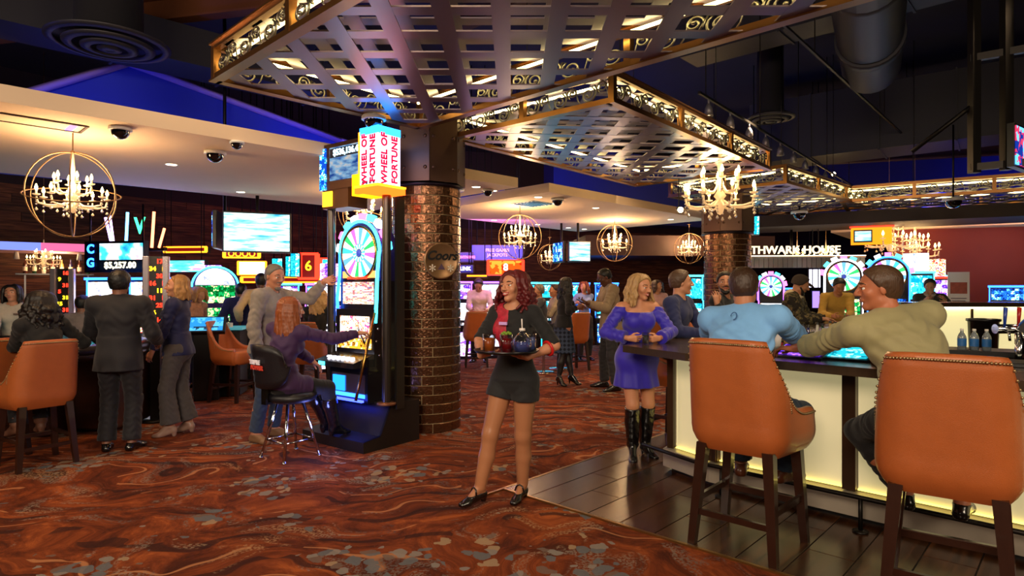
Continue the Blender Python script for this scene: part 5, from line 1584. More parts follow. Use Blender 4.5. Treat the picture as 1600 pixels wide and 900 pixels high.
def slot(x, y, rz, label, kind='video', s1=S_WHITE, s2=S_BLUE, edge=G_BLUE, w=.58, base=.0, group='slot machines', cab=CAB, top=1.0, face=0):
    t = thing('slot_machine', label, 'slot machine', (x, y, base), rz, group)
    g = MB(); g.box((0, .08, .33), (w, .5, .66), ch=.015); g.build('base', cab, t)
    g = MB(); g.box((0, -.19, .32), (w * .8, .012, .5)); g.build('belly_panel', s2, t)
    g = MB(); g.add([(-w / 2, -.34, .66), (w / 2, -.34, .66), (w / 2, .0, .66), (-w / 2, .0, .66), (-w / 2, -.34, .72), (w / 2, -.34, .72), (w / 2, .0, .80), (-w / 2, .0, .80)], [(0, 3, 2, 1), (4, 5, 6, 7), (0, 1, 5, 4), (1, 2, 6, 5), (2, 3, 7, 6), (3, 0, 4, 7)]); dk = g.build('button_deck', cab, t)
    for k in range(5):
        g = MB(); g.box((-w * .32 + k * w * .16, -.24, .757), (.05, .04, .014)); g.build('button', G_WHITE, dk)
    H1 = 1.24
    if base:
        gp = MB(); gp.box((0, 0, -base / 2), (w + .1, .8, base)); gp.build('plinth', DARKMETAL, t)
    g = MB(); g.box((0, .12, (H1 + .66) / 2), (w, .38, H1 - .66)); g.build('cabinet', cab, t)
    g = MB(); g.box((0, -.076, 1.0), (w * .82, .012, .36)); g.build('screen', s1, t)
    for s_ in (-1, 1):
        g = MB(); g.box((s_ * (w / 2 - .012), -.078, (.78 + H1) / 2), (.022, .016, H1 - .78)); g.build('edge_light', edge, t)
    z = H1
    if kind in ('video', 'tall'):
        h2 = .45 * top
        g = MB(); g.box((0, .14, z + h2 / 2), (w * .98, .30, h2)); g.build('top_box', cab, t)
        g = MB(); g.box((0, -.016, z + h2 / 2), (w * .84, .012, h2 * .84)); g.build('top_screen', s2, t)
        for s_ in (-1, 1):
            g = MB(); g.box((s_ * (w / 2 - .02), -.018, z + h2 / 2), (.02, .014, h2)); g.build('edge_light', edge, t)
        z += h2
        g = MB(); g.box((0, .1, z + .02), (w * 1.02, .3, .04)); g.build('crown', edge, t)
        if kind == 'tall':
            g = MB(); g.box((0, .14, z + .22), (w * .7, .1, .34), ch=.02); g.build('topper', s1, t)
    elif kind == 'arch':
        r = w * .46; n = 16
        prof = [(-w / 2, z), (w / 2, z)] + [(w / 2 * math.cos(PI * k / n), z + .28 + r * math.sin(PI * k / n)) for k in range(n + 1)]
        m_ = len(prof); g = MB(); g.add([(a, -.05, b) for a, b in prof] + [(a, .3, b) for a, b in prof], [tuple(range(m_ - 1, -1, -1)), tuple(range(m_, 2 * m_))] + [(i, (i + 1) % m_, m_ + (i + 1) % m_, m_ + i) for i in range(m_)]); g.build('top_box', cab, t)
        g = MB(); g.box((0, -.056, z + .16), (w * .8, .01, .28)); g.build('top_screen', s2, t)
        prof = [(w * .4 * math.cos(PI * k / n), z + .31 + r * .8 * math.sin(PI * k / n)) for k in range(n + 1)]
        g = MB(); g.add([(a, -.058, b) for a, b in prof], [tuple(range(len(prof) - 1, -1, -1))]); g.build('arch_glass', S_WHITE, t)
        g = MB(); g.tube([(w * .47 * math.cos(PI * k / n), -.06, z + .28 + r * .97 * math.sin(PI * k / n)) for k in range(n + 1)], .014, 6); g.build('arch_light', edge, t)
    elif kind == 'wheel':
        r = w * .46; n = 20; cz = z + r + .06
        prof = [(-w / 2, z), (w / 2, z)] + [(w / 2 * math.cos(PI * k / n), cz + r * 1.08 * math.sin(PI * k / n)) for k in range(n + 1)]
        m_ = len(prof); g = MB(); g.add([(a, -.04, b) for a, b in prof] + [(a, .24, b) for a, b in prof], [tuple(range(m_ - 1, -1, -1)), tuple(range(m_, 2 * m_))] + [(i, (i + 1) % m_, m_ + (i + 1) % m_, m_ + i) for i in range(m_)]); g.build('top_box', cab, t)
        wheel_disc(r * .92, t, (0, -.05, cz))
        g = MB(); g.tube([(w / 2, -.045, z)] + [(w * .5 * math.cos(PI * k / n), -.045, cz + r * 1.08 * math.sin(PI * k / n)) for k in range(n + 1)] + [(-w / 2, -.045, z)], .018, 6); g.build('arch_light', edge, t)
        for k in range(7):
            a = PI * (k + .5) / 7; c = (w * .56 * math.cos(a), -.03, cz + r * 1.22 * math.sin(a))
            g = MB(); g.box((0, 0, 0), (.10, .05, .07), M=Matrix.Translation(c) @ Matrix.Rotation(-(a - PI / 2), 4, 'Y')); g.build('crown_lamp', [G_PINK, G_WHITE, G_CYAN][k % 3], t)
    return t

# the big wheel machine on its pedestal beside the near column
ws = thing('wheel_slot_machine', 'tall wheel slot machine on a black pedestal beside the near copper brick column', 'slot machine', (-1.34, 5.6, 0), math.atan2(-.6, .8))
PED = mat('black_pedestal', '#171110', .45)
g = MB()
prof = [(0, 0), (.70, 0), (.70, .40), (.34, .40), (.20, .12), (0, .10)]
g.add([(.0, y, z) for y, z in prof] + [(-.92, y, z) for y, z in prof], [(0, 1, 2, 3, 4, 5), (11, 10, 9, 8, 7, 6)] + [(i, 6 + i, 6 + (i + 1) % 6, (i + 1) % 6) for i in range(6)]); g.build('pedestal', PED, ws)
g = MB(); g.add([(.004, .01, .105), (.004, .2, .13), (.004, .33, .395), (.004, .36, .41), (-.02, .36, .41), (-.02, .33, .40), (-.02, .2, .13), (-.02, .01, .105)], [(0, 7, 6, 1), (1, 6, 5, 2), (2, 5, 4, 3)]); g.build('step_trim', DARKMETAL, ws)
cx0, cx1 = -.82, -.24; cxm = (cx0 + cx1) / 2; W_ = cx1 - cx0
g = MB(); g.box((cxm, .46, .60), (W_, .42, .42)); g.build('lower_cabinet', CAB, ws)
g = MB(); g.box((cxm, .50, 1.05), (W_, .34, .48)); g.build('cabinet', CAB, ws)
g = MB(); g.add([(cx0, .08, .74), (cx1, .08, .74), (cx1, .34, .74), (cx0, .34, .74), (cx0, .08, .79), (cx1, .08, .79), (cx1, .34, .86), (cx0, .34, .86)], [(0, 3, 2, 1), (4, 5, 6, 7), (0, 1, 5, 4), (1, 2, 6, 5), (2, 3, 7, 6), (3, 0, 4, 7)]); dk = g.build('button_deck', mat('deck_grey', '#2a2830', .25, .4, coat=.5), ws)
for k in range(6):
    g = MB(); g.lathe([(0, .012), (.022, .012), (.026, 0)], 12); g.build('button', G_WHITE, dk, (cx0 + .1 + k * .07, .17, .82))
g = MB(); g.box((cx0 + .1, .078, .765), (.09, .01, .035)); g.build('ticket_slot', G_CYAN, ws)
def tilt(z0, y0, z1, y1, name, m, ins=.04, th=.012, parent=None):
    g = MB(); a, b = cx0 + ins, cx1 - ins
    g.add([(a, y0, z0), (b, y0, z0), (b, y1, z1), (a, y1, z1), (a, y0 + th, z0), (b, y0 + th, z0), (b, y1 + th, z1), (a, y1 + th, z1)], [(0, 1, 2, 3), (4, 7, 6, 5), (0, 4, 5, 1), (1, 5, 6, 2), (2, 6, 7, 3), (3, 7, 4, 0)]); return g.build(name, m, parent or ws)
tilt(.90, .315, 1.00, .325, 'pay_strip', screen('scr_gold', [(0, '#7a3a08'), (.3, '#ffb030'), (.7, '#fff0c0')], 1.5, 30, 3))
tilt(1.01, .322, 1.22, .322, 'reel_screen', screen('scr_reel_main', [(0, '#fff4e0'), (.35, '#ffd0a0'), (.55, '#ff7048'), (.7, '#ffffff'), (.85, '#c04080')], 2.2, 26, 9), .07)
tilt(.46, .245, .66, .245, 'belly_glass', mat('belly_glass', '#5a4a4a', .1, .3, coat=1))
g = MB(); g.box((cx0 + .16, .238, .56), (.18, .01, .15)); g.build('belly_screen', glow('belly_blue', '#1a78ff', 3.0), ws)
g = MB(); g.box((cxm, .20, .415), (W_ * .95, .03, .02)); g.build('floor_glow', glow('floor_blue', '#3040ff', 7.0), ws)
g = MB(); g.box((cxm, .236, .455), (W_ * .9, .012, .035)); g.build('kick_glow', G_BLUE, ws)
# slanting gold edge on the right flank
g = MB(); g.tube([(cx1 + .008, .10, .44), (cx1 + .008, .20, .80), (cx1 + .008, .33, 1.26)], .014, 8); g.build('gold_edge', GOLDT, ws)
g = MB(); g.tube([(cx1 + .03, .22, 1.05), (cx1 + .06, .16, .98), (cx1 + .09, .06, 1.13)], .009, 8); g.ball((cx1 + .03, .22, 1.05), .02); g.build('pull_lever', CHROME, ws)
for k, (yy, zz) in enumerate([(.36, .98), (.40, .84), (.38, 1.1), (.48, .9)]):
    g = MB(); g.lathe([(0, .01), (.012, .006), (.014, 0)], 10); o = g.build('side_lock', CHROME, ws, (cx1, yy, zz)); o.rotation_euler = (0, PI / 2, 0)
# upper cabinet with pay table and wheel
g = MB(); g.box((cxm, .52, 1.44), (W_ * .98, .28, .32)); g.build('pay_cabinet', CAB, ws)
S_PAY = screen('scr_pay', [(0, '#fff8f0'), (.4, '#ffd8b0'), (.6, '#e07050'), (.8, '#6060a0')], 1.5, 34, 11, stretch=(1, 1, 3))
tilt(1.34, .365, 1.56, .365, 'pay_table', S_PAY, .06)
text('DOUBLE DIAMOND', .034, G_RED, ws, (cxm, .36, 1.60))
n = 24; r = .27; cz = 1.85
prof = [(-r - .03, -.28), (r + .03, -.28)] + [((r + .03) * math.cos(PI * k / n), (r + .05) * math.sin(PI * k / n)) for k in range(n + 1)]
m_ = len(prof); g = MB(); g.add([(cxm + a, .40, cz + b) for a, b in prof] + [(cxm + a, .62, cz + b) for a, b in prof], [tuple(range(m_ - 1, -1, -1)), tuple(range(m_, 2 * m_))] + [(i, (i + 1) % m_, m_ + (i + 1) % m_, m_ + i) for i in range(m_)]); g.build('wheel_housing', mat('blue_purple_housing', '#2a2468', .3, .3), ws)
wheel_disc(r * .97, ws, (cxm, .39, cz), 24)
g = MB(); g.box((cxm, .392, cz - .215), (W_ * .9, .012, .07)); g.build('amber_plate', glow('amber_plate', '#ffb060', 1.6), ws)
g = MB(); g.tube([(cxm + (r + .035) * math.cos(PI * k / n), .385, cz + (r + .05) * math.sin(PI * k / n)) for k in range(n + 1)], .016, 8); g.build('arch_light', G_CYAN, ws)
for s_ in (-1, 1):
    g = MB(); g.tube([(cxm + s_ * (W_ / 2 - .005), .35, 1.16), (cxm + s_ * (W_ / 2 + .012), .35, 1.4), (cxm + s_ * (W_ / 2 - .002), .37, 1.64), (cxm + s_ * (r + .03), .385, 1.86)], .017, 8); g.build('edge_light', G_CYAN if s_ > 0 else G_BLUE, ws)
for k in range(9):
    a = PI * (k + .5) / 9; c = (cxm + (r + .09) * math.cos(a), .44, cz + (r + .10) * math.sin(a))
    g = MB(); g.box((0, 0, 0), (.085, .08, .06), M=Matrix.Translation(c) @ Matrix.Rotation(-(a - PI / 2), 4, 'Y'), ch=.01); g.build('crown_lamp', [G_CYAN, G_PINK, G_WHITE][k % 3], ws)
# posts
POST = mat('gunmetal_post', '#4e4844', .3, .8)
for (x, y, z0) in ((-.03, .30, .40), (-.885, .32, 0.40)):
    g = MB(); g.lathe([(.042, z0), (.042, 2.46)], 20, (x, y, 0)); g.lathe([(0, z0 + .03), (.09, z0 + .02), (.09, z0), (0, z0)], 24, (x, y, 0), mi=1); g.build('post', [POST, mat('copper_flange', '#8a5a40', .4, .6)], ws)
g = MB(); g.box((.02, .42, 1.35), (.03, .10, 2.0)); g.build('rear_upright', POST, ws)
# overhead display box and corner sign
HOUS = mat('bronze_sign_housing', '#5a3c2a', .35, .6)
ov = thing('overhead_jackpot_sign', 'overhead jackpot box with a lit red-lettered corner column, above the wheel slot machine', 'sign', (-1.34, 5.6, 0), math.atan2(-.6, .8))
g = MB(); g.box((-.56, .36, 2.72), (.78, .26, .46)); g.build('housing', HOUS, ov)
g = MB(); g.box((-.50, .222, 2.74), (.56, .012, .33)); g.build('display', screen('scr_jackpot', [(0, '#06103a'), (.35, '#1a3a7a'), (.55, '#6a90b0'), (.75, '#c8b090')], 1.2, 7, 4, 'noise', (1, 1, 3)), ov)
g = MB(); g.box((-.50, .214, 2.845), (.54, .006, .09)); g.build('amount_bar', mat('amount_bar', '#0a1430', .4), ov)
text('$536,136.43', .085, glow('amount_white', '#c8f4ff', 2.6), ov, (-.50, .208, 2.845), bold=.002)
g = MB(); g.box((-.895, .222, 2.70), (.10, .012, .42)); g.build('end_display', screen('scr_end', [(0, '#0c3a9a'), (.5, '#30a0f0'), (.75, '#d0f4ff')], 2.0, 24, 6), ov)
g = MB(); g.box((-.72, .36, 2.40), (.40, .24, .20)); g.build('drop_box', HOUS, ov)
g = MB(); g.box((-.84, .236, 2.40), (.15, .012, .15)); g.build('amber_window', glow('amber_window', '#ffb020', 3.5), ov)
g = MB(); g.box((-.22, .24, 2.47), (.16, .26, .20)); g.build('orange_box', glow('orange_box', '#ffb010', 2.2), ov)
g = MB(); g.box((-.05, .24, 2.40), (.32, .34, .05)); g.build('tray', glow('tray_orange', '#ff4a10', 5.0), ov)
g = MB(); g.box((-.05, .24, 2.44), (.33, .35, .018)); g.build('tray_rim', G_ORNG, ov)
g = MB(); g.box((-.05, .24, 2.71), (.25, .27, .52)); g.build('column_sign', glow('sign_white', '#f0e4ff', 2.3), ov)
g = MB(); g.box((-.05, .24, 2.95), (.255, .275, .07)); g.build('sign_cap', glow('sign_cap', '#2090ff', 6.0), ov)
g = MB(); g.box((-.185, .11, 2.70), (.02, .02, .50)); g.build('orange_edge', G_ORNG, ov)
RT = glow('sign_red', '#e01038', 1.6)
for (x, w_) in ((-.105, 'WHEEL OF'), (.01, 'FORTUNE')):
    o = text(w_, .098, RT, ov, (x, .098, 2.69), bold=.003); o.rotation_euler = (PI / 2, -PI / 2, 0)
for (y, w_) in ((.175, 'WHEEL OF'), (.30, 'FORTUNE')):
    o = text(w_, .098, RT, ov, (.083, y, 2.69), bold=.003)
    o.rotation_euler = (Matrix.Rotation(PI / 2, 3, 'Z') @ Matrix.Rotation(PI / 2, 3, 'X') @ Matrix.Rotation(PI / 2, 3, 'Z')).to_euler()
g = MB()
for k in range(4): g.box((-.13 + k * .05, .102, 2.475), (.022, .006, .03))
g.build('sign_symbols', mat('sign_navy', '#101848', .5), ov)

# stool of the slot machine
cs = thing('slot_stool', 'black padded stool with splayed chrome legs and a lettered backrest, at the wheel slot machine', 'stool', (-1.97, 5.52, 0), R(-37))
PAD = mat('black_vinyl', '#15131a', .45, noise=.1, bump=.1)
g = MB(); g.lathe([(0, .50), (.19, .50), (.225, .52), (.23, .555), (.20, .585), (0, .59)], 28); g.v = [(x * 1.05, y * .95, z) for x, y, z in g.v]; g.build('seat', PAD, cs)
g = MB(); n = 16
for layer, off in ((0, 0), (1, .05)):
    for i in range(n + 1):
        a = R(-52 + 104 * i / n); rr = .27 + off
        for k in range(7):
            t_ = k / 6; wz = .19 * math.sqrt(max(0, 1 - (abs(i / n * 2 - 1)) ** 3.5)); z = .83 + (t_ - .5) * 2 * wz
            g.v.append((rr * math.sin(a), -rr * math.cos(a) + .02 - (t_ - .3) * .05, z))
def gi(l, i, k): return l * (n + 1) * 7 + i * 7 + k
for i in range(n):
    for k in range(6):
        g.f.append((gi(0, i, k), gi(0, i, k + 1), gi(0, i + 1, k + 1), gi(0, i + 1, k))); g.f.append((gi(1, i, k), gi(1, i + 1, k), gi(1, i + 1, k + 1), gi(1, i, k + 1)))
    g.f.append((gi(0, i, 6), gi(1, i, 6), gi(1, i + 1, 6), gi(0, i + 1, 6))); g.f.append((gi(0, i, 0), gi(0, i + 1, 0), gi(1, i + 1, 0), gi(1, i, 0)))
g.mi = [0] * len(g.f); g.sm = [True] * len(g.f)
g.build('backrest', PAD, cs)
g = MB(); g.box((0, -.25, .60), (.07, .02, .2)); g.box((0, -.20, .51), (.06, .12, .015)); g.build('back_bracket', DARKMETAL, cs)
for k, wd in enumerate(['TRIPLE', 'POWER']):
    o = text(wd, .052, mat('red_print' if k else 'white_print', ['#e8e0e8', '#d04030'][k], .5, emit=['#e8e0e8', '#d04030'][k], es=.1), cs, (-.01, -.337 + .02 * k, .87 - k * .05), bold=.002); o.rotation_euler = (PI / 2, 0, 0)
for k in range(4):
    a = R(45 + 90 * k); g = MB(); c, s_ = math.cos(a), math.sin(a)
    g.tube([(.10 * c, .10 * s_, .51), (.25 * c, .25 * s_, .012)], .014, 10); g.tube([(.25 * c, .25 * s_, .014), (.252 * c, .252 * s_, .0)], .018, 10); g.build('leg', CHROME, cs)
    b = a + PI / 2; r_ = .205; g = MB(); g.tube([(r_ * c, r_ * s_, .16), (r_ * math.cos(b), r_ * math.sin(b), .16)], .009, 8); g.build('foot_ring', CHROME, cs)

# rows of machines in the background
slot(-6.35, 9.6, R(-20), 'slot machine with a white keno screen left of the dark-suited man', 'video', S_PURP, S_WHITE, G_BLUE, .62, top=.85)
slot(-5.62, 9.5, R(-20), 'slot machine with a white keno screen between the dark-suited man and the woman in navy', 'video', S_RED, S_WHITE, G_BLUE, .62, top=.85)
slot(-4.78, 10.0, R(28), 'arch-topped slot machine with green leaf screens and a purple flank', 'arch', S_GREEN, S_GREEN, G_CYAN, .72, cab=CABP)
names = ['behind the head of the woman in navy', 'just left of the green arch-topped machine', 'right of the green arch-topped machine', 'behind the man in the cream shirt', 'behind the raised arm of the grey sweater man, near end', 'behind the raised arm of the grey sweater man, far end', 'directly left of the wheel slot machine post']
for k, (x, y, rz) in enumerate([(-6.6, 12.2, -15), (-5.9, 12.0, -15), (-4.6, 12.6, 10), (-4.0, 12.9, 10), (-3.25, 11.2, 20), (-2.75, 11.6, 20), (-2.3, 12.1, 20)]):
    slot(x, y, R(rz), 'background slot machine ' + names[k], ['video', 'tall', 'video'][k % 3], [S_WHITE, S_PURP, S_RED][k % 3], [S_PURP, S_CYAN, S_WHITE][(k + 1) % 3], [G_PURP, G_WHITE, G_CYAN][k % 3], .56, group='machines of the left background', top=.7)
names = ['next to the near brick column', 'behind the young man in the white shirt', 'with cyan screens, nearer the server\'s hair', 'with cyan screens, behind the seated men', 'behind the woman in plaid skirt', 'behind the phone of the man in the blazer']
for k, (x, y, rz) in enumerate([(-1.15, 13.2, 10), (-.45, 13.4, 10), (.30, 15.0, 0), (.95, 15.2, 0), (1.75, 16.4, -5), (2.5, 16.4, -5)]):
    slot(x, y, R(rz), 'background slot machine ' + names[k], 'video', [S_WHITE, S_PURP, S_CYAN, S_CYAN, S_BLUE, S_CYAN][k], [S_PURP, S_WHITE, S_CYAN, S_CYAN, S_CYAN, S_BLUE][k], [G_PURP, G_PURP, G_CYAN, G_CYAN, G_BLUE, G_BLUE][k], .62, group='machines of the middle background', top=.8)
slot(3.75, 13.0, R(-10), 'slot machine with bright cyan screens above the young man in navy', 'video', S_CYAN, S_CYAN, G_CYAN, .5, group='machines of the middle background', top=1.1)
slot(4.35, 13.1, R(-10), 'slot machine with bright cyan screens beside the farther brick column', 'video', S_CYAN, S_CYAN, G_CYAN, .5, group='machines of the middle background', top=1.1)
RG = 'machines of the right background'
slot(5.42, 13.0, R(-20), 'narrow wheel machine glowing white and violet right of the farther brick column', 'wheel', S_WHITE, S_PURP, G_PURP, .5, group=RG)
slot(6.15, 13.8, R(-20), 'low slot machine with small cyan screens behind the man in camouflage', 'video', S_CYAN, S_BLUE, G_BLUE, .46, group=RG, top=.5)
slot(5.98, 11.2, R(-22), 'wheel machine with green trim above the person in yellow', 'wheel', S_GREEN, S_CYAN, G_WHITE, .62, group=RG, base=.12)
slot(6.90, 11.4, R(-25), 'wheel machine with blue trim above the olive-shirted man\'s head', 'wheel', S_BLUE, S_BLUE, G_BLUE, .68, group=RG, base=.12)
slot(7.75, 11.9, R(-30), 'tall pale slot machine with a star-shaped topper', 'tall', S_WHITE, S_CYAN, G_CYAN, .6, group=RG, top=1.2)
slot(8.45, 12.4, R(-35), 'red-lit slot machine behind the seated dealer', 'tall', S_RED, S_PURP, G_RED, .5, group=RG, top=1.0)
slot(9.05, 13.1, R(-35), 'narrow wheel machine with red trim against the burgundy wall', 'wheel', S_RED, S_BLUE, G_RED, .44, group=RG)
slot(9.75, 12.2, R(-38), 'blue slot machine near the right margin, in front of the burgundy wall', 'video', S_BLUE, S_BLUE, G_BLUE, .62, group=RG, top=.6)
slot(10.5, 12.1, R(-38), 'blue slot machine cut off by the right margin', 'video', S_BLUE, S_CYAN, G_CYAN, .62, group=RG, top=.6)

# ------------------------------------------------------------------ televisions, signs, neon
def tv(px, py, d, w, h, rz, label, pole=2.85, m=S_TV, frame=BLACK, tiltx=0):
    p = at(px, py, d)
    t = thing('television', label, 'television', tuple(p), rz)
    g = MB(); g.box((0, .035, 0), (w + .05, .06, h + .05), ch=.01); g.build('housing', frame, t)
    g = MB(); g.box((0, 0, 0), (w, .01, h)); g.build('screen', m, t)
    if pole: 
        g = MB(); g.tube([(0, .09, 0), (0, .09, pole - p.z)], .025, 10); g.box((0, .075, 0), (.2, .04, .2)); g.build('ceiling_pole', DARKMETAL, t)
    return t
tv(402, 363, 9.0, .88, .54, R(22), 'large bright television hanging from the left plaster ceiling')
tv(341, 362, 9.4, .9, .5, R(-75), 'television seen edge-on beside the large bright television', m=S_BLUE, pole=6.0)
tv(906, 393, 12.8, .46, .38, R(20), 'small bright television between two ring chandeliers')
tv(871, 394, 12.9, .46, .38, R(-70), 'dark television seen edge-on left of the small bright television', m=S_BLUE)
jb = thing('jackpot_board', 'hanging jackpot board showing an amount, above the keno machines', 'sign', (-6.35, 9.9, 2.0), R(-12))
g = MB(); g.box((0, .05, 0), (1.12, .1, .50)); g.build('housing', BLACK, jb)
g = MB(); g.box((.14, -.006, .08), (.80, .01, .26)); g.build('picture', screen('scr_board', [(0.3, '#0a6aa8'), (.45, '#40c8f0'), (.6, '#ffffff'), (.75, '#ffa0b0')], 1.8, 4, 8, 'noise'), jb)
g = MB(); g.box((.14, -.006, -.14), (.80, .01, .13)); g.build('amount_bar', mat('amount_dark', '#1c2418', .4), jb)
text('$5,257.00', .135, glow('amount_cream', '#fff4d0', 3.0), jb, (.13, -.014, -.14), bold=.004, space=1.1)
g = MB(); g.box((-.43, -.006, 0), (.14, .01, .44)); g.build('letter_panel', mat('navy_panel', '#081040', .4), jb)
for k, c in enumerate('CG'): text(c, .2, glow('neon_blue', '#2a7cff', 5), jb, (-.43, -.014, .12 - k * .22), bold=.006)
for s_ in (-.5, .5):
    g = MB(); g.tube([(s_, .05, .2), (s_, .05, .83)], .015, 6); g.build('hanger', DARKMETAL, jb)
# neon fan
nf = thing('neon_fan_sign', 'fan of coloured neon tubes with a green letter standing above the jackpot board', 'neon sign', (-6.35, 10.4, 2.27), R(-10)); nf.scale = (.85, 1, 1)
g = MB(); g.box((0, .05, -.12), (1.35, .08, .06)); g.build('base_bar', DARKMETAL, nf)
for (x0, z0, x1, z1, m, r) in [(-.46, -.1, -.62, .42, glow('neon_violet', '#c090ff', 7), .022), (-.42, -.1, -.52, .45, glow('neon_lilac', '#e8b0ff', 7), .018), (-.16, -.1, -.12, .5, glow('neon_sky', '#58b0ff', 7), .024), (.42, -.1, .47, .5, glow('neon_salmon', '#ff7a50', 6), .024), (.58, -.1, .70, .22, glow('neon_salmon', '#ff7a50', 6), .022)]:
    g = MB(); g.tube([(x0, 0, z0), (x1, 0, z1)], r, 8); g.build('neon_tube', m, nf)
text('V', .38, glow('neon_green', '#30ff90', 5), nf, (.15, 0, .26), bold=.008)
for s_ in (-.6, 0, .6):
    g = MB(); g.tube([(s_, .05, -.1), (s_, .05, -.24)], .012, 6); g.build('hanger', DARKMETAL, nf)
def sign(px, py, d, w, h, rz, label, m, border=None, txt=None, tm=None, ts=.15, hang=6.0, name='lit_sign', bw=.03, by=0):
    p = at(px, py, d)
    t = thing(name, label, 'sign', tuple(p), rz)
    g = MB(); g.box((0, .06, 0), (w + .03, .1, h + .03)); g.build('housing', BLACK, t)
    g = MB(); g.box((0, 0, 0), (w, .012, h)); g.build('face', m, t)
    if border:
        for (x, z, a, b) in ((0, h / 2, w, bw), (0, -h / 2, w, bw), (w / 2, 0, bw, h), (-w / 2, 0, bw, h)):
            g = MB(); g.box((x, -.012, z), (a + bw, .02, b if b == bw else b)); g.build('neon_border', border, t)
    if txt:
        for k, l in enumerate(txt): text(l, ts, tm, t, (0, -.016, (len(txt) - 1) * ts * .55 - k * ts * 1.1), bold=.003)
    if hang:
        for s_ in (-w * .4, w * .4):
            g = MB(); g.tube([(s_, .06, h / 2), (s_, .06, hang - p.z)], .01, 5); g.build('hanger', DARKMETAL, t)
    return t
NAVYF = mat('sign_navy_face', '#141a4a', .4, emit='#2a2a90', es=.6); REDF = mat('sign_red_face', '#3a0a0a', .4, emit='#a01010', es=.5)
sign(283, 416, 12.2, .98, .22, R(-8), 'wide turquoise and pink lit sign over machines left of the green machine', screen('scr_turq', [(0.3, '#18c0c0'), (.5, '#60f0f0'), (.65, '#ff80b0')], 2, 3, 4, 'noise', (1, 1, 5)), None, hang=6.0)
sign(290, 390, 12.4, .9, .10, R(-8), 'row of orange neon bars on the left background wall', REDF, G_ORNG, hang=6.0)
sign(378, 397, 11.6, .62, .13, R(8), 'orange neon sign of ring shapes under the large television', REDF, G_ORNG, ['OOOO'], G_ORNG, .15, hang=6.0)
sign(394, 419, 11.8, .5, .25, R(8), 'white lit billboard with an orange border right of the green machine', glow('billboard_white', '#f4fbff', 2.0), G_ORNG, hang=6.0, bw=.02)
sign(433, 417, 11.4, .17, .30, R(8), 'small turquoise lit panel above the head of the grey sweater man', S_CYAN, None, hang=6.0)
sign(450, 416, 11.5, .08, .36, R(8), 'narrow turquoise strip panel right of the small turquoise panel', S_CYAN, None, hang=6.0)
sign(461, 414, 11.4, .15, .42, R(8), 'tall turquoise lit panel beside the red neon square', S_CYAN, None, hang=6.0)
sign(482, 416, 11.6, .32, .46, R(8), 'red neon square with a yellow figure, left of the wheel slot machine', REDF, G_RED, ['6'], G_YEL, .26, hang=6.0, bw=.045)
sign(508, 413, 12.0, .16, .22, R(8), 'little teal sign in a red ring beside the wheel slot machine post', S_CYAN, G_RED, hang=6.0)
sign(440, 437, 12.3, 1.5, .10, R(8), 'long orange light bar above the background machines', REDF, G_ORNG, hang=6.0)
sign(727, 402, 12.6, .30, .18, R(0), 'pink-white lettered sign beside the near brick column', NAVYF, None, ['LIGHTNING'], G_PINK, .075, hang=6.0)
sign(727, 420, 12.5, .30, .14, R(0), 'blue and white lettered sign under the pink-white one', NAVYF, None, ['LINK'], G_WHITE, .10, hang=6.0)
sign(777, 395, 12.9, 1.05, .30, R(5), 'violet-blue information board left of the ring chandelier over the server', mat('info_blue', '#202a80', .4, emit='#3038b0', es=1.0), None, ['FREE GAMES', 'JACKPOTS'], WHITE, .09, hang=6.0)
sign(790, 418, 12.8, .72, .30, R(5), 'orange-red lit panel just behind the top of the server\'s hair', screen('scr_orange', [(0, '#b01808'), (.4, '#ff4a10'), (.75, '#ff9030')], 1.8, 5, 2), G_RED, ['8'], G_WHITE, .2, hang=6.0)
sign(745, 431, 12.5, .40, .03, R(0), 'thin orange light line under the blue sign', G_ORNG, None, hang=6.0)
sign(1182, 352, 12.5, .10, .36, R(-10), 'small blue bottle-shaped lit sign beside the farther brick column', S_CYAN, None, hang=6.0)
# marquee ledge with letters
mq = thing('marquee_ledge', 'lit metal ledge carrying marquee letters, right of the farther brick column', 'sign', (5.2, 13.6, 2.2), R(-6))
g = MB(); g.box((.95, .2, -.02), (2.9, .5, .05)); g.build('shelf', mat('pale_ledge', '#b8a890', .4, .3), mq)
for k in range(29):
    g = MB(); g.box((-.45 + k * .1, 0, -.15), (.09, .03, .22)); g.build('corrugation', mat('corrugated_metal', '#a89878', .3, .8), mq)
g = MB(); g.box((.95, -.05, .0), (2.9, .015, .015)); g.build('light_strip', glow('ledge_light', '#ffe0b0', 5), mq)
text('SOUTHWARK HOUSE', .24, glow('marquee_bulbs', '#ffe6b8', 1.6), mq, (.72, -.02, .12), bold=.004, extrude=.02)
g = MB(); g.tube([(.95, .2, 0), (.95, .2, .6)], .03, 8); g.build('hanger', DARKMETAL, mq)
ob = thing('orange_light_box', 'orange lit box with a small picture screen above the wheel machines', 'sign', tuple(at(1362, 368, 12.8)), R(-25))
g = MB(); g.box((0, .15, 0), (.72, .3, .34)); g.build('box', glow('orange_face', '#ff8418', 1.9), ob)
g = MB(); g.box((-.16, -.02, -.01), (.34, .03, .26)); g.build('frame', BLACK, ob); g = MB(); g.box((-.16, -.04, -.01), (.29, .01, .2)); g.build('screen', S_TV, ob)
g = MB(); g.box((.0, -.01, .18), (.8, .04, .03)); g.build('red_edge', G_RED, ob); g = MB(); g.tube([(0, .15, .1), (0, .15, .4)], .02, 6); g.build('hanger', DARKMETAL, ob)
po = thing('poster_stand', 'white poster stand with a reddish picture in front of the burgundy wall', 'poster', (8.63, 12.0, 0), R(-18))
g = MB(); g.box((0, 0, 1.42), (.36, .02, .78)); g.build('sheet', mat('poster_white', '#d8c8c4', .6), po)
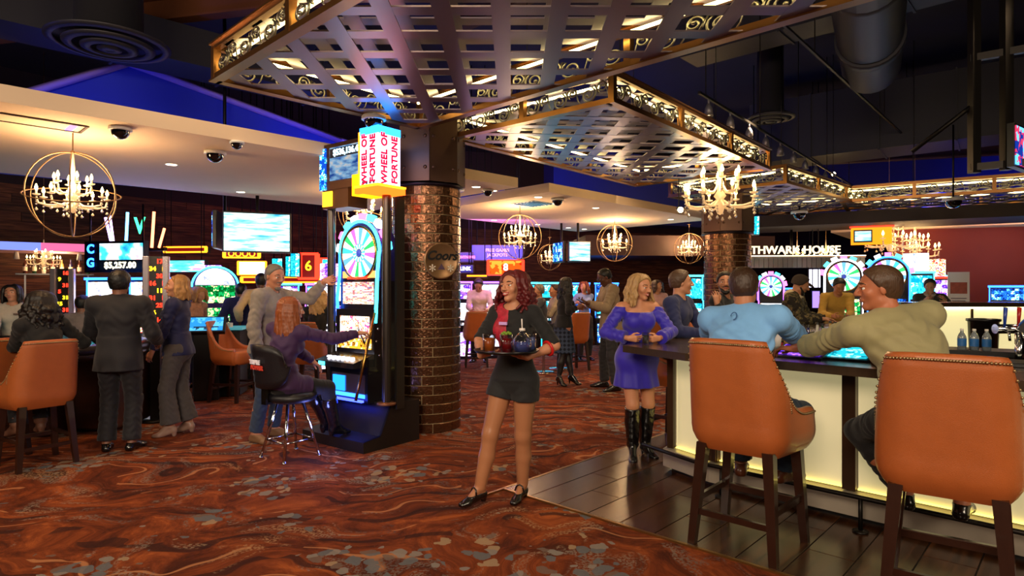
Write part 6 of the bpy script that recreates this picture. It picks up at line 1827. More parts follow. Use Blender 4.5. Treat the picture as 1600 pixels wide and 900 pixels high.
g = MB(); g.box((0, -.012, 1.5), (.28, .004, .22)); g.build('picture', mat('poster_picture', '#a04838', .6, noise=.6, nscale=14), po)
for k in range(5):
    g = MB(); g.box((0, -.012, 1.30 - k * .05), (.26 - .04 * (k % 2), .004, .016)); g.build('text_line', mat('poster_ink', '#6a5058', .6), po)
g = MB(); g.tube([(0, .02, 1.05), (0, .02, .02)], .015, 8); g.lathe([(0, 0), (.16, 0), (.16, .02), (0, .02)], 20); g.build('stand', DARKMETAL, po)
# white framed posters far behind
sign(1273, 435, 14.5, .24, .42, R(-15), 'blank glowing white poster behind the man in camouflage', glow('poster_glow', '#e8e0ff', 2.2), None, hang=6.0)
sign(1275, 468, 13.5, .14, .36, R(-15), 'narrow lilac glowing panel right of the man in camouflage', glow('lilac_glow', '#a080ff', 1.5), None, hang=6.0)
# bare lamps pointing at the lens
for k, (px, py, d, lab) in enumerate([(1063, 328, 9.0, 'bright bare spot lamp under the second canopy corner'), (1302, 272, 13.0, 'bright bare spot lamp at the far end of the track lights')]):
    p = at(px, py, d); t = thing('spot_lamp', lab, 'lamp', tuple(p))
    g = MB(); g.tube([(0, 0, 0), (0, .12, .03)], [.05, .03], 12); g.tube([(0, .08, .02), (0, .08, (3.1 if k == 0 else 3.8) - p.z)], .008, 5); g.build('housing', DARKMETAL, t)
    g = MB(); g.ball((0, -.01, 0), .04, 12, 8); g.build('bulb', glow('spot_bulb', '#ffe2a0', 40), t)

# ------------------------------------------------------------------ left side: table games, side bar, podium
tb = thing('gaming_table', 'half-round card table with a turquoise layout and padded rail at the left', 'table', (-5.35, 6.65, 0), R(0))
g = MB(); g.lathe([(0, .78), (1.35, .78), (1.35, .84), (1.28, .86), (0, .86)], 40); g.v = [(x, y * .75, z) for x, y, z in g.v]; g.build('table_top', mat('dark_table', '#21150f', .3), tb)
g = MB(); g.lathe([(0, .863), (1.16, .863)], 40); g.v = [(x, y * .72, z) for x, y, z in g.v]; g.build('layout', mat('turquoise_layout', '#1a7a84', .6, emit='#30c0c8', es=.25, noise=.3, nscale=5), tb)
g = MB(); g.tube([(1.3 * math.cos(2 * PI * k / 48), 1.3 * .75 * math.sin(2 * PI * k / 48), .87) for k in range(48)], .06, 10, closed=True); g.build('padded_rail', mat('black_rail_vinyl', '#141014', .35), tb)
g = MB(); g.box((0, 0, .40), (1.5, .9, .78), ch=.05); g.build('pedestal', DARKWOOD, tb)
g = MB(); g.box((1.0, .1, .40), (.5, .7, .74), ch=.05); g.build('end_cabinet', DARKWOOD, tb)
chipc = ['#b02020', '#2050b0', '#208040', '#d8d0c0', '#3a2060']
for k in range(12):
    n_ = rnd.randint(5, 14); g = MB()
    for j in range(n_): g.lathe([(0, j * .0036), (.02, j * .0036), (.02, j * .0036 + .0032), (0, j * .0036 + .0032)], 12)
    a = .15 + k * .085; o = g.build('chip_stack', mat('chip_%d' % (k % 5), chipc[k % 5], .5), None, (-5.35 + 1.0 * math.cos(a), 6.65 - .72 * .62 * math.sin(a) - .1, .864)); tag(o, ['red', 'blue', 'green', 'cream', 'purple'][k % 5] + ' stack of ' + ['five', 'six', 'seven', 'eight', 'nine', 'ten', 'eleven', 'twelve', 'thirteen', 'fourteen'][n_ - 5] + ' betting chips on the turquoise card table', 'chips', 'chip stacks on the card table')
GLS = glass('clear_glass', (.92, .95, 1), .03, .35)
def tumbler(x, y, z, label, liq=None, group=None, r=.03, h=.10, garnish=None):
    t = thing('drinking_glass', label, 'glass', (x, y, z), 0, group)
    g = MB(); g.lathe([(0, .002), (r * .85, 0), (r, h), (r - .002, h), (r * .85 - .002, .008), (0, .008)], 20); g.build('glass_wall', GLS, t)
    if liq:
        g = MB(); g.lathe([(0, .009), (r * .84 - .002, .009), (r * .95 - .002, h * .78), (0, h * .78)], 18); g.build('drink', mat('drink_' + liq, liq, .15, coat=1, emit=liq, es=.08), t)
    return t
for k in range(9): tumbler(-5.05 + .09 * (k % 5), 7.0 + .1 * (k // 5), .862, 'empty clear tumbler on the card table, ' + ['first', 'second', 'third', 'fourth', 'fifth'][k % 5] + ' from the left in the ' + ['nearer', 'farther'][k // 5] + ' row', None, 'tumblers on the card table', .035, .13)
# roulette number towers
def tower(x, y, z0, z1, w, rz, label, seed):
    t = thing('number_display', label, 'display', (x, y, 0), rz)
    g = MB(); g.box((0, 0, z0 / 2), (.1, .1, z0)); g.lathe([(0, 0), (.2, 0), (.2, .02), (0, .02)], 20); g.build('stand', DARKMETAL, t)
    for s_ in (-1, 1):
        g = MB(); g.box((s_ * w / 2, 0, (z0 + z1) / 2), (.07, .07, z1 - z0), ch=.01); g.build('silver_post', mat('lit_silver', '#c8c0cc', .25, .8), t)
    g = MB(); g.box((0, .02, (z0 + z1) / 2), (w - .07, .04, z1 - z0)); g.build('panel', BLACK, t)
    q = random.Random(seed)
    for k in range(int((z1 - z0) / .085)):
        nn = str(q.randint(1, 36)); text(nn, .07, [G_RED, G_YEL][q.random() < .4], t, ((-.035 if k % 2 else .035), -.006, z1 - .06 - k * .083), bold=.002)
tower(-6.08, 8.4, 1.03, 1.76, .22, R(12), 'number display between silver posts behind the dark-curled woman', 3)
tower(-4.04, 7.05, .95, 1.86, .20, R(15), 'tall number display between silver posts beside the woman in navy', 5)
t = thing('touch_monitor', 'tilted monitor with a bright blue screen on a dark stand beside the woman in navy', 'monitor', (-4.08, 8.3, 0), R(20))
M_ = Matrix.Translation((0, 0, 1.0)) @ Matrix.Rotation(R(-50), 4, 'X')
g = MB(); g.box((0, 0, 0), (.46, .05, .30), M=M_); g.build('housing', BLACK, t); g = MB(); g.box((0, -.028, 0), (.40, .004, .25), M=M_); g.build('screen', screen('scr_map', [(0, '#2a8ad8'), (.5, '#58b8f0'), (.85, '#204060')], 1.3, 9, 3), t)
g = MB(); g.box((0, .05, .5), (.3, .25, .98)); g.build('cabinet', BLACK, t)
t = thing('podium', 'black draped podium with a turquoise edge behind the grey sweater man', 'podium', (-4.12, 8.78, 0), R(10))
g = MB(); g.box((0, 0, .46), (.62, .5, .92), ch=.04); g.build('body', mat('black_cloth', '#120f12', .8), t); g = MB(); g.box((0, 0, .935), (.70, .56, .03)); g.build('top', mat('turquoise_edge', '#4a8a90', .4, emit='#50c0d0', es=.3), t)
o = MB().box((0, 0, .03), (.12, .09, .06)).build('card_box', mat('cream_box', '#d8d0c4', .6), None, (-4.0, 8.72, .951)); tag(o, 'small cream box on the black podium', 'box')
# side bar with bottles at far left
sb = thing('side_bar', 'small warm-lit side bar under a pink and blue lit fascia at the far left', 'bar', (-9.3, 12.3, 0), R(35))
g = MB(); g.box((0, 0, 2.28), (3.2, 1.4, .14)); g.build('canopy', mat('side_canopy', '#c89aa8', .6), sb)
for k, m in enumerate((glow('fascia_blue', '#7a8cff', 1.2), glow('fascia_pink', '#e86a9c', 1.1))):
    g = MB(); g.box((-.8 + k * 1.6, -.71, 2.28), (1.6, .02, .15)); g.build('lit_fascia', m, sb)
g = MB(); g.box((0, .1, .55), (2.6, .6, 1.1)); g.build('counter', DARKWOOD, sb)
g = MB(); g.box((.2, .5, 1.78), (1.3, .2, .03)); g.build('bottle_shelf', mat('glass_shelf', '#5a6068', .2), sb)
for x in (-.3, .75):
    g = MB(); g.box((x, .5, 1.55), (.03, .03, .9)); g.build('shelf_post', STEEL, sb)
for k in range(4):
    g = MB(); g.lathe([(.03, 0), (.05, -.14), (0, -.1)], 10, (-.9 + k * .5, -.1, 2.2)); g.build('spot_head', WHITE, sb)
mb_ = sb.matrix_basis
R35 = Matrix.Translation((-9.3, 12.3, 0)) @ Matrix.Rotation(R(35), 4, 'Z')
for k in range(8):
    p = R35 @ Vector((-.3 + k * .15, .5, 1.796)); bottle(p.x, p.y, p.z, k, BOT[k % 6][1] + ' bottle on the side bar shelf, ' + ['first', 'second', 'third', 'fourth', 'fifth', 'sixth', 'seventh', 'eighth'][k] + ' from the left', 'bottles of the side bar')
point_light('side_bar_light', (-9.2, 12.6, 2.1), 28, (1, .62, .3), .2)
point_light('side_bar_light', (-10.4, 12.6, 1.4), 12, (1, .6, .3), .2)
# a red-purple pool of light from the neon of the left background
area_light('neon_wash_light', (-4.0, 12.5, 2.6), (-3.5, 15, 2.0), 1.6, 40, (1, .16, .2), .5)
area_light('neon_wash_light', (-5.5, 9.0, 2.3), (-3.2, 7.0, .8), 1.2, 10, (.35, .3, 1), .8)
area_light('neon_wash_light', (-0.4, 12.0, 2.4), (-.5, 15.5, 1.5), 1.6, 30, (.7, .25, 1), .6)
area_light('neon_wash_light', (10.2, 12.0, 2.7), (11, 13.6, 1.6), 1.0, 14, (1, .5, .35), .5)
point_light('slot_glow_light', (-1.70, 5.48, .30), 4.5, (.2, .25, 1), .06)
# ------------------------------------------------------------------ people
UP = V3(0, 0, 1)
def hips(v, b, i, fold=0.0):
    H = b.H / 1.7; m = b.sex == 'm'; w = b.wide
    A0 = [b.l, b.f, UP]
    v.ell(b.P, ((0.155 if m else 0.16) * (w * .5 + .5) * H + i, (0.112 if m else 0.115) * H + i, 0.125 * H + i), A0, .03)
    for q in (1, -1): v.ell(b.P + b.l * q * 0.065 * H - b.f * 0.045 * H - V3(0, 0, 0.035), (0.078 * H + i, 0.08 * H + i, 0.08 * H + i), A0, .04)
def shirt(v, b, i=.010, sl=1.0, fold=.004, hem=.02, neck=.062, belly=0.0, loose=0.0, cuff=0.0):
    torso(v, b, i, fold, True, belly=belly)
    if loose: v.taper(b.waist, b.P - UP * hem, ((.135 + loose * .5) * b.H / 1.7 * b.wide, (.105 + loose * .5) * b.H / 1.7), ((.165 + loose) * b.H / 1.7, (.13 + loose) * b.H / 1.7), b.l, .03, fold * 1.5)
    v.plane(b.P - UP * hem, -UP)
    for q in (1, -1):
        if sl: arm(v, b, q, i + .003, sl, fold, cuff=cuff)
    v.ell(b.neck + b.ax * .035 + b.ft * .02, (neck, neck, .055), [b.lt, b.ft, b.ax], .006, cut=True)
def trousers(v, b, i=.012, fold=.004, flare=.004, waist=.07, t=1.0):
    hips(v, b, i)
    for q in (1, -1): leg(v, b, q, i, t if t < 1 else .97, 0, fold, flare=flare)
    if not b.seated: v.plane(b.P + UP * waist, UP)
    else: v.plane(b.P + UP * (waist + .03), UP)
def collar(v, b, r=.058, th=.012, rise=.02):
    n = 12; c = b.neck + b.ax * rise * .4
    pts = [c + b.lt * r * math.cos(2 * PI * k / n) + b.ft * (r * math.sin(2 * PI * k / n) + .005) + b.ax * (rise * (1 - math.sin(2 * PI * k / n)) - .012) for k in range(n)]
    for k in range(n):
        if k in (2, 3): continue
        v.cone(pts[k], pts[(k + 1) % n], th, th, .004)
SH_BLACK = mat('black_shoe_leather', '#0e0c0c', .25, coat=.6)
K_BLACK = cloth('black_fabric', '#111013'); K_CHAR = cloth('charcoal_fabric', '#26252a')
def standard(b, root, org, top, bottom, shoes=SH_BLACK, h=.010, topf=None, botf=None, coll=True, names=('shirt', 'trousers')):
    wear(root, org, b, names[0], top, topf or (lambda v: shirt(v, b)), h)
    wear(root, org, b, names[1], bottom, botf or (lambda v: trousers(v, b)), h)
    if coll: wear(root, org, b, 'collar', top, lambda v: collar(v, b), min(h, .008))
    if shoes: shoe_mesh(root, org, b, shoes, h=max(h, .008))
HB = {'brown': '#3c2618', 'dark': '#17100c', 'grey': '#6e665e', 'auburn': '#7a3a1a', 'blond': '#a87c48', 'honey': '#b08a58', 'red': '#5c1216', 'black': '#0c0a0a', 'lbrown': '#4e3624'}
def HM(k): return hairmat('hair_' + k, HB[k])
def beard(root, org, b, m, full=True):
    c, L, Fw, U, a = b.hc, b.hL, b.hF, b.hU, b.a
    def fn(v):
        for q in (1, -1):
            if full: v.cone(c + L * q * .48 * a + Fw * .10 * a - U * .35 * a, c + L * q * .25 * a + Fw * .55 * a - U * .80 * a, .15 * a, .2 * a, .01)
            v.cone(c + L * q * .26 * a + Fw * .70 * a - U * .40 * a, c + Fw * .80 * a - U * .36 * a, .07 * a, .08 * a, .006)
        v.ell(c + Fw * .64 * a - U * .92 * a, (.30 * a, .22 * a, .22 * a), [L, Fw, U], .01)
        v.ell(c + Fw * .86 * a - U * .52 * a, (.2 * a, .12 * a, .1 * a), [L, Fw, U], .006, cut=True)
    wear(root, org, b, 'beard', m, fn, .007)

# the server with the tray
b = Body(.02, 4.34, 153, H=1.60, sex='f', heel=.03, look=(-.66, -.75), head=(0, -3, 4), wide=1.0, twist=-4,
         hands={1: V3(.10, 4.06, 1.045), -1: V3(-.205, 4.04, 1.06)}, poles={1: V3(1, .1, -.5), -1: V3(-.8, .5, -.6)},
         feet={-1: (-.225, 4.30), 1: (.075, 4.42)}, toes={-1: (-.78, -.62), 1: (-.42, -.9)}, knees={-1: V3(-.5, -.8, 0), 1: V3(-.35, -.9, 0)})
root, org = person('person with curly dark red hair in black shorts carrying a drinks tray, smiling', b, '#c08464', .0058,
                   hand={1: dict(d=V3(-1, -.35, .12), pn=UP, ts=V3(0, -1, 0), curl=.12, spread=.12, thumb=.0), -1: dict(d=V3(.9, -.35, .16), pn=V3(.2, 0, 1), ts=V3(0, -1, .3), curl=[.1, .15, .2, .25], spread=.1, thumb=.1)})
face_parts(root, b, org, '#3a1c14', '#b03a3a', '#3a2a20', True)
wear(root, org, b, 'hair', HM('red'), lambda v: lock_hair(v, b, .19, 44, .020, .085, .0165, .030, 3, front=58, vol=.014, part=.15, fore=.28), .0062)
TIGHTS = mat('sheer_tights', '#a8714f', .32, noise=.05, nscale=8, coat=.15)
def fn(v):
    for q in (1, -1): leg(v, b, q, .0022, 1.0, .05, k=.03, soft=True); v.cone(b.kn[q] + (b.an[q] - b.kn[q]) * .9, b.an[q], .037, .033, .02); foot(v, b, q, .001)
wear(root, org, b, 'tights', TIGHTS, fn, .007)
def shorts(v):
    hips(v, b, .012)
    v.taper(b.waist + UP * .02, b.P, (.118, .098), (.165, .128), b.l, .03)
    for q in (1, -1): leg(v, b, q, .013, .17, 0, .002, k=.008, flare=.016)
    v.plane(b.waist + UP * .03, UP)
    for o_ in (.10, -.10): v.ell(b.P - UP * .215 + b.f * o_, (.010, .10, .085), [b.l, b.f, UP], .010, cut=True)
wear(root, org, b, 'shorts', cloth('black_shorts', '#15161a', .8), shorts, .007)
def topf(v): shirt(v, b, .008, .50, .003, -.05, .072)
wear(root, org, b, 'shirt', K_BLACK, topf, .007)
def patch(v):
    torso(v, b, .0105, .003, False); v.plane(b.P + UP * .16, -UP)
    v.plane(b.chest + b.lt * .012, b.lt + b.ax * .1); v.plane(b.chest, -b.ft); v.plane(b.chest - b.lt * .13, -b.lt)
    v.ell(b.neck + b.ax * .035 + b.ft * .02, (.075, .075, .055), [b.lt, b.ft, b.ax], .006, cut=True)
wear(root, org, b, 'red_front_panel', mat('red_floral_fabric', '#a81c34', .6, noise=.7, nscale=45, bump=.3), patch, .007)
shoe_mesh(root, org, b, SH_BLACK, mary=True, h=.0065, infl=.004)
g = MB(); p = Vector(b.wr[1] + (b.el[1] - b.wr[1]) * .75 - org); d_ = Vector(b.hd[1]); a1 = d_.orthogonal().normalized(); a2 = d_.cross(a1)
g.tube([p + (a1 * math.cos(k * PI / 8) + a2 * math.sin(k * PI / 8)) * .047 for k in range(16)], .010, 6, closed=True); g.build('red_armband', mat('red_band', '#c01818', .4), root)
g = MB(); p = Vector(b.chest + b.ft * .155 - b.lt * .0 + b.ax * .07 - org); g.box(tuple(p), (.06, .012, .02), rz=R(-27)); g.build('name_badge', mat('badge', '#c8a0e0', .3), root)
# tray and drinks
TR = (-.035, 3.985, 1.088)
t = thing('serving_tray', 'round black serving tray held by the red-haired server', 'tray', TR)
g = MB(); g.lathe([(0, 0), (.195, 0), (.212, .018), (.205, .019), (.19, .006), (0, .006)], 40); g.build('tray_disc', mat('tray_black', '#0c0c0e', .3), t)
tz = TR[2] + .0065
tumbler(-.145, 3.93, tz, 'plastic cup of orange drink on the server\'s tray', '#e06a18', r=.042, h=.115)
tumbler(-.035, 3.90, tz, 'plastic cup of red drink with green garnish on the server\'s tray', '#a01818', r=.042, h=.115)
g = MB()
for k in range(5): g.ball((-.035 + .012 * (k - 2), 3.90 + .006 * (k % 2), tz + .118 + .006 * (k % 2)), .011, 8, 6)
tag(g.build('green_garnish', mat('lime_green', '#6a8a20', .5)), 'green garnish pieces heaped on the red drink', 'garnish', kind='stuff')
t = thing('pitcher', 'clear round pitcher of water with a white straw cap on the server\'s tray', 'pitcher', (.065, 3.94, tz))
g = MB(); g.lathe([(0, .002), (.055, 0), (.060, .05), (.056, .085), (.030, .115), (.016, .128), (.016, .14)], 24); g.build('glass_wall', GLS, t)
g = MB(); g.lathe([(0, .004), (.053, .004), (.057, .05), (.055, .065), (0, .065)], 24); g.build('drink', mat('water_violet', '#5a60a0', .08, trans=.5, coat=1), t)
g = MB(); g.lathe([(0, .15), (.018, .15), (.02, .136), (.0, .136)], 14); g.tube([(0, 0, .14), (-.003, 0, .21)], .004, 6); g.build('straw_cap', mat('cap_white', '#e8e0dc', .4), t)
tumbler(.125, 4.03, tz, 'clear tumbler of water at the back of the server\'s tray', '#707aa8', r=.035, h=.11)

# woman in the violet-blue dress
b = Body(1.10, 5.47, 194, H=1.58, sex='f', heel=.05, look=(.62, -.78), head=(0, 8, -3), lean=4, wide=1.06,
         hands={-1: V3(.985, 5.235, 1.075), 1: V3(1.235, 5.22, 1.075)}, poles={-1: V3(-.9, .3, -.5), 1: V3(.9, .3, -.5)}, feet={-1: (1.06, 5.46), 1: (1.19, 5.56)}, toes={-1: (-.15, -1), 1: (.45, -.9)})
root, org = person('person with wavy blond hair in a violet-blue off-shoulder dress and black boots', b, '#c98a66', .0065,
                   hand={-1: dict(d=V3(.85, -.25, -.05), pn=V3(.1, 1, .2), ts=UP, curl=[.45, .5, .55, .6], thumb=.5), 1: dict(d=V3(-.85, -.25, -.05), pn=V3(-.1, 1, .2), ts=UP, curl=[.45, .5, .55, .6], thumb=.5)})
face_parts(root, b, org, '#6a4828', '#b85048', '#4a5a60', True)
wear(root, org, b, 'hair', HM('honey'), lambda v: lock_hair(v, b, .18, 40, .012, .12, .016, .026, 9, front=66, vol=.014, part=-.25, fore=.26), .0065)
BLUED = cloth('violet_blue_dress', '#2c1cb0', .55, sheen=.3, noise=.08, bump=.12)
def fn(v):
    torso(v, b, .010, .003, True)
    v.plane(b.top - b.ax * .035, b.ax)
    hem = .64
    v.taper(b.waist + UP * .03, V3(b.P[0], b.P[1] + .01, hem), (.135, .115), (.205, .165), b.l, .05, .006, 9)
    v.ell(b.P, (.195, .148, .15), [b.l, b.f, UP], .05)
    for q in (1, -1): arm(v, b, q, .018, .93, .006, cuff=.016)
    # bare shoulders above the neckline
    v.plane(b.top + b.ax * .012, b.ax)
wear(root, org, b, 'dress', BLUED, fn, .0075)
BOOT = mat('black_boot_leather', '#0c0b0d', .22, bump=.5, bscale=28, coat=.7)
shoe_mesh(root, org, b, BOOT, boot=.92, name='knee_boot', h=.0075)
t = tumbler(1.11, 5.16, 1.031, 'small tumbler of dark cola held by the woman in the violet-blue dress', '#1c0c0a', r=.032, h=.10)

# man in the light blue pullover, back to the lens
b = Body(1.34, 3.70, 318, H=1.76, sex='m', seat=.75, lean=26, side=3, look=(.45, .9), head=(0, 12, -4), wide=1.12,
         hands={1: V3(1.50, 4.66, 1.075), -1: V3(2.02, 4.22, 1.075)}, poles={1: V3(-1, -.4, -.8), -1: V3(1, -.8, -.8)},
         feet={1: (1.52, 4.12, .262), -1: (1.72, 3.96, .262)}, toes={1: (.4, .9), -1: (.9, .5)}, knees={1: V3(.5, .9, .6), -1: V3(1.4, .35, .55)})
root, org = person('person in a light blue pullover and jeans seated back to the lens', b, '#b87a58', .0075,
                   hand={1: dict(pn=-UP, curl=.3), -1: dict(pn=-UP, curl=.4)})
wear(root, org, b, 'hair', HM('brown'), lambda v: cap_hair(v, b, .011, -.62, .3, .003), .007)
LB = cloth('light_blue_knit', '#78b2ee', .8, noise=.06, bump=.15)
standard(b, root, org, LB, cloth('blue_jeans', '#26384e', .9, noise=.3, nscale=14), mat('brown_shoe_leather', '#5a2c14', .35, coat=.4), .0085,
         topf=lambda v: shirt(v, b, .018, .96, .007, .09, .06, loose=.03), botf=lambda v: trousers(v, b, .014, .005, .012))
p = Vector(b.chest - b.ft * .142 + b.ax * .10 - org)
g = MB(); g.tube([p + Vector(b.lt * .018 * math.cos(k * PI / 8) + b.ax * .024 * math.sin(k * PI / 8)) for k in range(13)], .003, 5); g.build('stitched_mark', mat('mark_blue', '#2c5a9a', .6), root)

# man in the olive shirt
b = Body(2.10, 3.16, 352, H=1.76, sex='m', seat=.775, lean=35, side=15, look=(-.93, .36), head=(0, 6, 0), wide=1.12,
         hands={1: V3(1.74, 4.02, 1.08), -1: V3(2.3, 3.86, 1.08)}, poles={1: V3(-.5, -.8, -1), -1: V3(1, -.5, -.8)},
         feet={1: (2.22, 3.50, .262), -1: (2.42, 3.34, .262)}, toes={1: (.3, .9), -1: (.7, .7)}, knees={1: V3(-.5, 1, .3), -1: V3(.6, .9, .3)})
root, org = person('person in an olive shirt and black trousers leaning on the bar', b, '#b9704e', .0068,
                   hand={1: dict(d=V3(-.6, .7, 0), pn=-UP, curl=.45), -1: dict(pn=-UP, curl=.3)})
face_parts(root, b, org, '#4a3020', '#a06050')
wear(root, org, b, 'hair', HM('lbrown'), lambda v: cap_hair(v, b, .011, -.60, .30, .002), .0065)
OL = cloth('olive_shirt', '#989068', .75, noise=.05, bump=.1)
standard(b, root, org, OL, K_BLACK, SH_BLACK, .008, topf=lambda v: shirt(v, b, .017, .74, .008, .07, .06, belly=.03, loose=.03, cuff=.01))

# young man in navy
b = Body(1.60, 6.12, 232, H=1.74, sex='m', seat=.775, lean=8, look=(.98, -.1), hands={1: V3(2.05, 6.02, 1.08), -1: V3(1.80, 5.76, 1.08)}, feet={1: (1.95, 6.1, .262), -1: (1.8, 5.9, .262)})
root, org = person('person with short brown hair in a navy shirt seated at the bar in profile', b, '#c58a68', .0075, hand={1: dict(pn=-UP), -1: dict(pn=-UP)})
face_parts(root, b, org)
wear(root, org, b, 'hair', HM('lbrown'), lambda v: cap_hair(v, b, .014, -.45, .26, .003), .007)
standard(b, root, org, cloth('navy_shirt', '#1c2450'), cloth('dark_jeans', '#1a2030'), h=.01, topf=lambda v: shirt(v, b, .012, .96, .005, .05))
# bearded man with his hand on his face
b = Body(2.33, 7.02, 225, H=1.76, sex='m', seat=.775, lean=12, look=(-.25, -.97), hands={1: V3(2.75, 6.85, 1.08), -1: V3(2.22, 6.72, 1.33)}, poles={-1: V3(.3, -.6, -1)}, feet={1: (2.65, 6.95, .262), -1: (2.5, 6.8, .262)})
root, org = person('person with a dark beard and black jacket, one hand against the face', b, '#b07858', .009, hand={1: dict(pn=-UP), -1: dict(d=V3(-.1, .1, 1), pn=V3(0, 1, 0), curl=.4)})
face_parts(root, b, org, '#140e0a')
wear(root, org, b, 'hair', HM('dark'), lambda v: cap_hair(v, b, .014), .009); beard(root, org, b, HM('dark'))
standard(b, root, org, cloth('black_jacket', '#151316'), K_CHAR, h=.012, names=('jacket', 'trousers'))
# man in camouflage
b = Body(3.72, 8.33, 232, H=1.76, sex='m', seat=.775, lean=12, look=(.95, -.28), head=(0, 24, 0), hands={1: V3(4.22, 8.33, 1.08), -1: V3(4.02, 8.02, 1.1)}, feet={1: (4.1, 8.3, .262), -1: (3.95, 8.1, .262)})
root, org = person('person in a camouflage hooded jacket and dark cap looking down', b, '#a87454', .009, hand={1: dict(pn=-UP), -1: dict(pn=-UP)})
camo, nt, bs_ = newmat('camouflage_cloth')
tc = nt.nodes.new('ShaderNodeTexCoord'); n_ = nt.nodes.new('ShaderNodeTexNoise'); n_.inputs['Scale'].default_value = 16; nt.links.new(tc.outputs['Object'], n_.inputs['Vector'])
r_ = ramp(nt, [(0, '#1c160e'), (.42, '#1c160e'), (.48, '#4a4428'), (.54, '#6a5a3a'), (.6, '#2c2c18')], n_.outputs['Fac'], 'CONSTANT'); nt.links.new(r_.outputs[0], bs_.inputs['Base Color']); bs_.inputs['Roughness'].default_value = .9
wear(root, org, b, 'cap', mat('dark_cap', '#2c2018', .8), lambda v: (cap_hair(v, b, .018, -.2, .3, 0), v.cone(b.hc + b.hF * .8 * b.a + b.hU * .42 * b.a, b.hc + b.hF * 1.3 * b.a + b.hU * .3 * b.a, .02, .015, .01)), .009); beard(root, org, b, HM('dark'))
standard(b, root, org, camo, K_CHAR, h=.012, topf=lambda v: shirt(v, b, .024, .96, .008, .05), names=('jacket', 'trousers'))
wear(root, org, b, 'hood', mat('cream_hood', '#c8b898', .9), lambda v: (v.ell(b.neck - b.ft * .07 + b.ax * .0, (.12, .07, .07), [b.lt, b.ft, b.ax], .02), collar(v, b, .075, .028, .03)), .009)
# person in yellow, bending
b = Body(5.05, 9.75, 170, H=1.72, sex='m', lean=30, head=(0, 30, 0), hands={1: V3(5.0, 9.25, 1.08), -1: V3(4.8, 9.3, 1.08)})
root, org = person('person in a mustard yellow shirt bending behind the bar beside the green wheel machine', b, '#a8704e', .012)
wear(root, org, b, 'hair', HM('dark'), lambda v: cap_hair(v, b, .014), .011)
standard(b, root, org, cloth('mustard_shirt', '#b8903a'), K_BLACK, h=.013)
# dealer behind the far counter
b = Body(6.93, 10.3, 150, H=1.66, sex='m', head=(0, 12, 0), hands={1: V3(6.95, 9.95, 1.30), -1: V3(6.65, 10.0, 1.30)})
root, org = person('person in a black vest and grey scarf working behind the glowing far counter', b, '#9a6e54', .011)
wear(root, org, b, 'hair', HM('black'), lambda v: cap_hair(v, b, .016), .011)
standard(b, root, org, K_BLACK, K_BLACK, h=.013); wear(root, org, b, 'scarf', mat('grey_scarf', '#8a7c74', .9), lambda v: collar(v, b, .07, .026, .03), .01)
# man in the beige blazer, looking at a phone
b = Body(1.46, 9.2, 97, H=1.82, sex='m', look=(-1, -.12), head=(0, 28, 0), lean=3, wide=1.1, hands={1: V3(1.14, 9.05, 1.27), -1: V3(1.12, 9.32, 1.27)}, poles={1: V3(.2, -.8, -1), -1: V3(.2, .8, -1)}, feet={1: (1.52, 9.02), -1: (1.40, 9.38)})
root, org = person('person in a beige blazer and dark trousers reading a phone held in both hands', b, '#5c3826', .0095, hand={1: dict(d=V3(-1, .3, .2), pn=UP, curl=.5), -1: dict(d=V3(-1, -.3, .2), pn=UP, curl=.5)})
face_parts(root, b, org, '#0c0806', '#5a3028')
wear(root, org, b, 'hair', HM('black'), lambda v: cap_hair(v, b, .008), .009)
BZ = cloth('beige_blazer', '#8e7a60')
def fn(v): shirt(v, b, .022, .95, .005, .10, .075, loose=.035)
wear(root, org, b, 'blazer', BZ, fn, .011); wear(root, org, b, 'trousers', K_CHAR, lambda v: trousers(v, b, .016, .005, .01), .011)
wear(root, org, b, 'collar', K_BLACK, lambda v: collar(v, b), .009); shoe_mesh(root, org, b, SH_BLACK, h=.009)
g = MB()
for s_ in (1, -1):
    c = Vector(b.hc + b.hF * b.a * .93 + b.hL * b.a * .3 * s_ + b.hU * b.a * .05 - org); g.tube([c + Vector(b.hL * .024 * math.cos(k * PI / 6) + b.hU * .018 * math.sin(k * PI / 6)) for k in range(12)], .003, 5, closed=True)
    g.tube([c + Vector(b.hL * .024 * s_), c + Vector(b.hL * .045 * s_ - b.hF * .09)], .0028, 5)
g.build('glasses', BLACK, root)
t = thing('phone', 'dark phone held by the man in the beige blazer', 'phone', (1.02, 9.18, 1.30), R(97)); g = MB(); g.box((0, 0, 0), (.075, .15, .01), M=Matrix.Rotation(R(30), 4, 'X')); g.build('case', BLACK, t); g = MB(); g.box((0, 0, .006), (.068, .14, .003), M=Matrix.Rotation(R(30), 4, 'X')); g.build('screen', glow('phone_screen', '#a0b8ff', 1.0), t)
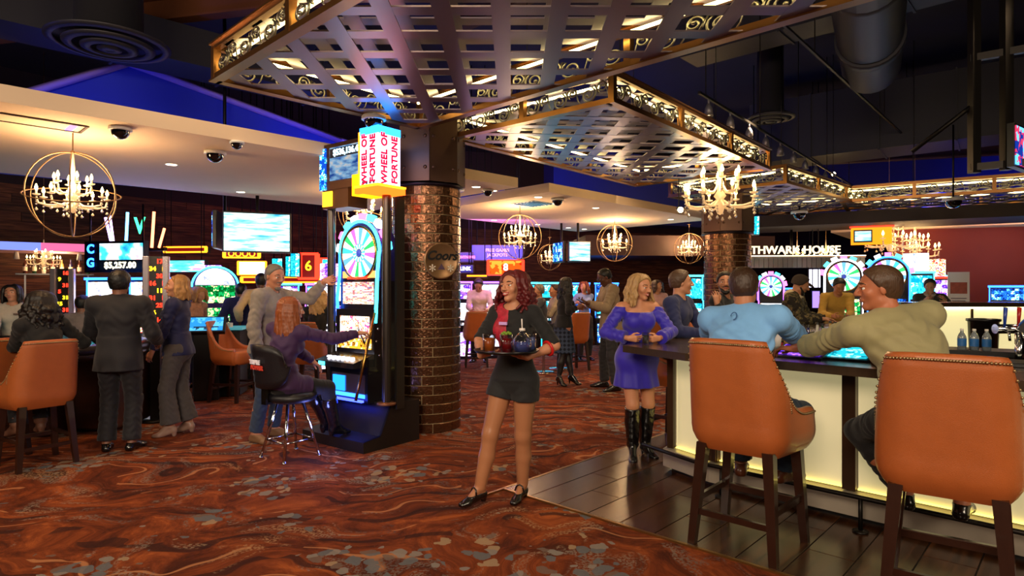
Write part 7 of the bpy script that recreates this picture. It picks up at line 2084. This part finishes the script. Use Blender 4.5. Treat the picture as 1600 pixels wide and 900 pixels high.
# woman in black top and dark plaid skirt
b = Body(.80, 9.62, 290, H=1.60, sex='f', heel=.07, look=(.95, .2), head=(0, 10, 0), lean=4, hands={-1: V3(1.02, 9.48, 1.22), 1: V3(1.05, 9.72, 1.18)}, poles={-1: V3(-.2, -.8, -1)}, feet={-1: (.72, 9.55), 1: (.92, 9.62)}, toes={-1: (.6, -.8), 1: (.8, -.5)})
root, org = person('person in a black top, dark plaid skirt and heels facing the blazer man', b, '#bd8464', .0095)
wear(root, org, b, 'hair', HM('dark'), lambda v: lock_hair(v, b, .26, 26, .010, .12, .021, .02, 4), .01)
wear(root, org, b, 'top', K_BLACK, lambda v: shirt(v, b, .014, .85, .004, .02, loose=.02), .011)
pl, nt, bs_ = newmat('dark_plaid'); tc = nt.nodes.new('ShaderNodeTexCoord'); acc = None
for d_ in ('X', 'Z'):
    w = nt.nodes.new('ShaderNodeTexWave'); w.bands_direction = d_; w.inputs['Scale'].default_value = 5.0; nt.links.new(tc.outputs['Object'], w.inputs['Vector'])
    if acc is None: acc = w.outputs['Fac']
    else:
        m_ = nt.nodes.new('ShaderNodeMath'); m_.operation = 'ADD'; nt.links.new(acc, m_.inputs[0]); nt.links.new(w.outputs['Fac'], m_.inputs[1]); acc = m_.outputs[0]
r_ = ramp(nt, [(.3, '#0e1420'), (.9, '#1c2a44'), (1.0, '#3a4660')], acc); nt.links.new(r_.outputs[0], bs_.inputs['Base Color']); bs_.inputs['Roughness'].default_value = .9
wear(root, org, b, 'skirt', pl, lambda v: (hips(v, b, .012), v.taper(b.waist, V3(b.P[0], b.P[1], .50), (.125, .11), (.20, .18), b.l, .03, .008, 8), v.plane(b.waist, UP)), .011)
wear(root, org, b, 'tights', mat('black_tights', '#1c1618', .5), lambda v: [(leg(v, b, q, .003, 1.0, .3, soft=True), foot(v, b, q, .001)) for q in (1, -1)], .010)
shoe_mesh(root, org, b, SH_BLACK, h=.009)
# young man in the white shirt
b = Body(-.66, 12.6, 175, H=1.72, sex='m', head=(0, 34, 0), lean=8, hands={1: V3(-.50, 12.25, 1.05), -1: V3(-.80, 12.25, 1.05)})
root, org = person('person with dark hair in a white shirt looking down behind a tan stool', b, '#a87450', .011)
wear(root, org, b, 'hair', HM('black'), lambda v: cap_hair(v, b, .020), .011)
standard(b, root, org, cloth('white_shirt', '#d8c8a4'), K_BLACK, h=.012)
# two seated men in the middle distance
for (x, y, lab, tone, hr, col, wd) in [(.52, 11.0, 'person with grey hair in a dark suit seated in profile in the middle distance', '#9a6a50', 'grey', '#3a3a40', 1.1), (.84, 11.5, 'person in a pale shirt and dark vest seated beside the grey-haired one', '#a87050', 'brown', '#a89880', 1.1)]:
    b = Body(x, y, 100, H=1.72, sex='m', seat=.68, lean=6, look=(-.95, -.3), wide=wd, hands={1: V3(x - .4, y - .15, 1.0), -1: V3(x - .4, y + .15, 1.0)})
    root, org = person(lab, b, tone, .011)
    wear(root, org, b, 'hair', HM(hr), lambda v: cap_hair(v, b, .012), .011)
    standard(b, root, org, cloth('c' + col, col), K_CHAR, h=.013)
# woman with reddish hair in pale blue behind
b = Body(1.50, 12.9, 200, H=1.64, sex='f', look=(-.5, -.86), hands={1: V3(1.45, 12.6, 1.15), -1: V3(1.3, 12.6, 1.2)})
root, org = person('person with reddish hair in a pale blue top past the blazer man', b, '#c48a68', .012)
wear(root, org, b, 'hair', HM('auburn'), lambda v: lock_hair(v, b, .16, 20, .01, .12, .024, .02, 5), .012)
standard(b, root, org, cloth('pale_blue_top', '#8a9cd0'), K_CHAR, h=.014)
# woman in purple at the wheel machine
b = Body(-2.03, 5.47, 323, H=1.62, sex='f', seat=.585, lean=13, twist=22, look=(.80, .60), head=(0, 4, 0),
         hands={-1: V3(-1.385, 5.66, 1.09), 1: V3(-1.83, 5.88, .76)}, poles={-1: V3(-.1, -.4, -1), 1: V3(-.8, .2, -.8)},
         feet={1: (-1.78, 5.93, .12), -1: (-1.66, 5.80, .12)}, toes={1: (.6, .8), -1: (.65, .75)}, knees={1: V3(.4, .9, 1.2), -1: V3(.8, .5, 1.2)}, heel=.03)
root, org = person('person with long straight auburn hair in a purple tunic playing the wheel slot machine', b, '#c88c6a', .007,
                   hand={-1: dict(d=V3(.9, .35, .0), pn=V3(.1, .1, -1), ts=V3(-.3, .9, 0), curl=[1.0, 1.05, 1.05, 1.0], thumb=.8), 1: dict(pn=-UP, curl=.3)})
face_parts(root, b, org, '#7a4a28', '#b05a50')
wear(root, org, b, 'hair', hairmat('hair_copper', '#8e4a24', .4), lambda v: lock_hair(v, b, .34, 44, .004, .2, .017, .016, 12, front=72, vol=.010, part=-.1, fore=.22), .0075)
PU = cloth('purple_tunic', '#38184a', .7)
wear(root, org, b, 'tunic', PU, lambda v: (shirt(v, b, .014, .95, .006, .04, loose=.03), [leg(v, b, q, .022, .26, 0, .004) for q in (1, -1)]), .0085)
wear(root, org, b, 'trousers', K_BLACK, lambda v: trousers(v, b, .008, .003, .0, t=.97), .0085)
shoe_mesh(root, org, b, BOOT, boot=.75, name='boot', h=.0085)
# man in the grey sweater with the arm stretched to the machine
b = Body(-2.44, 6.16, 262, H=1.76, sex='m', lean=9, look=(.86, -.5), head=(0, 14, 0), wide=1.1, hands={1: V3(-1.90, 6.28, 1.57), -1: V3(-2.40, 5.90, .88)}, poles={1: V3(0, .4, -1)}, feet={1: (-2.42, 6.30), -1: (-2.50, 6.04)}, toes={1: (.9, -.2), -1: (.8, -.5)})
root, org = person('person with grey hair and goatee in a grey sweater reaching to the wheel machine', b, '#b87c60', .0075, hand={1: dict(d=V3(.95, .1, .25), pn=V3(0, -1, 0), curl=.5)})
face_parts(root, b, org, '#5a4a40', '#9a5a50')
wear(root, org, b, 'hair', HM('grey'), lambda v: cap_hair(v, b, .007, -.45, .26, .002), .0075); beard(root, org, b, HM('grey'), False)
standard(b, root, org, cloth('grey_sweater', '#8a8078', .9, noise=.2), cloth('mid_blue_jeans', '#2c3c58', .9, noise=.2), mat('tan_shoe', '#7a5a40', .5), .009, topf=lambda v: shirt(v, b, .015, .95, .005, .06, belly=.03, loose=.02))
# woman in navy jacket and grey trousers
b = Body(-3.42, 6.36, 100, H=1.60, sex='f', heel=.04, look=(-.85, -.5), hands={1: V3(-3.60, 6.16, .80), -1: V3(-3.62, 6.55, .85)}, feet={1: (-3.44, 6.26), -1: (-3.36, 6.46)}, toes={1: (-.95, -.3), -1: (-1, .1)})
root, org = person('person with light brown hair in a navy jacket and grey flared trousers', b, '#bd8466', .0085)
face_parts(root, b, org, '#4a3420', '#b05a50', smile=True)
wear(root, org, b, 'hair', HM('blond'), lambda v: lock_hair(v, b, .15, 30, .008, .12, .019, .018, 6, front=78, fore=.2), .0085)
wear(root, org, b, 'jacket', cloth('navy_jacket', '#121848', .7), lambda v: shirt(v, b, .018, .95, .005, .06, .07, loose=.025), .0095)
wear(root, org, b, 'trousers', cloth('grey_trousers', '#4a4444', .85), lambda v: trousers(v, b, .016, .004, .032), .0095)
shoe_mesh(root, org, b, mat('nude_shoe', '#a08070', .4), h=.009)
# man in the black suit, back to the lens
b = Body(-3.62, 5.72, 12, H=1.67, sex='m', look=(-.25, .97), wide=1.12, hands={1: V3(-3.95, 5.98, .98), -1: V3(-3.42, 6.0, .98)}, poles={1: V3(-.5, -.3, -1), -1: V3(.5, -.3, -1)})
root, org = person('person in a black suit standing back to the lens at the card table', b, '#8a5a44', .0085)
wear(root, org, b, 'hair', HM('black'), lambda v: cap_hair(v, b, .016, -.5), .0085)
SUIT = cloth('black_suit', '#14121a', .75)
wear(root, org, b, 'jacket', SUIT, lambda v: shirt(v, b, .022, .95, .004, .13, .065, loose=.045), .0095)
wear(root, org, b, 'trousers', SUIT, lambda v: trousers(v, b, .018, .004, .014), .0095)
wear(root, org, b, 'collar', mat('white_collar', '#a8a0a4', .6), lambda v: collar(v, b, .056, .009, .022), .008); shoe_mesh(root, org, b, SH_BLACK, h=.009)
# woman with dark curls in the tan stool
b = Body(-3.98, 5.33, 60, H=1.56, sex='f', seat=.68, lean=26, look=(-.35, .93), head=(-20, 12, 0), hands={1: V3(-4.45, 5.55, .96), -1: V3(-4.05, 5.85, .96)}, feet={1: (-4.32, 5.42, .20), -1: (-4.22, 5.56, .20)}, heel=.04)
root, org = person('person with long dark curls in black leaning on the card table', b, '#b07a5c', .0085)
wear(root, org, b, 'hair', HM('dark'), lambda v: lock_hair(v, b, .27, 40, .022, .08, .019, .04, 21, vol=.018), .0085)
wear(root, org, b, 'top', K_BLACK, lambda v: shirt(v, b, .014, .95, .005, .03), .0095); wear(root, org, b, 'trousers', K_CHAR, lambda v: trousers(v, b, .010, .003), .0095)
shoe_mesh(root, org, b, mat('tan_boot', '#7a5240', .5), boot=.2, name='ankle_boot', h=.009)
# dealer in the white shirt
b = Body(-6.12, 7.62, 205, H=1.55, sex='f', look=(.3, -.95), head=(0, -6, 8), hands={1: V3(-5.75, 7.25, .95), -1: V3(-6.0, 7.2, .95)})
root, org = person('person in a white dealer shirt with dark hair tied back at the left margin', b, '#bd8468', .009)
face_parts(root, b, org, '#1a100c', '#b05a50')
wear(root, org, b, 'hair', HM('dark'), lambda v: lock_hair(v, b, .14, 22, .004, .12, .02, .0, 8), .009)
standard(b, root, org, cloth('dealer_white_shirt', '#b8b0a4', .8), K_BLACK, h=.011)
g = MB(); p = Vector(b.chest + b.ft * .15 + b.lt * .07 + b.ax * .06 - org); g.box(tuple(p), (.07, .01, .02), rz=R(25)); g.build('name_badge', mat('badge_brown', '#5a3a2a', .4), root)
# man in the cream shirt, back view
b = Body(-3.78, 9.35, 20, H=1.74, sex='m', look=(-.5, .86), lean=8, hands={1: V3(-4.1, 9.35, 1.0), -1: V3(-3.5, 9.6, 1.0)})
root, org = person('person in a cream shirt seen from behind, left of the grey sweater man', b, '#5c3826', .010)
wear(root, org, b, 'hair', HM('black'), lambda v: cap_hair(v, b, .009, -.5), .010)
standard(b, root, org, cloth('cream_shirt', '#c0a880'), K_CHAR, h=.012, topf=lambda v: shirt(v, b, .016, .95, .005, .08, loose=.03))
# man in the dark blue jacket at the green machine
b = Body(-4.15, 9.50, 30, H=1.58, sex='m', look=(-.5, .86), hands={1: V3(-4.4, 9.55, 1.0), -1: V3(-4.2, 9.75, 1.0)})
root, org = person('person in a dark blue jacket standing at the green arch-topped machine', b, '#7a4c38', .011)
wear(root, org, b, 'hair', HM('black'), lambda v: cap_hair(v, b, .014, -.5), .011)
standard(b, root, org, cloth('dark_blue_jacket', '#10144a'), K_BLACK, h=.013, topf=lambda v: shirt(v, b, .022, .95, .005, .10, loose=.04))
# person in a peach patterned top
b = Body(-4.80, 9.2, 250, H=1.56, sex='f', lean=30, head=(0, 20, 0), look=(.9, -.4), hands={1: V3(-4.5, 9.3, .9), -1: V3(-4.5, 9.0, .9)})
root, org = person('person in a peach patterned top bending forward behind the woman in navy', b, '#c08a68', .012)
wear(root, org, b, 'hair', HM('blond'), lambda v: lock_hair(v, b, .10, 18, .006, .12, .024, .015, 8), .012)
standard(b, root, org, mat('peach_pattern', '#b88468', .8, noise=.5, nscale=22), K_CHAR, h=.013)
# seated person with dark hair in a grey plaid shirt
b = Body(-5.75, 8.28, 20, H=1.62, sex='m', seat=.56, lean=10, look=(-.3, .95), hands={1: V3(-6.0, 8.7, .9), -1: V3(-5.6, 8.7, .9)})
root, org = person('person with black hair in a grey shirt seated facing the keno machines', b, '#8a5c44', .011)
wear(root, org, b, 'hair', HM('black'), lambda v: cap_hair(v, b, .016, -.5), .011)
standard(b, root, org, mat('grey_plaid_shirt', '#7a7270', .85, noise=.35, nscale=30), K_CHAR, h=.013)
# blond woman seated behind
b = Body(-2.64, 8.42, 5, H=1.58, sex='f', seat=.67, lean=14, look=(.2, .98), hands={1: V3(-2.8, 8.85, 1.0), -1: V3(-2.4, 8.85, 1.0)})
root, org = person('person with long pale blond hair in black seated beyond the wheel machine', b, '#c08a68', .010)
wear(root, org, b, 'hair', hairmat('hair_pale', '#c09a62', .5), lambda v: lock_hair(v, b, .25, 30, .010, .12, .021, .02, 14), .010)
standard(b, root, org, K_BLACK, K_CHAR, h=.012, coll=False)
# low dark stools for the seated people whose seats show only in part
def round_stool(x, y, z, label):
    t = thing('round_stool', label, 'stool', (x, y, 0), 0, 'round dark stools')
    g = MB(); g.lathe([(0, z - .06), (.17, z - .06), (.19, z - .03), (.18, z), (0, z)], 20); g.build('seat', PAD, t)
    g = MB(); g.lathe([(.025, .02), (.025, z - .06)], 12); g.build('column', CHROME, t); g = MB(); g.lathe([(0, 0), (.2, 0), (.19, .02), (.03, .03)], 20); g.build('base', CHROME, t)
round_stool(.56, 11.0, .675, 'round dark stool under the grey-haired seated man'); round_stool(.88, 11.5, .675, 'round dark stool under the man in the pale shirt'); round_stool(-5.73, 8.27, .555, 'round dark stool in front of the keno machines')

b = Body(2.80, 12.0, 185, H=1.66, sex='f', look=(.6, -.8), hands={1: V3(2.9, 11.7, 1.1), -1: V3(2.65, 11.7, 1.15)})
root, org = person('person in a pale pink top standing far behind the woman in the violet-blue dress', b, '#c08a68', .013)
wear(root, org, b, 'hair', HM('brown'), lambda v: lock_hair(v, b, .14, 18, .01, .12, .024, .02, 5), .013)
standard(b, root, org, cloth('pale_pink_top', '#c09a98'), K_CHAR, h=.015)
